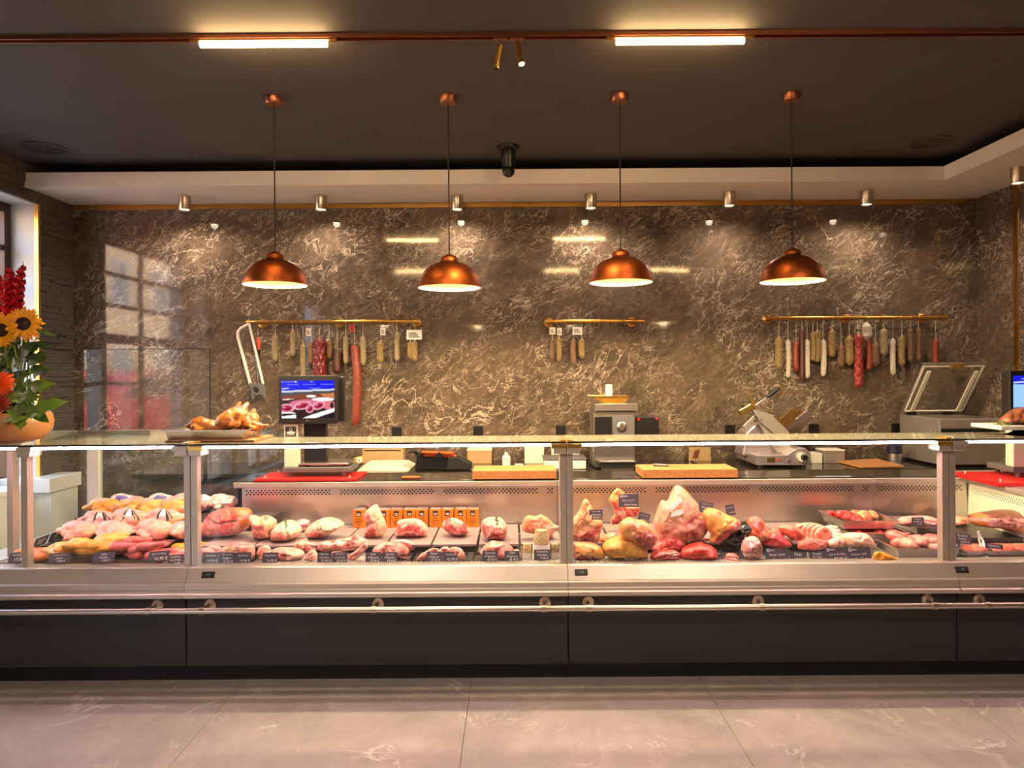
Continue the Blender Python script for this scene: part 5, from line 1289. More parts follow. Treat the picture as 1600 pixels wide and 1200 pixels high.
slate(1103, 793, 22, 17, 3.84, ["Côte à l'os", 'Irlande', '47,90 €'], 'tilted slate pinned between the two right beef ribs', rz=9, tilt=4, foot=False)
slate(1141, 797, 14, 17, 3.85, ["Entrecôte", '44,90 €'], 'narrow slate pinned in the golden fat of the beef rib', rz=-10, tilt=4, foot=False)
slate(1434, 815, 19, 13, 4.05, ['Ragoût', 'de Boeuf', '19,90'], 'slate behind the right-hand steel trays', tilt=10, foot=False)
slate(1504, 842, 26, 15, 3.80, ['Rosbif &', "Tartare", '29,90 €'], 'upper slate right of the right upright', rz=6, foot=False)
slate(1491, 858, 18, 20, 3.76, ['Steak', 'haché', '17,90'], 'lower slate touching the right upright', rz=4)
slate(1553, 858, 27, 16, 3.76, ['Américain', 'Maison', '18,90 €'], 'slate beside the tongs at the right end', rz=8)
for a, b_, w_, ln, lab in ((27, 871, 26, ['Filet mariné', '17,90'], 'slate behind the far left upright'), (93, 872, 34, ["Cuisse de Poulet", 'jaune', '9,90 €'], 'slate before the orange fillets'), (162, 871, 34, ['Ailes', 'Poulet', '7,90 €'], 'slate before the yellow chicken legs'), (248, 869, 32, ['Sauté de Dinde', '16,90 €'], 'slate before the turkey pieces'), (274, 875, 24, ['Escalope', 'de Dinde', '16,90'], 'slate at the left joint')):
    slate(a, b_, w_, 16, YSL, ln, 'chalk price ' + lab, rz=-3, tilt=28)
# slates along the side glass, seen from behind
for i, y in enumerate((3.93, 4.06, 4.19, 4.32, 4.46)):
    t = thing('price_slate', 'chalk price slate facing the side window, %s from the front' % ord_[i], 'price tag', (-2.70, y, .63), 'slates along the side glass')
    ex = Vector((0, 1, 0)); ez = Vector((.45, 0, .9)).normalized(); ey = ex.cross(ez)
    c = Vector((-2.685, y, .672))
    g = G(); g.obox(c, (ex, ey, ez), (.055, .0013, .030)); make('board', g, 'slate_board', t)
    g = G(); vs, f2 = text_mesh('Poulet\n12,90', .022); g._add([c + ey * .002 - ex * p[0] + ez * p[1] for p in vs], f2); make('chalk_writing', g, 'chalk', t)
    g = G(); g.box(-2.712, -2.70, y - .012, y + .012, ZD + .0145, .655); make('clip', g, 'grey_plastic', t)

# ================================================================== sausage rails on the wall
YH = 5.955
pm('mould_grey', (136, 122, 92), .8, var=.35, vs=60, bump=.6, bs=90)
pm('mould_white', (182, 174, 160), .85, var=.22, vs=60, bump=.5, bs=90)
pm('mould_brown', (106, 78, 56), .75, var=.4, vs=55, bump=.5, bs=80)
pm('casing_red', (122, 48, 32), .45, var=.35, vs=45, bump=.3, bs=70)
pm('casing_dark', (74, 36, 27), .45, var=.35, vs=45, bump=.3, bs=70)
pm('casing_crimson', (98, 24, 25), .3, var=.3, vs=60)
pm('casing_net', (132, 42, 32), .5, var=.3, vs=60)
pm('rough_herb', (128, 108, 68), .85, var=.5, vs=90, bump=.9, bs=120)
pm('orange_grip', (226, 84, 20), .45)
def wall_rail(pa, pb, label, flanges, hooks):
    a, b = P(*pa, YH), P(*pb, YH); z = (a.z + b.z) / 2
    t = thing('sausage_rail', label, 'rail', ((a.x + b.x) / 2, YH, z), 'brass sausage rails')
    g = G(); g.tube([(a.x, YH, z), (b.x, YH, z)], .017, 16); make('bar', g, 'brass', t, smooth=True)
    for f_ in flanges:
        x = X_(f_, pa[1], YH)
        g = G(); g.lathe([(.001, YW - .012), (.040, YW - .012), (.042, YW - .0105), (.042, YW - .0003)], (x, 0, z - .004), 26, 'Y'); g.cyl((x, YW - .012, z - .004), (x, YH, z), .011, n=12); make('flange', g, 'brass', t, smooth=True)
    for h_ in hooks:
        x = X_(h_, pa[1], YH)
        g = G(); g.tube([(x, YH + .004, z + .0186), (x, YH - .014, z + .012), (x, YH - .0185, z - .004), (x, YH - .016, z - .024), (x, YH - .008, z - .036), (x, YH + .004, z - .030)], .0022, 6); make('hook', g, 'brass_light', t, smooth=True)
    return z
z1 = wall_rail((385, 503), (655, 503), 'left brass sausage rail above the scale monitor', (405, 527, 648), [417, 430, 444, 457, 471, 485, 499, 513, 526, 540, 554, 567, 580, 595, 608, 620, 633, 646])
z2 = wall_rail((851, 502), (1007, 502), 'short middle brass sausage rail', (858, 990), [869, 882, 896, 909, 922, 936, 949, 962, 976, 1000])
z3 = wall_rail((1206, 497), (1480, 496), 'right brass sausage rail above the slicer', (1204, 1330, 1450), [1217, 1231, 1245, 1258, 1271, 1286, 1300, 1314, 1327, 1340, 1355, 1368, 1381, 1394, 1408, 1422, 1435, 1449, 1462, 1477])
pm('twine', (214, 204, 180), .8)
pm('tag_red', (196, 60, 60), .7)
def sausage(px, yt, yb, w_, mat, label, zr, bend=0.0, net=False, tagc=None, twine=True, nm='hanging_sausage', dy=0.0):
    Y = YH - .018 - dy; a, b = P(px, yt, Y), P(px, yb, Y); r = w_ * Y / F / 2; L = a.z - b.z
    t = thing(nm, label, 'sausage', (a.x, Y, b.z), 'sausages on the wall rails')
    g = G(); nu, nv = (36, 84) if net else (18, 30); sd = px
    vs = []
    for j in range(nv):
        v = j / (nv - 1)
        e = min(1.0, (math.sin(pi * min(max(v, .0), 1)) * (L / (2.6 * r + 1e-6))) ** .5) if 0 < v < 1 else .12
        e = max(e, .14)
        for i in range(nu):
            an = 2 * pi * i / nu; rr = r * e
            if net:
                q = abs(math.sin(an * 3 + v * L / r * 1.43)) * abs(math.sin(an * 3 - v * L / r * 1.43)); rr *= .80 + .28 * q ** .5
            vs.append((a.x + rr * math.cos(an) + bend * math.sin(pi * v) * r, Y + rr * math.sin(an), a.z - L * v))
    arr = np.array(vs); n_ = fbm(arr * 55 + px, px) * r * .10
    arr[:, 0] += n_; arr[:, 1] += n_ * .6
    g.v = [tuple(q) for q in arr]
    for j in range(nv - 1):
        for i in range(nu):
            i2 = (i + 1) % nu; g.f.append((j * nu + i, j * nu + i2, (j + 1) * nu + i2, (j + 1) * nu + i)); g.mi.append(0)
    g.f.append(tuple(range(nu))); g.mi.append(0); g.f.append(tuple((nv - 1) * nu + i for i in range(nu - 1, -1, -1))); g.mi.append(0)
    make('casing', g, mat, t, smooth=True, angle=0)
    if twine:
        g = G(); g.tube([(a.x, Y, a.z - .006), (a.x, YH - .016, max(zr - .034, a.z + .004))], .0016, 6)
        g.tube([(a.x - r * .22, Y, a.z - .003), (a.x + r * .22, Y, a.z + .002)], .003, 6); make('twine', g, 'twine', t, smooth=True)
    if tagc:
        tx, ty, tw, th, tm = tagc; c = P(tx, ty, Y - .012)
        g = G(); hw, hh = tw * Y / F / 2, th * Y / F / 2; g.box(c.x - hw, c.x + hw, Y - .013, Y - .012, c.z - hh, c.z + hh); k = make('paper_tag', g, tm, t)
        g = G()
        for q in range(3): g.box(c.x - hw * .7, c.x + hw * (.3 + .2 * q), Y - .0136, Y - .0131, c.z + hh * (.35 - .4 * q) - hh * .09, c.z + hh * (.35 - .4 * q) + hh * .09)
        make('print_line', g, 'tin_dark', k)
    return t
W_ = 'paper_white'
S1 = [(430, 523, 565, 9, 'mould_grey', 'thin grey-moulded sausage, first on the left rail'), (457, 517, 557, 8, 'mould_grey', 'thin grey sausage, second on the left rail, hung high'), (473, 537, 592, 8, 'mould_grey', 'thin grey sausage dipping behind the monitor'),
      (486, 534, 570, 11, 'mould_brown', 'brownish sausage with a tan tag left of the netted salami', (482, 519, 8, 12, 'string')), (514, 530, 560, 9, 'mould_brown', 'short sausage with white tags right of the netted salami', (512, 534, 5, 8, W_)), (527, 546, 584, 13, 'casing_dark', 'plump brown sausage right above the monitor corner'),
      (540, 525, 568, 8, 'mould_grey', 'thin grey sausage between the plump one and the long one'), (567, 525, 571, 9, 'mould_grey', 'thin grey sausage right of the long dry sausage'), (595, 533, 567, 11, 'rough_herb', 'knobbly herb-coated sausage with a white tag', (598, 518, 8, 11, W_)), (620, 520, 564, 8, 'mould_grey', 'thin pale sausage near the right end of the left rail'),
      (641, 534, 560, 8, 'rough_herb', 'small tan sausage half behind the white price card'), (648, 532, 565, 10, 'rough_herb', 'tan sausage below the white price card', (647, 523, 24, 15, W_))]
for s in S1: sausage(*s[:6], z1, tagc=s[6] if len(s) > 6 else None, bend=random.uniform(-.25, .25))
sausage(499, 527, 600, 20, 'casing_crimson', 'thick dark red netted salami behind the monitor', z1, net=True, dy=.02)
sausage(554, 537, 665, 14, 'casing_red', 'very long dry red sausage beside the monitor', z1, bend=.5, tagc=(550, 513, 7, 11, 'tag_red'))
S2 = [(863, 530, 562, 7, 'mould_brown', 'thin sausage at the left of the middle rail', (863, 517, 9, 11, W_)), (873, 528, 565, 8, 'rough_herb', 'speckled sausage second on the middle rail', (874, 518, 7, 11, W_)), (896, 530, 569, 9, 'mould_brown', 'brown herb sausage third on the middle rail', (902, 517, 15, 12, W_)), (909, 529, 560, 10, 'rough_herb', 'speckled sausage last on the middle rail')]
for s in S2: sausage(*s[:6], z2, tagc=s[6] if len(s) > 6 else None, bend=random.uniform(-.3, .3))
S3 = [(1217, 527, 577, 11, 'rough_herb', 'beige sausage, first on the right rail'), (1231, 530, 590, 7, 'mould_white', 'thin white sausage, second on the right rail'), (1244, 533, 580, 9, 'casing_red', 'bent red sausage near the left of the right rail'), (1253, 513, 595, 9, 'casing_dark', 'long dark red sausage between red and white ones'), (1261, 530, 591, 8, 'mould_white', 'thin white sausage beside the long dark one'),
      (1270, 519, 564, 8, 'rough_herb', 'left of the paired grey-beige sausages'), (1277, 516, 566, 9, 'rough_herb', 'right of the paired grey-beige sausages'), (1286, 530, 588, 8, 'mould_white', 'thin white sausage right of the beige pair'), (1300, 515, 558, 10, 'rough_herb', 'greenish-beige sausage hung high on the right rail'), (1314, 538, 574, 10, 'mould_brown', 'short dark brown sausage left of the plump one'),
      (1327, 525, 571, 13, 'rough_herb', 'plump mouldy sausage left of the netted chorizo'), (1353, 504, 532, 14, 'mould_white', 'short thick white salami right under the rail'), (1357, 531, 579, 9, 'casing_red', 'slim red sausage below the white salami'), (1368, 535, 572, 12, 'mould_brown', 'stubby brown sausage on a thick white cord'), (1381, 513, 556, 12, 'mould_grey', 'grey-green moulded sausage right of the white cord'),
      (1395, 529, 586, 8, 'mould_white', 'dark sausage with white streaks on the right rail'), (1409, 524, 572, 10, 'rough_herb', 'beige sausage third from the end of the row'), (1422, 513, 566, 8, 'mould_brown', 'thin brown wrinkled sausage second from the end of the row'), (1435, 513, 564, 7, 'mould_brown', 'thinnest brown sausage at the end of the row'), (1462, 529, 572, 10, 'casing_red', 'lone orange-red sausage above the vacuum packer')]
for s in S3: sausage(*s[:6], z3, bend=random.uniform(-.3, .3))
sausage(1341, 521, 606, 13, 'casing_net', 'long red netted chorizo on the right rail', z3, net=True, dy=.02)

# knife and bone saw at the left rail
t = thing('boning_knife', 'small orange-handled knife hanging on the left rail', 'knife', P(403, 555, YH - .02))
g = G(); g.px_prism([(401, 527), (404, 527), (406, 535), (406, 546), (403, 547), (401, 538)], YH - .03, .016); make('handle', g, 'orange_grip', t, bevel=.003)
g = G(); g.px_prism([(404, 546), (407, 547), (406, 556), (404, 553)], YH - .024, .003); make('blade', g, 'black_plastic', t)
g = G(); g.tube([P(403, 528, YH - .022), P(403, 513, YH - .016)], .0015, 6); make('cord', g, 'twine', t)
t = thing('bone_saw', 'white framed butcher bone saw hanging at the left rail', 'saw', P(395, 625, YH - .03))
Ys = YH - .04; g = G()
g.tube([P(391, 600, Ys), P(381, 562, Ys), P(371.5, 527, Ys), P(371.5, 519, Ys), P(376, 513, Ys), P(389, 506, Ys)], .013, 10, flat=.6)
g.tube([P(389, 506, Ys), P(400, 552, Ys), P(411, 600, Ys)], .011, 10, flat=.6); make('frame', g, 'white_plastic', t, smooth=True)
g = G(); g.bar(P(399, 552, Ys), P(404, 600, Ys), .012, .0015); make('blade', g, 'steel', t)
g = G(); g.px_prism([(389, 598), (400, 600), (409, 598), (414, 606), (415, 617), (415, 626), (411, 620), (408, 617), (398, 617), (396, 626), (392, 620), (392, 610)], Ys - .012, .026); make('handle', g, 'grey_plastic', t, bevel=.004)
g = G(); g.px_prism([(395, 605), (401, 604), (405, 609), (402, 614), (397, 612)], Ys - .0125, .0270); make('grip_hole', g, 'black_matte', t)
# ================================================================== weighing scales
pm('screen_bezel', (30, 28, 28), .35)
def screen(name, parent, x0, x1, z0, z1, Y, pxr, base, reg):
    nx, nz = 90, 60; vs = []; px = []; py = []
    for j in range(nz):
        for i in range(nx):
            u, v = i / (nx - 1), j / (nz - 1); vs.append((x0 + (x1 - x0) * u, Y, z1 + (z0 - z1) * v)); px.append(pxr[0] + (pxr[2] - pxr[0]) * u); py.append(pxr[1] + (pxr[3] - pxr[1]) * v)
    px, py = np.array(px), np.array(py)
    col, _ = paint(px, py, np.zeros(len(px)), base, reg)
    g = G(); g.v = vs
    for j in range(nz - 1):
        for i in range(nx - 1): g.f.append((j * nx + i, j * nx + i + 1, (j + 1) * nx + i + 1, (j + 1) * nx + i)); g.mi.append(0)
    return make(name, g, 'screen_print', parent, col=col)
STEAK = lambda cx, cy, rx, ry, d: [('e', cx, cy, rx, ry, d, (232, 178, 194)), ('e', cx, cy, rx * .8, ry * .75, d, (176, 40, 76)), ('e', cx + rx * .1, cy + ry * .1, rx * .4, ry * .35, d, (120, 16, 44)), ('e', cx - rx * .3, cy - ry * .2, rx * .2, ry * .14, d, (226, 160, 176))]
PIC = [('p', [(437, 593), (525, 593), (525, 610), (437, 610)], (10, 16, 226)), ('p', [(437, 610), (525, 607), (525, 612), (437, 618)], (196, 200, 206)), ('p', [(437, 613), (525, 610), (525, 616), (437, 621)], (70, 74, 82)),
       ('p', [(437, 618), (525, 613), (525, 628), (437, 630)], (120, 62, 36)), ('e', 486, 619, 8, 2, 0, (238, 230, 224)), ('e', 450, 625, 10, 2.5, 0, (232, 196, 186)), ('p', [(500, 615), (525, 614), (525, 622), (505, 620)], (190, 120, 70)),
       ('p', [(437, 625), (525, 622), (525, 655), (437, 655)], (46, 26, 28)), ('e', 482, 630, 30, 6, 0, (206, 110, 136)), ('e', 512, 632, 14, 8, 20, (210, 110, 120)), ('e', 505, 624, 18, 3, 0, (240, 226, 230))] + STEAK(472, 634, 14, 6, -12) + STEAK(484, 639, 7, 6, -40) + STEAK(498, 634, 10, 6, -20) + STEAK(447, 638, 12, 7, 0) + \
      [('e', 447, 646, 14, 2, 0, (238, 236, 234)), ('e', 449, 648, 11, 2, 0, (40, 10, 14)), ('p', [(437, 651), (462, 648), (462, 655), (437, 655)], (226, 230, 230)), ('p', [(470, 655), (485, 649), (525, 637), (525, 643), (490, 655)], (232, 236, 236)), ('p', [(495, 655), (525, 644), (525, 655)], (20, 18, 26)), ('e', 519, 634, 3, 5, 0, (60, 20, 30))] + \
      [('l', [(440 + i * 5, 596), (442 + i * 5, 596)], .5, (170, 176, 250)) for i in range(5)] + [('l', [(a, 600), (a + .3, 600)], .5, (200, 206, 255)) for a in list(range(450, 466, 3)) + list(range(474, 494, 3)) + list(range(502, 522, 3))] + [('l', [(440, 607), (450, 606)], .8, (230, 230, 255)), ('l', [(484, 606), (500, 606)], .4, (150, 150, 240)), ('l', [(460, 595), (463, 596)], .7, (255, 255, 255)), ('l', [(485, 595), (488, 596)], .6, (230, 230, 255))]
def scale(dx, label, pic, base, Y0=4.46):
    """counter scale; pixel layout of the left one, moved by dx pixels"""
    q = lambda a, b, Y: P(a, b, Y)
    L0 = q(441, 740, Y0); R0 = q(547, 740, Y0); ox = dx
    x0, x1 = L0.x + ox, R0.x + ox; zb = ZK + .016 + .028
    t = thing('counter_scale', label, 'scale', ((x0 + x1) / 2, Y0 + .12, ZK + .016), 'counter scales')
    g = G(); g.box(x0, x1, Y0, Y0 + .24, zb, zb + .035); make('base', g, 'grey_plastic', t, bevel=.006)
    for xx in (x0 + .05, x1 - .05):
        for yy in (Y0 + .03, Y0 + .21):
            g = G(); g.cyl((xx, yy, ZK + .016), (xx, yy, zb), .014, .017, n=14); make('foot', g, 'grey_plastic', t, smooth=True)
    g = G(); g.box(x0 + .105, x1 - .01, Y0 + .008, Y0 + .235, zb + .048, zb + .060).box(x0 + .16, x1 - .06, Y0 + .05, Y0 + .19, zb + .035, zb + .048); make('platter', g, 'steel', t, bevel=.004)
    a, b = q(443, 700, Y0), q(465, 700, Y0); zt = q(443, 662, Y0).z
    g = G(); g.box(a.x + ox, b.x + ox, Y0 + .01, Y0 + .08, zb + .035, zt); make('column', g, 'cream_panel', t, bevel=.004)
    g = G(); c = q(470, 662, Y0); d = q(505, 662, Y0); g.box(c.x + ox, d.x + ox, Y0 + .06, Y0 + .12, zb + .035, zt + .02); make('rear_column', g, 'black_plastic', t, bevel=.004)
    m0, m1 = q(435, 587, Y0), q(527, 662, Y0)
    g = G(); g.box(m0.x + ox, m1.x + ox, Y0 - .005, Y0 + .045, m1.z, m0.z); g.box(m0.x + ox + .02, m1.x + ox + .035, Y0 + .046, Y0 + .10, m1.z + .01, m0.z - .01); mon = make('monitor', g, 'screen_bezel', t, bevel=.004)
    s0, s1 = q(440, 595, Y0), q(523, 653, Y0)
    screen('screen', mon, s0.x + ox, s1.x + ox, s1.z, s0.z, Y0 - .0058, (439, 594, 523, 654), base, pic)
    lg = q(480, 657, Y0); g = G(); g.prism([(lg.x + ox - .010, lg.z - .004), (lg.x + ox + .010, lg.z - .004), (lg.x + ox, lg.z + .008)], lambda u, v, d_: (u, d_, v), Y0 - .0062, Y0 - .0052); make('emblem', g, 'nickel', mon)
    # maker's plate with a small figure emblem
    p0, p1 = q(445, 667, Y0), q(462, 682, Y0)
    g = G(); g.box(p0.x + ox, p1.x + ox, Y0 + .0085, Y0 + .0098, p1.z, p0.z); pl = make('maker_plate', g, 'slate_board', t)
    cx, cz = (p0.x + p1.x) / 2 + ox, (p0.z + p1.z) / 2; g = G()
    for (r1, r2, zz) in ((.011, .007, .014),):
        m = 20; g._add([(cx + r * math.cos(2 * pi * i / m), Y0 + .0082, cz + zz + r * math.sin(2 * pi * i / m)) for r in (r1, r2) for i in range(m)], [(i, (i + 1) % m, m + (i + 1) % m, m + i) for i in range(m)])
    g.box(cx - .026, cx + .026, Y0 + .0080, Y0 + .0083, cz - .011, cz - .003); g.box(cx - .018, cx + .018, Y0 + .0080, Y0 + .0083, cz - .002, cz + .001); g.box(cx - .020, cx + .020, Y0 + .0080, Y0 + .0083, cz - .020, cz - .015); make('emblem', g, 'chalk', pl)
def red_board(pxa, pxb, label, dx0=0):
    x0, x1 = X_(pxa, 756, 4.39), X_(pxb, 756, 4.39)
    t = thing('cutting_board', label, 'cutting board', ((x0 + x1) / 2, 4.54, ZK), 'red plastic boards')
    g = G(); g.box(x0, x1, 4.388, 4.70, ZK, ZK + .0155); make('slab', g, 'red_board', t, bevel=.003)
    for xx in (x0 + .06, x1 - .05):
        for yy in (4.42, 4.67):
            g = G(); g.cyl((xx, yy, ZK + .0155), (xx, yy, ZK + .030), .004, n=10); make('peg', g, 'white_plastic', t)
red_board(397, 557, 'red plastic board under the left counter scale')
scale(0.0, 'counter scale with a meat picture on its monitor, on the left', PIC, (40, 24, 28))
# right-hand one
x0 = X_(1532, 752, 4.2)
t = thing('cutting_board', 'red plastic board under the right counter scale', 'cutting board', (x0 + .3, 4.3, ZK - .008), 'red plastic boards')
g = G(); g.box(x0, 3.74, 4.05, 4.50, ZK - .008, ZK + .0155); make('slab', g, 'red_board', t, bevel=.003)
for xx, yy in ((x0 + .05, 4.1), (x0 + .05, 4.42)):
    g = G(); g.cyl((xx, yy, ZK + .0155), (xx, yy, ZK + .032), .004, n=10); make('peg', g, 'white_plastic', t)
BLU = [('p', [(437, 593), (525, 593), (525, 608), (437, 608)], (24, 32, 200)), ('l', [(440, 605), (456, 604)], 1.2, (220, 224, 250)), ('l', [(452, 599), (480, 599)], .5, (190, 196, 250)), ('p', [(437, 645), (525, 642), (525, 655), (437, 655)], (90, 80, 110)), ('e', 480, 648, 20, 3, 0, (210, 220, 236))]
scale(X_(1577, 620, 4.25) - X_(435, 620, 4.25), 'counter scale with a pale blue screen at the right edge', BLU, (150, 194, 236), 4.25)

# ================================================================== on the worktop behind the glass
def wood_board(pxa, pxb, label, y0=4.384, y1=4.64):
    x0, x1 = X_(pxa, 745, 4.384), X_(pxb, 745, 4.384)
    t = thing('chopping_board', label, 'chopping board', ((x0 + x1) / 2, (y0 + y1) / 2, ZK), 'thick wooden boards')
    n = 9; xs = np.linspace(x0, x1, n + 1)
    for i in range(n):
        g = G(); g.box(xs[i] + .0003, xs[i + 1] - .0003, y0, y1, ZK + .006, ZK + .058); make('wood_block', g, 'board_wood', t, bevel=.0015)
    for xx in (x0 + .03, x1 - .03):
        for yy in (y0 + .03, y1 - .03):
            g = G(); g.cyl((xx, yy, ZK), (xx, yy, ZK + .0062), .012, n=12); make('foot', g, 'black_plastic', t)
wood_board(738, 869, 'thick end-grain board left of the middle upright')
wood_board(1004, 1153, 'thick end-grain board carrying a knife, right of the patty machine')
def knife(a, b, c, label, hm, z):
    t = thing('butcher_knife', label, 'knife', (a + c) / 2, 'butcher knives')
    for p in (a, b, c): p.z = z + .009
    g = G(); g.tube([a, a.lerp(b, .5), b], [.011, .013, .010], 10, flat=.75); make('handle', g, hm, t, smooth=True)
    g = G(); d = (c - b).normalized(); s = d.cross(Vector((0, 0, 1)))
    g._add([b + s * .010, b - s * .010, c - s * .004, b + s * .010 + Vector((0, 0, .002)), b - s * .010 + Vector((0, 0, .002)), c - s * .004 + Vector((0, 0, .0015))], [(0, 1, 2), (3, 5, 4), (0, 2, 5, 3), (1, 4, 5, 2), (0, 3, 4, 1)]); make('blade', g, 'steel', t)
zt = ZK + .058
knife(P(1021, 730, 4.56), P(1044, 733, 4.52), P(1072, 737, 4.43), 'dark-handled knife lying on the wooden board', 'grey_plastic', zt)
knife(P(628, 741, 4.46), P(656, 741, 4.46), P(700, 740, 4.48), 'orange-handled knife lying on the dark worktop', 'orange_grip', ZK)

ZB = .84
# knife block with orange knives
t = thing('knife_caddy', 'black knife caddy stacked with orange-handled knives', 'knife caddy', P(690, 735, 5.42))
t.location.z = ZB; t['_w'] = tuple(t.location)
g = G(); g.px_prism([(647, 735), (650, 712), (656, 705), (700, 709), (714, 713), (702, 735)], 5.45, .2); make('caddy', g, 'black_plastic', t, bevel=.012)
g = G(); g.px_prism([(696, 735), (700, 714), (716, 714), (737, 724), (736, 735), (712, 735)], 5.42, .10); make('pouch', g, 'black_matte', t, bevel=.012)
g = G(); g.tube([P(637, 708, 5.45), P(648, 704, 5.48), P(652, 712, 5.5)], [.004, .018, .02], 10); make('steel_tip', g, 'black_plastic', t, smooth=True)
for a, b, Y in ((659, 706, 5.42), (662, 711, 5.46)):
    g = G(); g.bar(P(a, b, Y), P(a + 51, b + 2, Y), .02, .034); make('knife_handle', g, 'orange_grip', t, bevel=.006)
g = G(); g.px_prism([(680, 712), (686, 706), (693, 712), (687, 718)], 5.40, .012); make('clasp', g, 'black_plastic', t)
for ch in t.children: pass
# paper pile, yellow clip, cloth
t = thing('paper_stack', 'stack of wrapping paper with plastic sheets left of the knife caddy', 'paper', (X_(600, 730, 5.5), 5.6, ZB))
for i in range(7):
    g = G(); x0, x1 = X_(560 + i, 730, 5.5), X_(640 - 2 * i, 730, 5.5); g.box(x0, x1, 5.45 + .006 * i, 5.86, ZB + .005 * i, ZB + .005 * i + .0045); make('sheet', g, ('string', 'paper_white')[i % 2], t)
t = thing('paper_box', 'tan cardboard wall box behind the wrapping paper', 'box', (X_(597, 725, 5.9), 5.92, ZB))
g = G(); a, b = P(566, 701, 5.9), P(630, 725, 5.9); g.box(a.x, b.x, 5.9, 6.03, ZB + .002, a.z); make('carton', g, pm('carton', (178, 146, 104), .8, var=.1, vs=20), t, bevel=.003)
g = G(); g.box(a.x + .02, b.x - .02, 5.894, 5.8995, a.z - .02, a.z - .012); make('slot', g, 'tin_dark', t)
pm('yellow_plastic', (232, 186, 24), .4)
t = thing('label_dispenser', 'small yellow tape dispenser right of the left scale', 'dispenser', (X_(556, 730, 5.45), 5.45, ZB))
g = G(); g.px_prism([(548, 731), (547, 722), (553, 716), (565, 713), (566, 722), (558, 727), (556, 732)], 5.42, .05); make('body', g, 'yellow_plastic', t, bevel=.006)
g = G(); c = P(561, 719, 5.41); g.lathe([(.008, 5.405), (.022, 5.405), (.022, 5.42)], (c.x, 0, c.z), 20, 'Y'); make('roll', g, 'paper_white', t)
# bottle, cup
def bottle(px, pt, pb, r, label, m_='white_plastic'):
    c = P(px, pb, 5.5); top = P(px, pt, 5.5).z; h = top - ZB
    t = thing('spray_bottle', label, 'bottle', (c.x, 5.5, ZB))
    g = G(); g.lathe([(.001, ZB), (r, ZB), (r, ZB + h * .72), (r * .6, ZB + h * .82), (r * .42, ZB + h * .85), (r * .42, ZB + h)], (c.x, 5.5, 0), 20); make('bottle_body', g, m_, t, smooth=True)
    g = G(); g.lathe([(r * .5, top), (r * .5, top + .02), (.001, top + .02)], (c.x, 5.5, 0), 16); make('cap', g, 'grey_plastic', t, smooth=True)
bottle(791, 706, 730, .032, 'white plastic bottle behind the left wooden board')
t = thing('measuring_cup', 'clear plastic cup beside the white bottle', 'cup', (X_(811, 730, 5.5), 5.5, ZB))
g = G(); x = X_(811, 730, 5.5); g.lathe([(.001, ZB), (.032, ZB), (.042, ZB + .085), (.044, ZB + .085), (.044, ZB + .09)], (x, 5.5, 0), 22); make('cup_wall', g, 'clear_plastic', t, smooth=True)
g = G(); g.lathe([(.001, ZB + .003), (.030, ZB + .003), (.034, ZB + .04), (.001, ZB + .04)], (x, 5.5, 0), 20); make('contents', g, 'paper_white', t, smooth=True)
for a, b, pt, Y, lab in ((850, 916, 717, 5.46, 'white food container with grey lid behind the middle upright'),):
    x0, x1 = X_(a, 730, Y), X_(b, 730, Y); t = thing('food_container', lab, 'container', ((x0 + x1) / 2, Y + .12, ZB))
    g = G(); g.box(x0, x1, Y, Y + .25, ZB, ZB + .075); make('tub', g, 'white_plastic', t, bevel=.012)
    g = G(); g.box(x0 - .006, x1 + .006, Y - .006, Y + .256, ZB + .075, ZB + .088); make('lid', g, 'grey_plastic', t, bevel=.005)
for i, (a, b, pt, lab) in enumerate(((820, 850, 700, 'cream paper carton left behind the food container'), (862, 905, 698, 'cream paper carton behind the food container'), (730, 768, 702, 'small tan paper carton behind the left wooden board'))):
    x0, x1 = X_(a, 725, 5.85), X_(b, 725, 5.85); z = P(a, pt, 5.85).z; t = thing('carton_box', lab, 'box', ((x0 + x1) / 2, 5.9, ZB), 'cartons against the wall')
    g = G(); g.box(x0, x1, 5.85, 6.0, ZB, z - .012); make('carton', g, 'cream_panel' if i < 2 else 'carton', t, bevel=.002)
    g = G(); g.box(x0 - .003, x1 + .003, 5.847, 6.003, z - .012, z); make('lid', g, 'cream_panel', t, bevel=.002)
for i, (a, b, pt, pb, lab) in enumerate(((1268, 1285, 709, 727, 'small white label box right of the slicer'), (1287, 1320, 703, 724, 'pale steel box right of the slicer'))):
    x0, x1 = X_(a, 725, 5.7), X_(b, 725, 5.7); t = thing('storage_box', lab, 'box', ((x0 + x1) / 2, 5.78, ZB)); z = P(a, pt, 5.7).z
    g = G(); g.box(x0, x1, 5.7, 5.86, ZB, z - .01); make('tub', g, 'white_plastic' if i == 0 else 'steel_dull', t, bevel=.004)
    g = G(); g.box(x0 - .003, x1 + .003, 5.697, 5.863, z - .01, z); make('lid', g, 'white_plastic', t, bevel=.003)
t = thing('steel_can', 'dark-lidded steel canister near the vacuum packer', 'canister', (X_(1398, 722, 5.75), 5.75, ZB))
x = X_(1398, 722, 5.75); g = G(); g.lathe([(.001, ZB), (.055, ZB), (.055, ZB + .075), (.001, ZB + .075)], (x, 5.75, 0), 26); make('can', g, 'steel', t, smooth=True)
g = G(); g.lathe([(.057, ZB + .075), (.057, ZB + .14), (.04, ZB + .15), (.001, ZB + .15)], (x, 5.75, 0), 26); make('lid', g, pm('navy_plastic', (34, 34, 60), .4), t, smooth=True)
t = thing('serving_board', 'thin brown wooden board lying left of the vacuum packer', 'board', (X_(1356, 725, 5.5), 5.55, ZB))
g = G(); A = [P(1305, 716, 5.75), P(1345, 729, 5.40), P(1412, 726, 5.42), P(1370, 714, 5.85)]
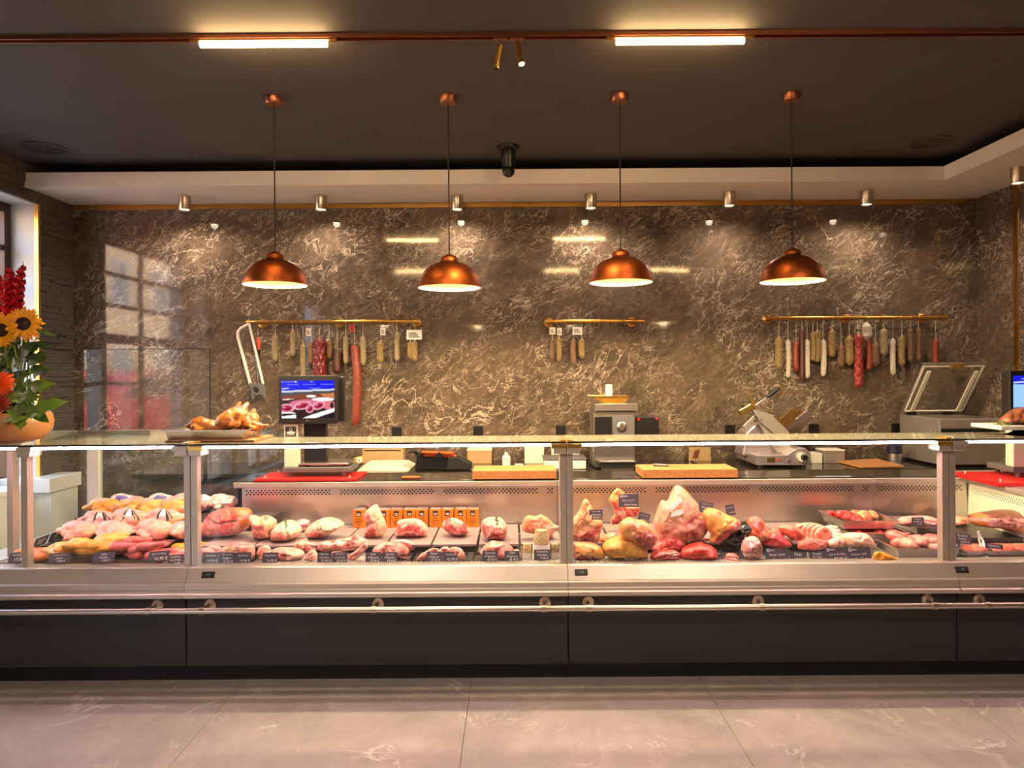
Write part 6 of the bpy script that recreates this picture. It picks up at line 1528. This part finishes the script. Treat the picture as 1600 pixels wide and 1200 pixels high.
vs = [(p.x, p.y, ZB + .004) for p in A] + [(p.x, p.y, ZB + .020) for p in A]; g._add(vs, [(0, 1, 2, 3), (7, 6, 5, 4), (0, 4, 5, 1), (1, 5, 6, 2), (2, 6, 7, 3), (3, 7, 4, 0)]); make('plank', g, 'board_wood', t, bevel=.002)
g = G(); cxy = sum((Vector((p.x, p.y, 0)) for p in A), Vector()) / 4
for k in (-.12, .12): g.box(cxy.x + k - .01, cxy.x + k + .01, cxy.y - .02, cxy.y + .02, ZB, ZB + .004)
make('foot', g, 'black_plastic', t)

# ================================================================== patty machine
t = thing('patty_machine', 'steel hamburger patty machine with white plunger and hopper', 'machine', (X_(960, 725, 5.5), 5.6, ZB))
Ym = 5.46
def pbox(a, b, c, d, Y, dep, m_, nm, bv=.003):
    p, q = P(a, b, Y), P(c, d, Y); g = G(); g.box(p.x, q.x, Y, Y + dep, q.z, p.z); return make(nm, g, m_, t, bevel=bv)
g = G(); p, q = P(929, 697, Ym), P(993, 697, Ym); g.box(p.x, q.x, Ym + .02, Ym + .34, ZB + .012, P(929, 643, Ym).z); make('body', g, 'steel', t, bevel=.004)
pbox(929, 651, 956, 697, Ym + .012, .006, 'black_plastic', 'dark_cover')
kn = pbox(957, 650, 991, 688, Ym - .002, .02, 'grey_plastic', 'dial_plate')
c = P(971, 667, Ym); g = G(); g.lathe([(.001, Ym - .022), (.022, Ym - .022), (.030, Ym - .014), (.040, Ym - .010), (.040, Ym - .0022)], (c.x, 0, c.z), 28, 'Y'); make('dial', g, 'nickel', kn, smooth=True)
pbox(930, 631, 996, 642, Ym - .02, .30, 'steel', 'top_plate')
a, b = P(930, 630, Ym), P(986, 619, Ym); g = G()
x0, x1, z0, z1 = P(933, 629, Ym).x, P(985, 629, Ym).x, P(940, 630.8, Ym).z, P(940, 619, Ym).z
lo = [(x0 + .06, Ym + .05), (x1 - .04, Ym + .05), (x1 - .04, Ym + .2), (x0 + .06, Ym + .2)]; hi = [(x0 - .05, Ym + .0), (x1 + .0, Ym + .0), (x1 + .0, Ym + .26), (x0 - .05, Ym + .26)]
for i in range(4): g.quad((*lo[i], z0), (*lo[(i + 1) % 4], z0), (*hi[(i + 1) % 4], z1), (*hi[i], z1))
make('hopper', g, 'brass_light', t)
c0, c1 = P(952, 630, Ym + .1), P(952, 601, Ym + .1); g = G(); g.lathe([(.001, c1.z + .002), (.028, c1.z), (.030, c1.z - .012), (.026, c1.z - .016), (.030, c1.z - .02), (.028, z0)], (c0.x, Ym + .12, 0), 20); make('plunger', g, 'cream_panel', t, smooth=True)
pb = pbox(990, 652, 1030, 697, Ym + .03, .2, 'black_plastic', 'control_box')
for a, b in ((998, 655), (1026, 654)):
    c = P(a, b, Ym + .03); g = G(); g.cyl((c.x, Ym + .0295, c.z), (c.x, Ym + .02, c.z), .010, n=14); make('button', g, 'red_board', pb)
x0, x1 = P(936, 728, 5.42).x, P(992, 728, 5.42).x
tray('steel_tray', 'small steel tray in front of the patty machine', x0, x1, 5.375, 5.455, ZB, .07, 'steel', False, cat='tray')

# ================================================================== slicer
t = thing('meat_slicer', 'steel gravity meat slicer with black handle', 'slicer', (X_(1215, 727, 5.45), 5.65, ZB))
Yl = 5.43
face = [(1182, 712), (1229, 711), (1245, 701), (1258, 700), (1266, 707), (1266, 727), (1182, 727)]
pm('alu', (206, 196, 200), .38, .85)
zsh = 0
g = G(); g.px_prism(face, Yl, .50); bs_ = make('base', g, 'alu', t, bevel=.004)
for a, b, r, m_ in ((1217, 718, .009, 'red_board'), (1232, 720, .013, 'steel')):
    c = P(a, b, Yl); g = G(); g.cyl((c.x, Yl - .0003, c.z), (c.x, Yl - .01, c.z), r, n=18); make('button', g, m_, bs_, smooth=True)
p, q = P(1198, 715, Yl), P(1211, 722, Yl); g = G(); g.box(p.x, q.x, Yl - .004, Yl - .0003, q.z, p.z); make('name_plate', g, 'brass_light', bs_)
c = P(1252, 714, Yl); g = G(); g.lathe([(.001, Yl - .02), (.036, Yl - .02), (.036, Yl - .0003)], (c.x, 0, c.z), 26, 'Y'); k_ = make('dial', g, 'cream_panel', bs_, smooth=True)
g = G(); n_ = 24; g.lathe([(.001, Yl - .05), (.022, Yl - .05), (.026, Yl - .021), (.001, Yl - .0205)], (c.x + .01, 0, c.z), 8, 'Y'); make('dial_knob', g, 'black_plastic', k_)
for a in (1190, 1258):
    for Yf in (Yl + .04, Yl + .42):
        c = P(a, 727, Yl); g = G(); g.cyl((c.x, Yf, ZB), (c.x, Yf, c.z + .001), .02, .016, n=14); make('foot', g, 'black_plastic', t)
g = G(); g.px_prism([(1160, 712), (1166, 676), (1184, 660), (1200, 668), (1222, 690), (1226, 712)], 5.62, .22); make('motor_housing', g, 'alu', t, bevel=.012)
g = G(); g.px_prism([(1180, 639), (1209, 649), (1233, 675), (1236, 706), (1216, 708), (1196, 680), (1184, 656)], 5.54, .035); make('blade_guard', g, 'steel_satin', t, bevel=.004)
g = G(); g.bar(P(1188, 660, 5.53), P(1214, 683, 5.53), .008, .008); make('guard_rim', g, 'steel', t)
g = G(); g.bar(P(1209, 649, 5.535), P(1229, 668, 5.535), .010, .02); make('blade_edge', g, 'brass_light', t)
g = G(); g.px_prism([(1232, 672), (1230, 664), (1262, 640), (1268, 648), (1266, 651)], 5.56, .20); make('carriage', g, 'steel', t, bevel=.003)
for k in range(4):
    g = G(); a, b = P(1217 + k * 3, 657 + k * 3.2, 5.57), P(1240 + k * 4.5, 638 + k * 1.6, 5.6); g.bar(a, b, .011, .05); make('feed_plate', g, 'brass_light', t)
g = G(); g.bar(P(1155, 645, 5.52), P(1174, 635, 5.52), .055, .06); make('sharpener_box', g, 'brass_light', t, bevel=.006)
g = G(); g.ball(P(1160, 634, 5.52), .014, 12); make('knob', g, 'black_plastic', t, smooth=True)
g = G(); g.bar(P(1171, 614, 5.52), P(1180, 640, 5.52), .018, .02); make('stop_post', g, 'brass_light', t, bevel=.003)
g = G(); g.tube([P(1179, 634, 5.53), P(1200, 620, 5.53)], .006, 10); make('handle_rod', g, 'steel', t, smooth=True)
g = G(); g.tube([P(1197, 621, 5.53), P(1206, 615, 5.53), P(1217, 606, 5.53)], [.013, .015, .013], 12); make('handle_grip', g, 'black_plastic', t, smooth=True)
g = G(); g.bar(P(1162, 668, 5.55), P(1184, 646, 5.55), .03, .03).bar(P(1177, 640, 5.53), P(1188, 656, 5.53), .03, .03); make('arm', g, 'steel_dull', t, bevel=.004)
g = G(); g.bar(P(1180, 650, 5.525), P(1188, 656, 5.525), .02, .012); make('arm_joint', g, 'black_plastic', t)
g = G(); g.tube([P(1150, 712, 5.75), P(1146, 722, 5.6), P(1120, 727, 5.55), P(1090, 727, 5.6), P(1080, 720, 5.9)], .004, 8); make('power_cord', g, 'cable', t, smooth=True)
t = thing('plastic_sheet', 'sheet of printed packing film leaning on the wall left of the slicer', 'packing film', (X_(1100, 725, 5.95), 5.95, ZB))
g = G(); g.px_prism([(1076, 722), (1077, 699), (1110, 699), (1111, 722)], 5.95, .012); make('sheet', g, 'carton', t, bevel=.002)
g = G(); g.px_prism([(1082, 716), (1085, 704), (1094, 702), (1090, 716)], 5.948, .0015); make('print_patch', g, 'copper_dark', t)

# ================================================================== vacuum packer
t = thing('vacuum_packer', 'steel chamber vacuum packer with its clear lid open', 'vacuum packer', (3.6, 5.7, ZB))
x0, x1, y0, y1 = 3.35, 3.87, 5.42, 5.98; zt = Z_(1500, 655, y0)
g = G(); g.box(x0, x1, y0, y1, ZB + .02, zt); bd = make('housing', g, 'steel_dull', t, bevel=.005)
g = G(); g.box(x0 + .01, x1 - .06, y0 - .008, y0 - .0003, zt - .115, zt - .075); make('control_strip', g, 'black_plastic', bd)
g = G(); g.box(x0 + .01, x1 - .02, y0 - .004, y0 - .0003, zt - .068, zt - .062); make('seam', g, 'steel', bd)
g = G(); g.box(x0 + .06, x1 - .06, y0 + .06, y1 - .12, zt + .0003, zt + .004); make('chamber_plate', g, 'steel', bd)
for k in range(8):
    yy = y0 + .06 + k * .06; g = G(); g.cyl((x0 - .0003, yy, zt - .12 + .02 * (k % 2)), (x0 - .004, yy, zt - .12 + .02 * (k % 2)), .006, n=10); make('rivet', g, 'nickel', bd)
for xx in (x0 + .04, x1 - .04):
    for yy in (y0 + .04, y1 - .04): g = G(); g.cyl((xx, yy, ZB), (xx, yy, ZB + .02), .018, n=12); make('foot', g, 'black_plastic', t)
hb = Vector((0, y1 - .04, zt + .03)); ht = Vector((0, 5.64, Z_(1490, 568, 5.64)))
def lidp(u, v): return Vector((x0 + (x1 - x0) * u, hb.y + (ht.y - hb.y) * v, hb.z + (ht.z - hb.z) * v))
nrm = (lidp(1, 0) - lidp(0, 0)).cross(lidp(0, 1) - lidp(0, 0)).normalized()
g = G(); vs = [lidp(0, 0), lidp(1, 0), lidp(1, 1), lidp(0, 1)]; g._add([p + nrm * .006 for p in vs] + [p - nrm * .006 for p in vs], [(0, 1, 2, 3), (7, 6, 5, 4), (0, 4, 5, 1), (1, 5, 6, 2), (2, 6, 7, 3), (3, 7, 4, 0)]); ld = make('lid', g, 'clear_plastic', t)
g = G(); pp = [lidp(.03, .03), lidp(.97, .03), lidp(.97, .96), lidp(.03, .96)]
for i in range(4): g.tube([pp[i] + nrm * .01, pp[(i + 1) % 4] + nrm * .01], .008, 8)
make('seal', g, 'white_plastic', ld, smooth=True)
g = G(); g.bar(lidp(.0, -.06), lidp(.0, 1.02), .014, .02, nrm).bar(lidp(1, -.02), lidp(1, 1.02), .014, .02, nrm).bar(lidp(0, 1), lidp(1, 1), .014, .02, nrm); make('lid_frame', g, 'steel', ld)
for u in (.13, .88): g = G(); g.bar(lidp(u, .06) + nrm * .02, lidp(u, .88) + nrm * .02, .034, .012, nrm); make('press_bar', g, 'cream_panel', ld, bevel=.003)
g = G(); g.bar(lidp(.42, .985) + nrm * .022, lidp(.62, .985) + nrm * .022, .05, .012, nrm); make('lid_catch', g, 'brass_light', ld, bevel=.003)
for u in (.15, .75): p = lidp(u, 0); g = G(); g.box(p.x - .03, p.x + .03, y1 - .06, y1 - .02, zt, zt + .03); make('hinge', g, 'black_plastic', t)

# ================================================================== on the glass shelf
a, b = P(267, 684, 3.80), P(393, 684, 3.80)
tray('roasting_tray', 'deep steel tray of roast chicken on the glass shelf', a.x, b.x, 3.715, 4.0, ZT + .012, .052, 'steel', True)
t = thing('wooden_mat', 'thin wooden board under the roasting tray', 'board', ((a.x + b.x) / 2, 3.85, ZT))
g = G(); g.box(a.x + .02, b.x + .05, 3.70, 3.99, ZT, ZT + .012); make('plank', g, 'board_wood', t, bevel=.002)
for k in (.1, .38): g = G(); g.box(a.x + .02, b.x + .05, 3.6985, 3.6999, ZT + .003, ZT + .008) if k == .1 else g.box(a.x + .03, a.x + .04, 3.70, 3.99, ZT + .0121, ZT + .0125); make('groove', g, 'tin_dark', t)
ROAST = (178, 92, 20, .05); RV = (214, 136, 40, .05)
def roast(px, py, Y, s, yaw, rx, ry, label):
    c = P(px, py, Y); pr = [(p[0], tuple(np.array(p[1]) * s), tuple(np.array(p[2]) * s)) if p[0] == 'e' else ('c', tuple(np.array(p[1]) * s), tuple(np.array(p[2]) * s), p[3] * s, p[4] * s) for p in BIRD]
    body('roast_chicken', label, 'roast chicken', tuple(c), pr, ROAST, rot=(rx, ry, yaw), k=.012, nu=56, nv=34, rough=.004, nsc=40, group='roast chickens on the tray', rest=max(ZT + .017, c.z - .07 * s), var=RV, spots=[((.09 * s, 0, 0), (.05 * s, .06 * s, .05 * s), (120, 50, 16))])
roast(322, 664, 3.86, .85, 10, 0, 0, 'flat golden roast chicken half, left on the tray')
roast(360, 658, 3.85, .92, 60, 0, -38, 'upright browned roast chicken in the middle of the tray')
roast(384, 658, 3.93, .8, 100, 0, -30, 'golden roast chicken behind the upright one')
roast(398, 664, 3.86, .5, 20, 0, 0, 'small golden roast leg at the right end of the tray')
# flat glass tray and left objects on the shelf
t = thing('glass_cover', 'sloping clear glass cover standing on the poultry shelf', 'glass cover', P(180, 680, 4.0)); t.location.z = ZT; t['_w'] = tuple(t.location)
A = [P(122, 667, 4.15), P(232, 667, 4.15), P(238, 682, 4.05), P(78, 684, 3.85)]
g = G(); vs = [(p.x, p.y, z) for p, z in zip(A, (ZT + .03, ZT + .03, ZT + .004, ZT + .004))]; g._add(vs + [(x, y, z + .006) for x, y, z in vs], [(0, 1, 2, 3), (7, 6, 5, 4), (0, 4, 5, 1), (1, 5, 6, 2), (2, 6, 7, 3), (3, 7, 4, 0)]); make('pane', g, 'glass_top', t)
g = G(); g.box(A[0].x, A[1].x, 4.15, 4.16, ZT, ZT + .03); make('support', g, 'steel', t)
# white platter with striped roast at the right edge
t = thing('roast_platter', 'white platter on a dark foot at the right edge of the glass shelf', 'platter', P(1590, 680, 3.8)); t.location.z = ZT; t['_w'] = tuple(t.location)
x = X_(1600, 670, 3.8); zp = Z_(1560, 669, 3.75)
g = G(); g.lathe([(.10, ZT), (.07, ZT + .01), (.05, zp - .02), (.12, zp - .006), (.001, zp - .005)], (x, 3.8, 0), 30); make('foot', g, 'car_glass', t, smooth=True)
g = G(); g.box(x - .21, x + .25, 3.68, 3.93, zp - .006, zp + .016); make('plate', g, 'white_plastic', t, bevel=.006)
slab('glazed_roast', 'dark glazed striped roast on the white platter', 'roast', [(1563, 668), (1566, 658), (1576, 650), (1592, 642), (1610, 640), (1630, 646), (1640, 658), (1640, 668)], (150, 76, 30, .05), [('l', [(1570 + i * 9, 668), (1574 + i * 9, 655), (1584 + i * 9, 643)], 1.2, (70, 30, 14), .004) for i in range(7)] + [('l', [(1575 + i * 9, 666), (1579 + i * 9, 652)], 1.0, (206, 130, 60)) for i in range(6)], on=zp + .016, D=.16, Y=3.8)
t = thing('rosemary_garnish', 'loose rosemary twigs beside the glazed roast', 'herbs', (x - .13, 3.78, zp + .016))
g = G(); rn = random.Random(4)
for i in range(30):
    p = Vector((x - .17 + rn.uniform(0, .08), 3.76 + rn.uniform(-.03, .05), zp + .017)); g.tube([p, p + Vector((rn.uniform(-.03, .03), rn.uniform(-.02, .02), rn.uniform(.004, .03)))], .0016, 5)
make('twig', g, 'leaf_herb', t)

# ================================================================== flower arrangement on the left of the shelf
pm('pot_clay', (166, 116, 74), .35, var=.1, vs=8)
pm('petal_red', (206, 14, 40), .5, var=.2, vs=30)
pm('petal_yellow', (244, 168, 14), .55, var=.15, vs=30)
pm('petal_orange', (232, 96, 28), .55, var=.2, vs=40)
pm('petal_rust', (160, 50, 26), .6, var=.2, vs=40)
pm('sun_disc', (44, 24, 14), .8, var=.4, vs=90, bump=.8, bs=120)
pm('leaf_dark', (62, 84, 34), .5, var=.3, vs=12)
pm('leaf_light', (120, 156, 44), .5, var=.2, vs=12)
pm('leaf_mid', (92, 116, 46), .5, var=.25, vs=12)
YFl = 3.83; pc = P(16, 690, YFl); pcx = pc.x
t = thing('flower_bowl', 'tan ceramic bowl holding the bouquet at the left edge', 'bowl', (pcx, YFl, ZT))
g = G(); g.lathe([(.001, ZT), (.11, ZT), (.16, ZT + .012), (.198, ZT + .06), (.206, ZT + .105), (.200, ZT + .145), (.186, ZT + .163), (.178, ZT + .160), (.188, ZT + .12), (.001, ZT + .10)], (pcx, YFl, 0), 48); make('bowl', g, 'pot_clay', t, smooth=True, angle=60)
g = G(); g.lathe([(.001, ZT + .135), (.184, ZT + .13)], (pcx, YFl, 0), 30); make('soil', g, 'sun_disc', t)
def leaf(g, base, tip, w_, nrm, lobes=0, curl=.15):
    base, tip = Vector(base), Vector(tip); d = tip - base; L = d.length; d.normalize(); s = d.cross(Vector(nrm)).normalized(); n = s.cross(d)
    k = 10; A = []
    for i in range(k + 1):
        v = i / k; ww = w_ * (math.sin(pi * v ** .75) ** .8 if 0 < v < 1 else 0)
        if lobes: ww *= 1 + .35 * math.sin(v * pi * lobes * 2)
        c = base + d * L * v + n * curl * L * math.sin(pi * v) * .5 - n * curl * L * v * v
        A.append((c - s * ww + n * ww * .25, c, c + s * ww + n * ww * .25))
    vs = [p for r in A for p in r]; fs = []
    for i in range(k):
        for j in (0, 1): fs.append((i * 3 + j, i * 3 + j + 1, (i + 1) * 3 + j + 1, (i + 1) * 3 + j))
    m = len(vs); vs2 = [p - n * .0012 for p in vs]
    g._add(vs + vs2, fs + [tuple(q + m for q in reversed(f)) for f in fs])
fo = thing('bouquet_foliage', 'mixed green leaves filling the bouquet', 'foliage', (pcx, YFl, ZT + .14))
rn = random.Random(12)
for i in range(120):
    px, py = rn.uniform(-24, 58), rn.uniform(520, 650); big = rn.random() < .4
    Y = YFl - .13 + rn.uniform(0, .2); b = P(px, py, Y)
    cxp = 18; ang = math.atan2(600 - py + rn.uniform(-30, 30), (px - cxp) * 1.2 + rn.uniform(-25, 25)); L = rn.uniform(.07, .13)
    tip = b + Vector((math.cos(ang) * L, rn.uniform(-.05, .02), math.sin(ang) * L * .8))
    g = G(); leaf(g, b, tip, L * rn.uniform(.16, .3), (rn.uniform(-.3, .3), -1, rn.uniform(.2, .9)), 2 if big else 0); make('leaf', g, ('leaf_dark', 'leaf_mid', 'leaf_dark', 'leaf_mid')[i % 4], fo, smooth=True, angle=0)
for (b0, t0, w_, m_, lo) in (((46, 650, 3.70), (100, 624, 3.66), .045, 'leaf_light', 3), ((50, 612, 3.72), (78, 598, 3.70), .030, 'leaf_light', 2), ((40, 636, 3.68), (28, 671, 3.64), .050, 'leaf_light', 3), ((20, 640, 3.68), (60, 640, 3.64), .035, 'leaf_mid', 3), ((48, 516, 3.76), (84, 522, 3.72), .018, 'leaf_mid', 0), ((44, 540, 3.74), (80, 540, 3.7), .02, 'leaf_dark', 0), ((30, 625, 3.68), (62, 618, 3.65), .03, 'leaf_mid', 2), ((48, 560, 3.72), (74, 552, 3.7), .022, 'leaf_dark', 2), ((52, 590, 3.72), (74, 574, 3.7), .022, 'leaf_dark', 2), ((10, 655, 3.66), (38, 652, 3.63), .03, 'leaf_light', 2)):
    g = G(); leaf(g, P(*b0), P(*t0), w_, (0, -1, .5), lo); make('leaf', g, m_, fo, smooth=True, angle=0)
for i in range(16):
    a = P(rn.uniform(0, 55), rn.uniform(640, 655), YFl - .02); b = P(rn.uniform(0, 48), rn.uniform(500, 540), YFl - .05); g = G(); g.tube([a, a.lerp(b, .5) + Vector((.01, 0, 0)), b], .0035, 6); make('stem', g, 'leaf_mid', fo, smooth=True)
def gladiolus(p0, p1, n, lab):
    a, b = P(*p0), P(*p1); t = thing('gladiolus', lab, 'flower', a, 'red gladioli'); r2 = random.Random(int(p0[0] * 7))
    g = G(); g.tube([a, a.lerp(b, .5), b, b + Vector((0, 0, .03))], [.006, .005, .003, .001], 8); make('stem', g, 'leaf_mid', t, smooth=True)
    for i in range(n):
        v = i / n; c = a.lerp(b, .12 + .88 * v); s = .050 * (1 - .6 * v); yaw = (-1) ** i * r2.uniform(.3, 1.0) - pi / 2
        ax = Vector((math.cos(yaw), math.sin(yaw), .55)).normalized(); g = G()
        for k in range(6):
            an = 2 * pi * k / 6 + r2.uniform(-.2, .2); u = ax.orthogonal().normalized(); vv = ax.cross(u)
            d = (ax * .75 + (u * math.cos(an) + vv * math.sin(an)) * .8).normalized()
            leaf(g, c, c + d * s * 1.35, s * .48, tuple(ax), 0, -.5)
        make('bloom', g, 'petal_red', t, smooth=True, angle=0)
gladiolus((24, 510, YFl), (36, 416, YFl), 15, 'red gladiolus spike rising highest at the right of the bouquet')
gladiolus((10, 505, YFl), (18, 420, YFl - .02), 14, 'red gladiolus spike second from the right')
gladiolus((2, 500, YFl + .03), (-2, 428, YFl + .03), 14, 'red gladiolus spike cut by the left picture edge')
gladiolus((14, 500, YFl - .06), (10, 440, YFl - .07), 12, 'short full red gladiolus spike in front of the others')
gladiolus((-16, 500, YFl), (-22, 424, YFl), 12, 'red gladiolus spike at the far left of the bouquet')
def sunflower(px, py, Y, r, face, lab):
    c = P(px, py, Y); t = thing('sunflower', lab, 'flower', c, 'sunflowers'); f = Vector(face).normalized(); u = f.orthogonal().normalized(); v = f.cross(u); r2 = random.Random(px + 50)
    g = G()
    def disc(uu, vv): rr = r * .42 * vv; return c + (u * math.cos(2 * pi * uu) + v * math.sin(2 * pi * uu)) * rr + f * (.012 - .02 * vv * vv + .004)
    g.grid(disc, 26, 8, True); make('disc', g, 'sun_disc', t, smooth=True)
    for ring in (0, 1):
        for k in range(17):
            an = 2 * pi * (k + .5 * ring) / 17 + r2.uniform(-.08, .08); d = u * math.cos(an) + v * math.sin(an)
            g = G(); L = r * (1.0 if ring else .92) * r2.uniform(.9, 1.08); leaf(g, c + d * r * .34 - f * .004 * ring, c + d * L + f * (.010 - .016 * ring), r * .13, tuple(f), 0, .1); make('petal', g, 'petal_yellow', t, smooth=True, angle=0)
    g = G(); g.tube([c - f * .004, c - f * .03 - Vector((0, 0, .05)), Vector((c.x * .9 + pcx * .1, c.y + .06, c.z - .2))], .006, 8); make('stem', g, 'leaf_mid', t, smooth=True)
sunflower(36, 506, YFl - .12, .098, (.35, -1, .15), 'yellow sunflower facing right at the edge of the bouquet')
sunflower(2, 516, YFl - .15, .098, (.1, -1, -.05), 'yellow sunflower cut by the left picture edge')
sunflower(10, 490, YFl - .05, .06, (-.2, -.7, .7), 'small yellow sunflower tilted upward behind the other two')
def mum(px, py, Y, r, m_, lab):
    c = P(px, py, Y); t = thing('chrysanthemum', lab, 'flower', c, 'orange chrysanthemums'); r2 = random.Random(px + 9)
    for ring in range(5):
        g = G()
        for k in range(16):
            an = 2 * pi * (k + .5 * (ring % 2)) / 16; el = -.25 + ring * .34
            d = Vector((math.cos(an) * math.cos(el), -math.sin(el) - .15, math.sin(an) * math.cos(el))).normalized(); leaf(g, c + d * r * .3, c + d * r * r2.uniform(.88, 1.05), r * .14, (0, -1, .1), 0, .35)
        make('petal_ring', g, m_, t, smooth=True, angle=0)
    g = G(); g.ball(c, r * .5, 14); make('centre', g, m_, t, smooth=True)
mum(2, 599, YFl - .17, .07, 'petal_orange', 'bright orange chrysanthemum at the left edge above the bowl')
mum(0, 630, YFl - .16, .055, 'petal_rust', 'rust-coloured chrysanthemum just above the bowl rim')

# ================================================================== unique labels inside heaps of look-alikes
ORD = ['first', 'second', 'third', 'fourth', 'fifth', 'sixth', 'seventh', 'eighth', 'ninth', 'tenth', 'eleventh', 'twelfth', 'thirteenth', 'fourteenth', 'fifteenth', 'sixteenth', 'seventeenth', 'eighteenth', 'nineteenth', 'twentieth']
heaps = {}
for o in list(COL.objects):
    if o.parent is None and o.get('label') and o.get('category'): heaps.setdefault(o['label'], []).append(o)
for lab, os_ in heaps.items():
    if 1 < len(os_) <= 20:
        for i, o in enumerate(sorted(os_, key=lambda q: q.location.x / q.location.y)): o['label'] = '%s, %s from the left' % (lab, ORD[i])
for o in COL.objects:
    for k in ('_w', 'Y'):
        if k in o: del o[k]
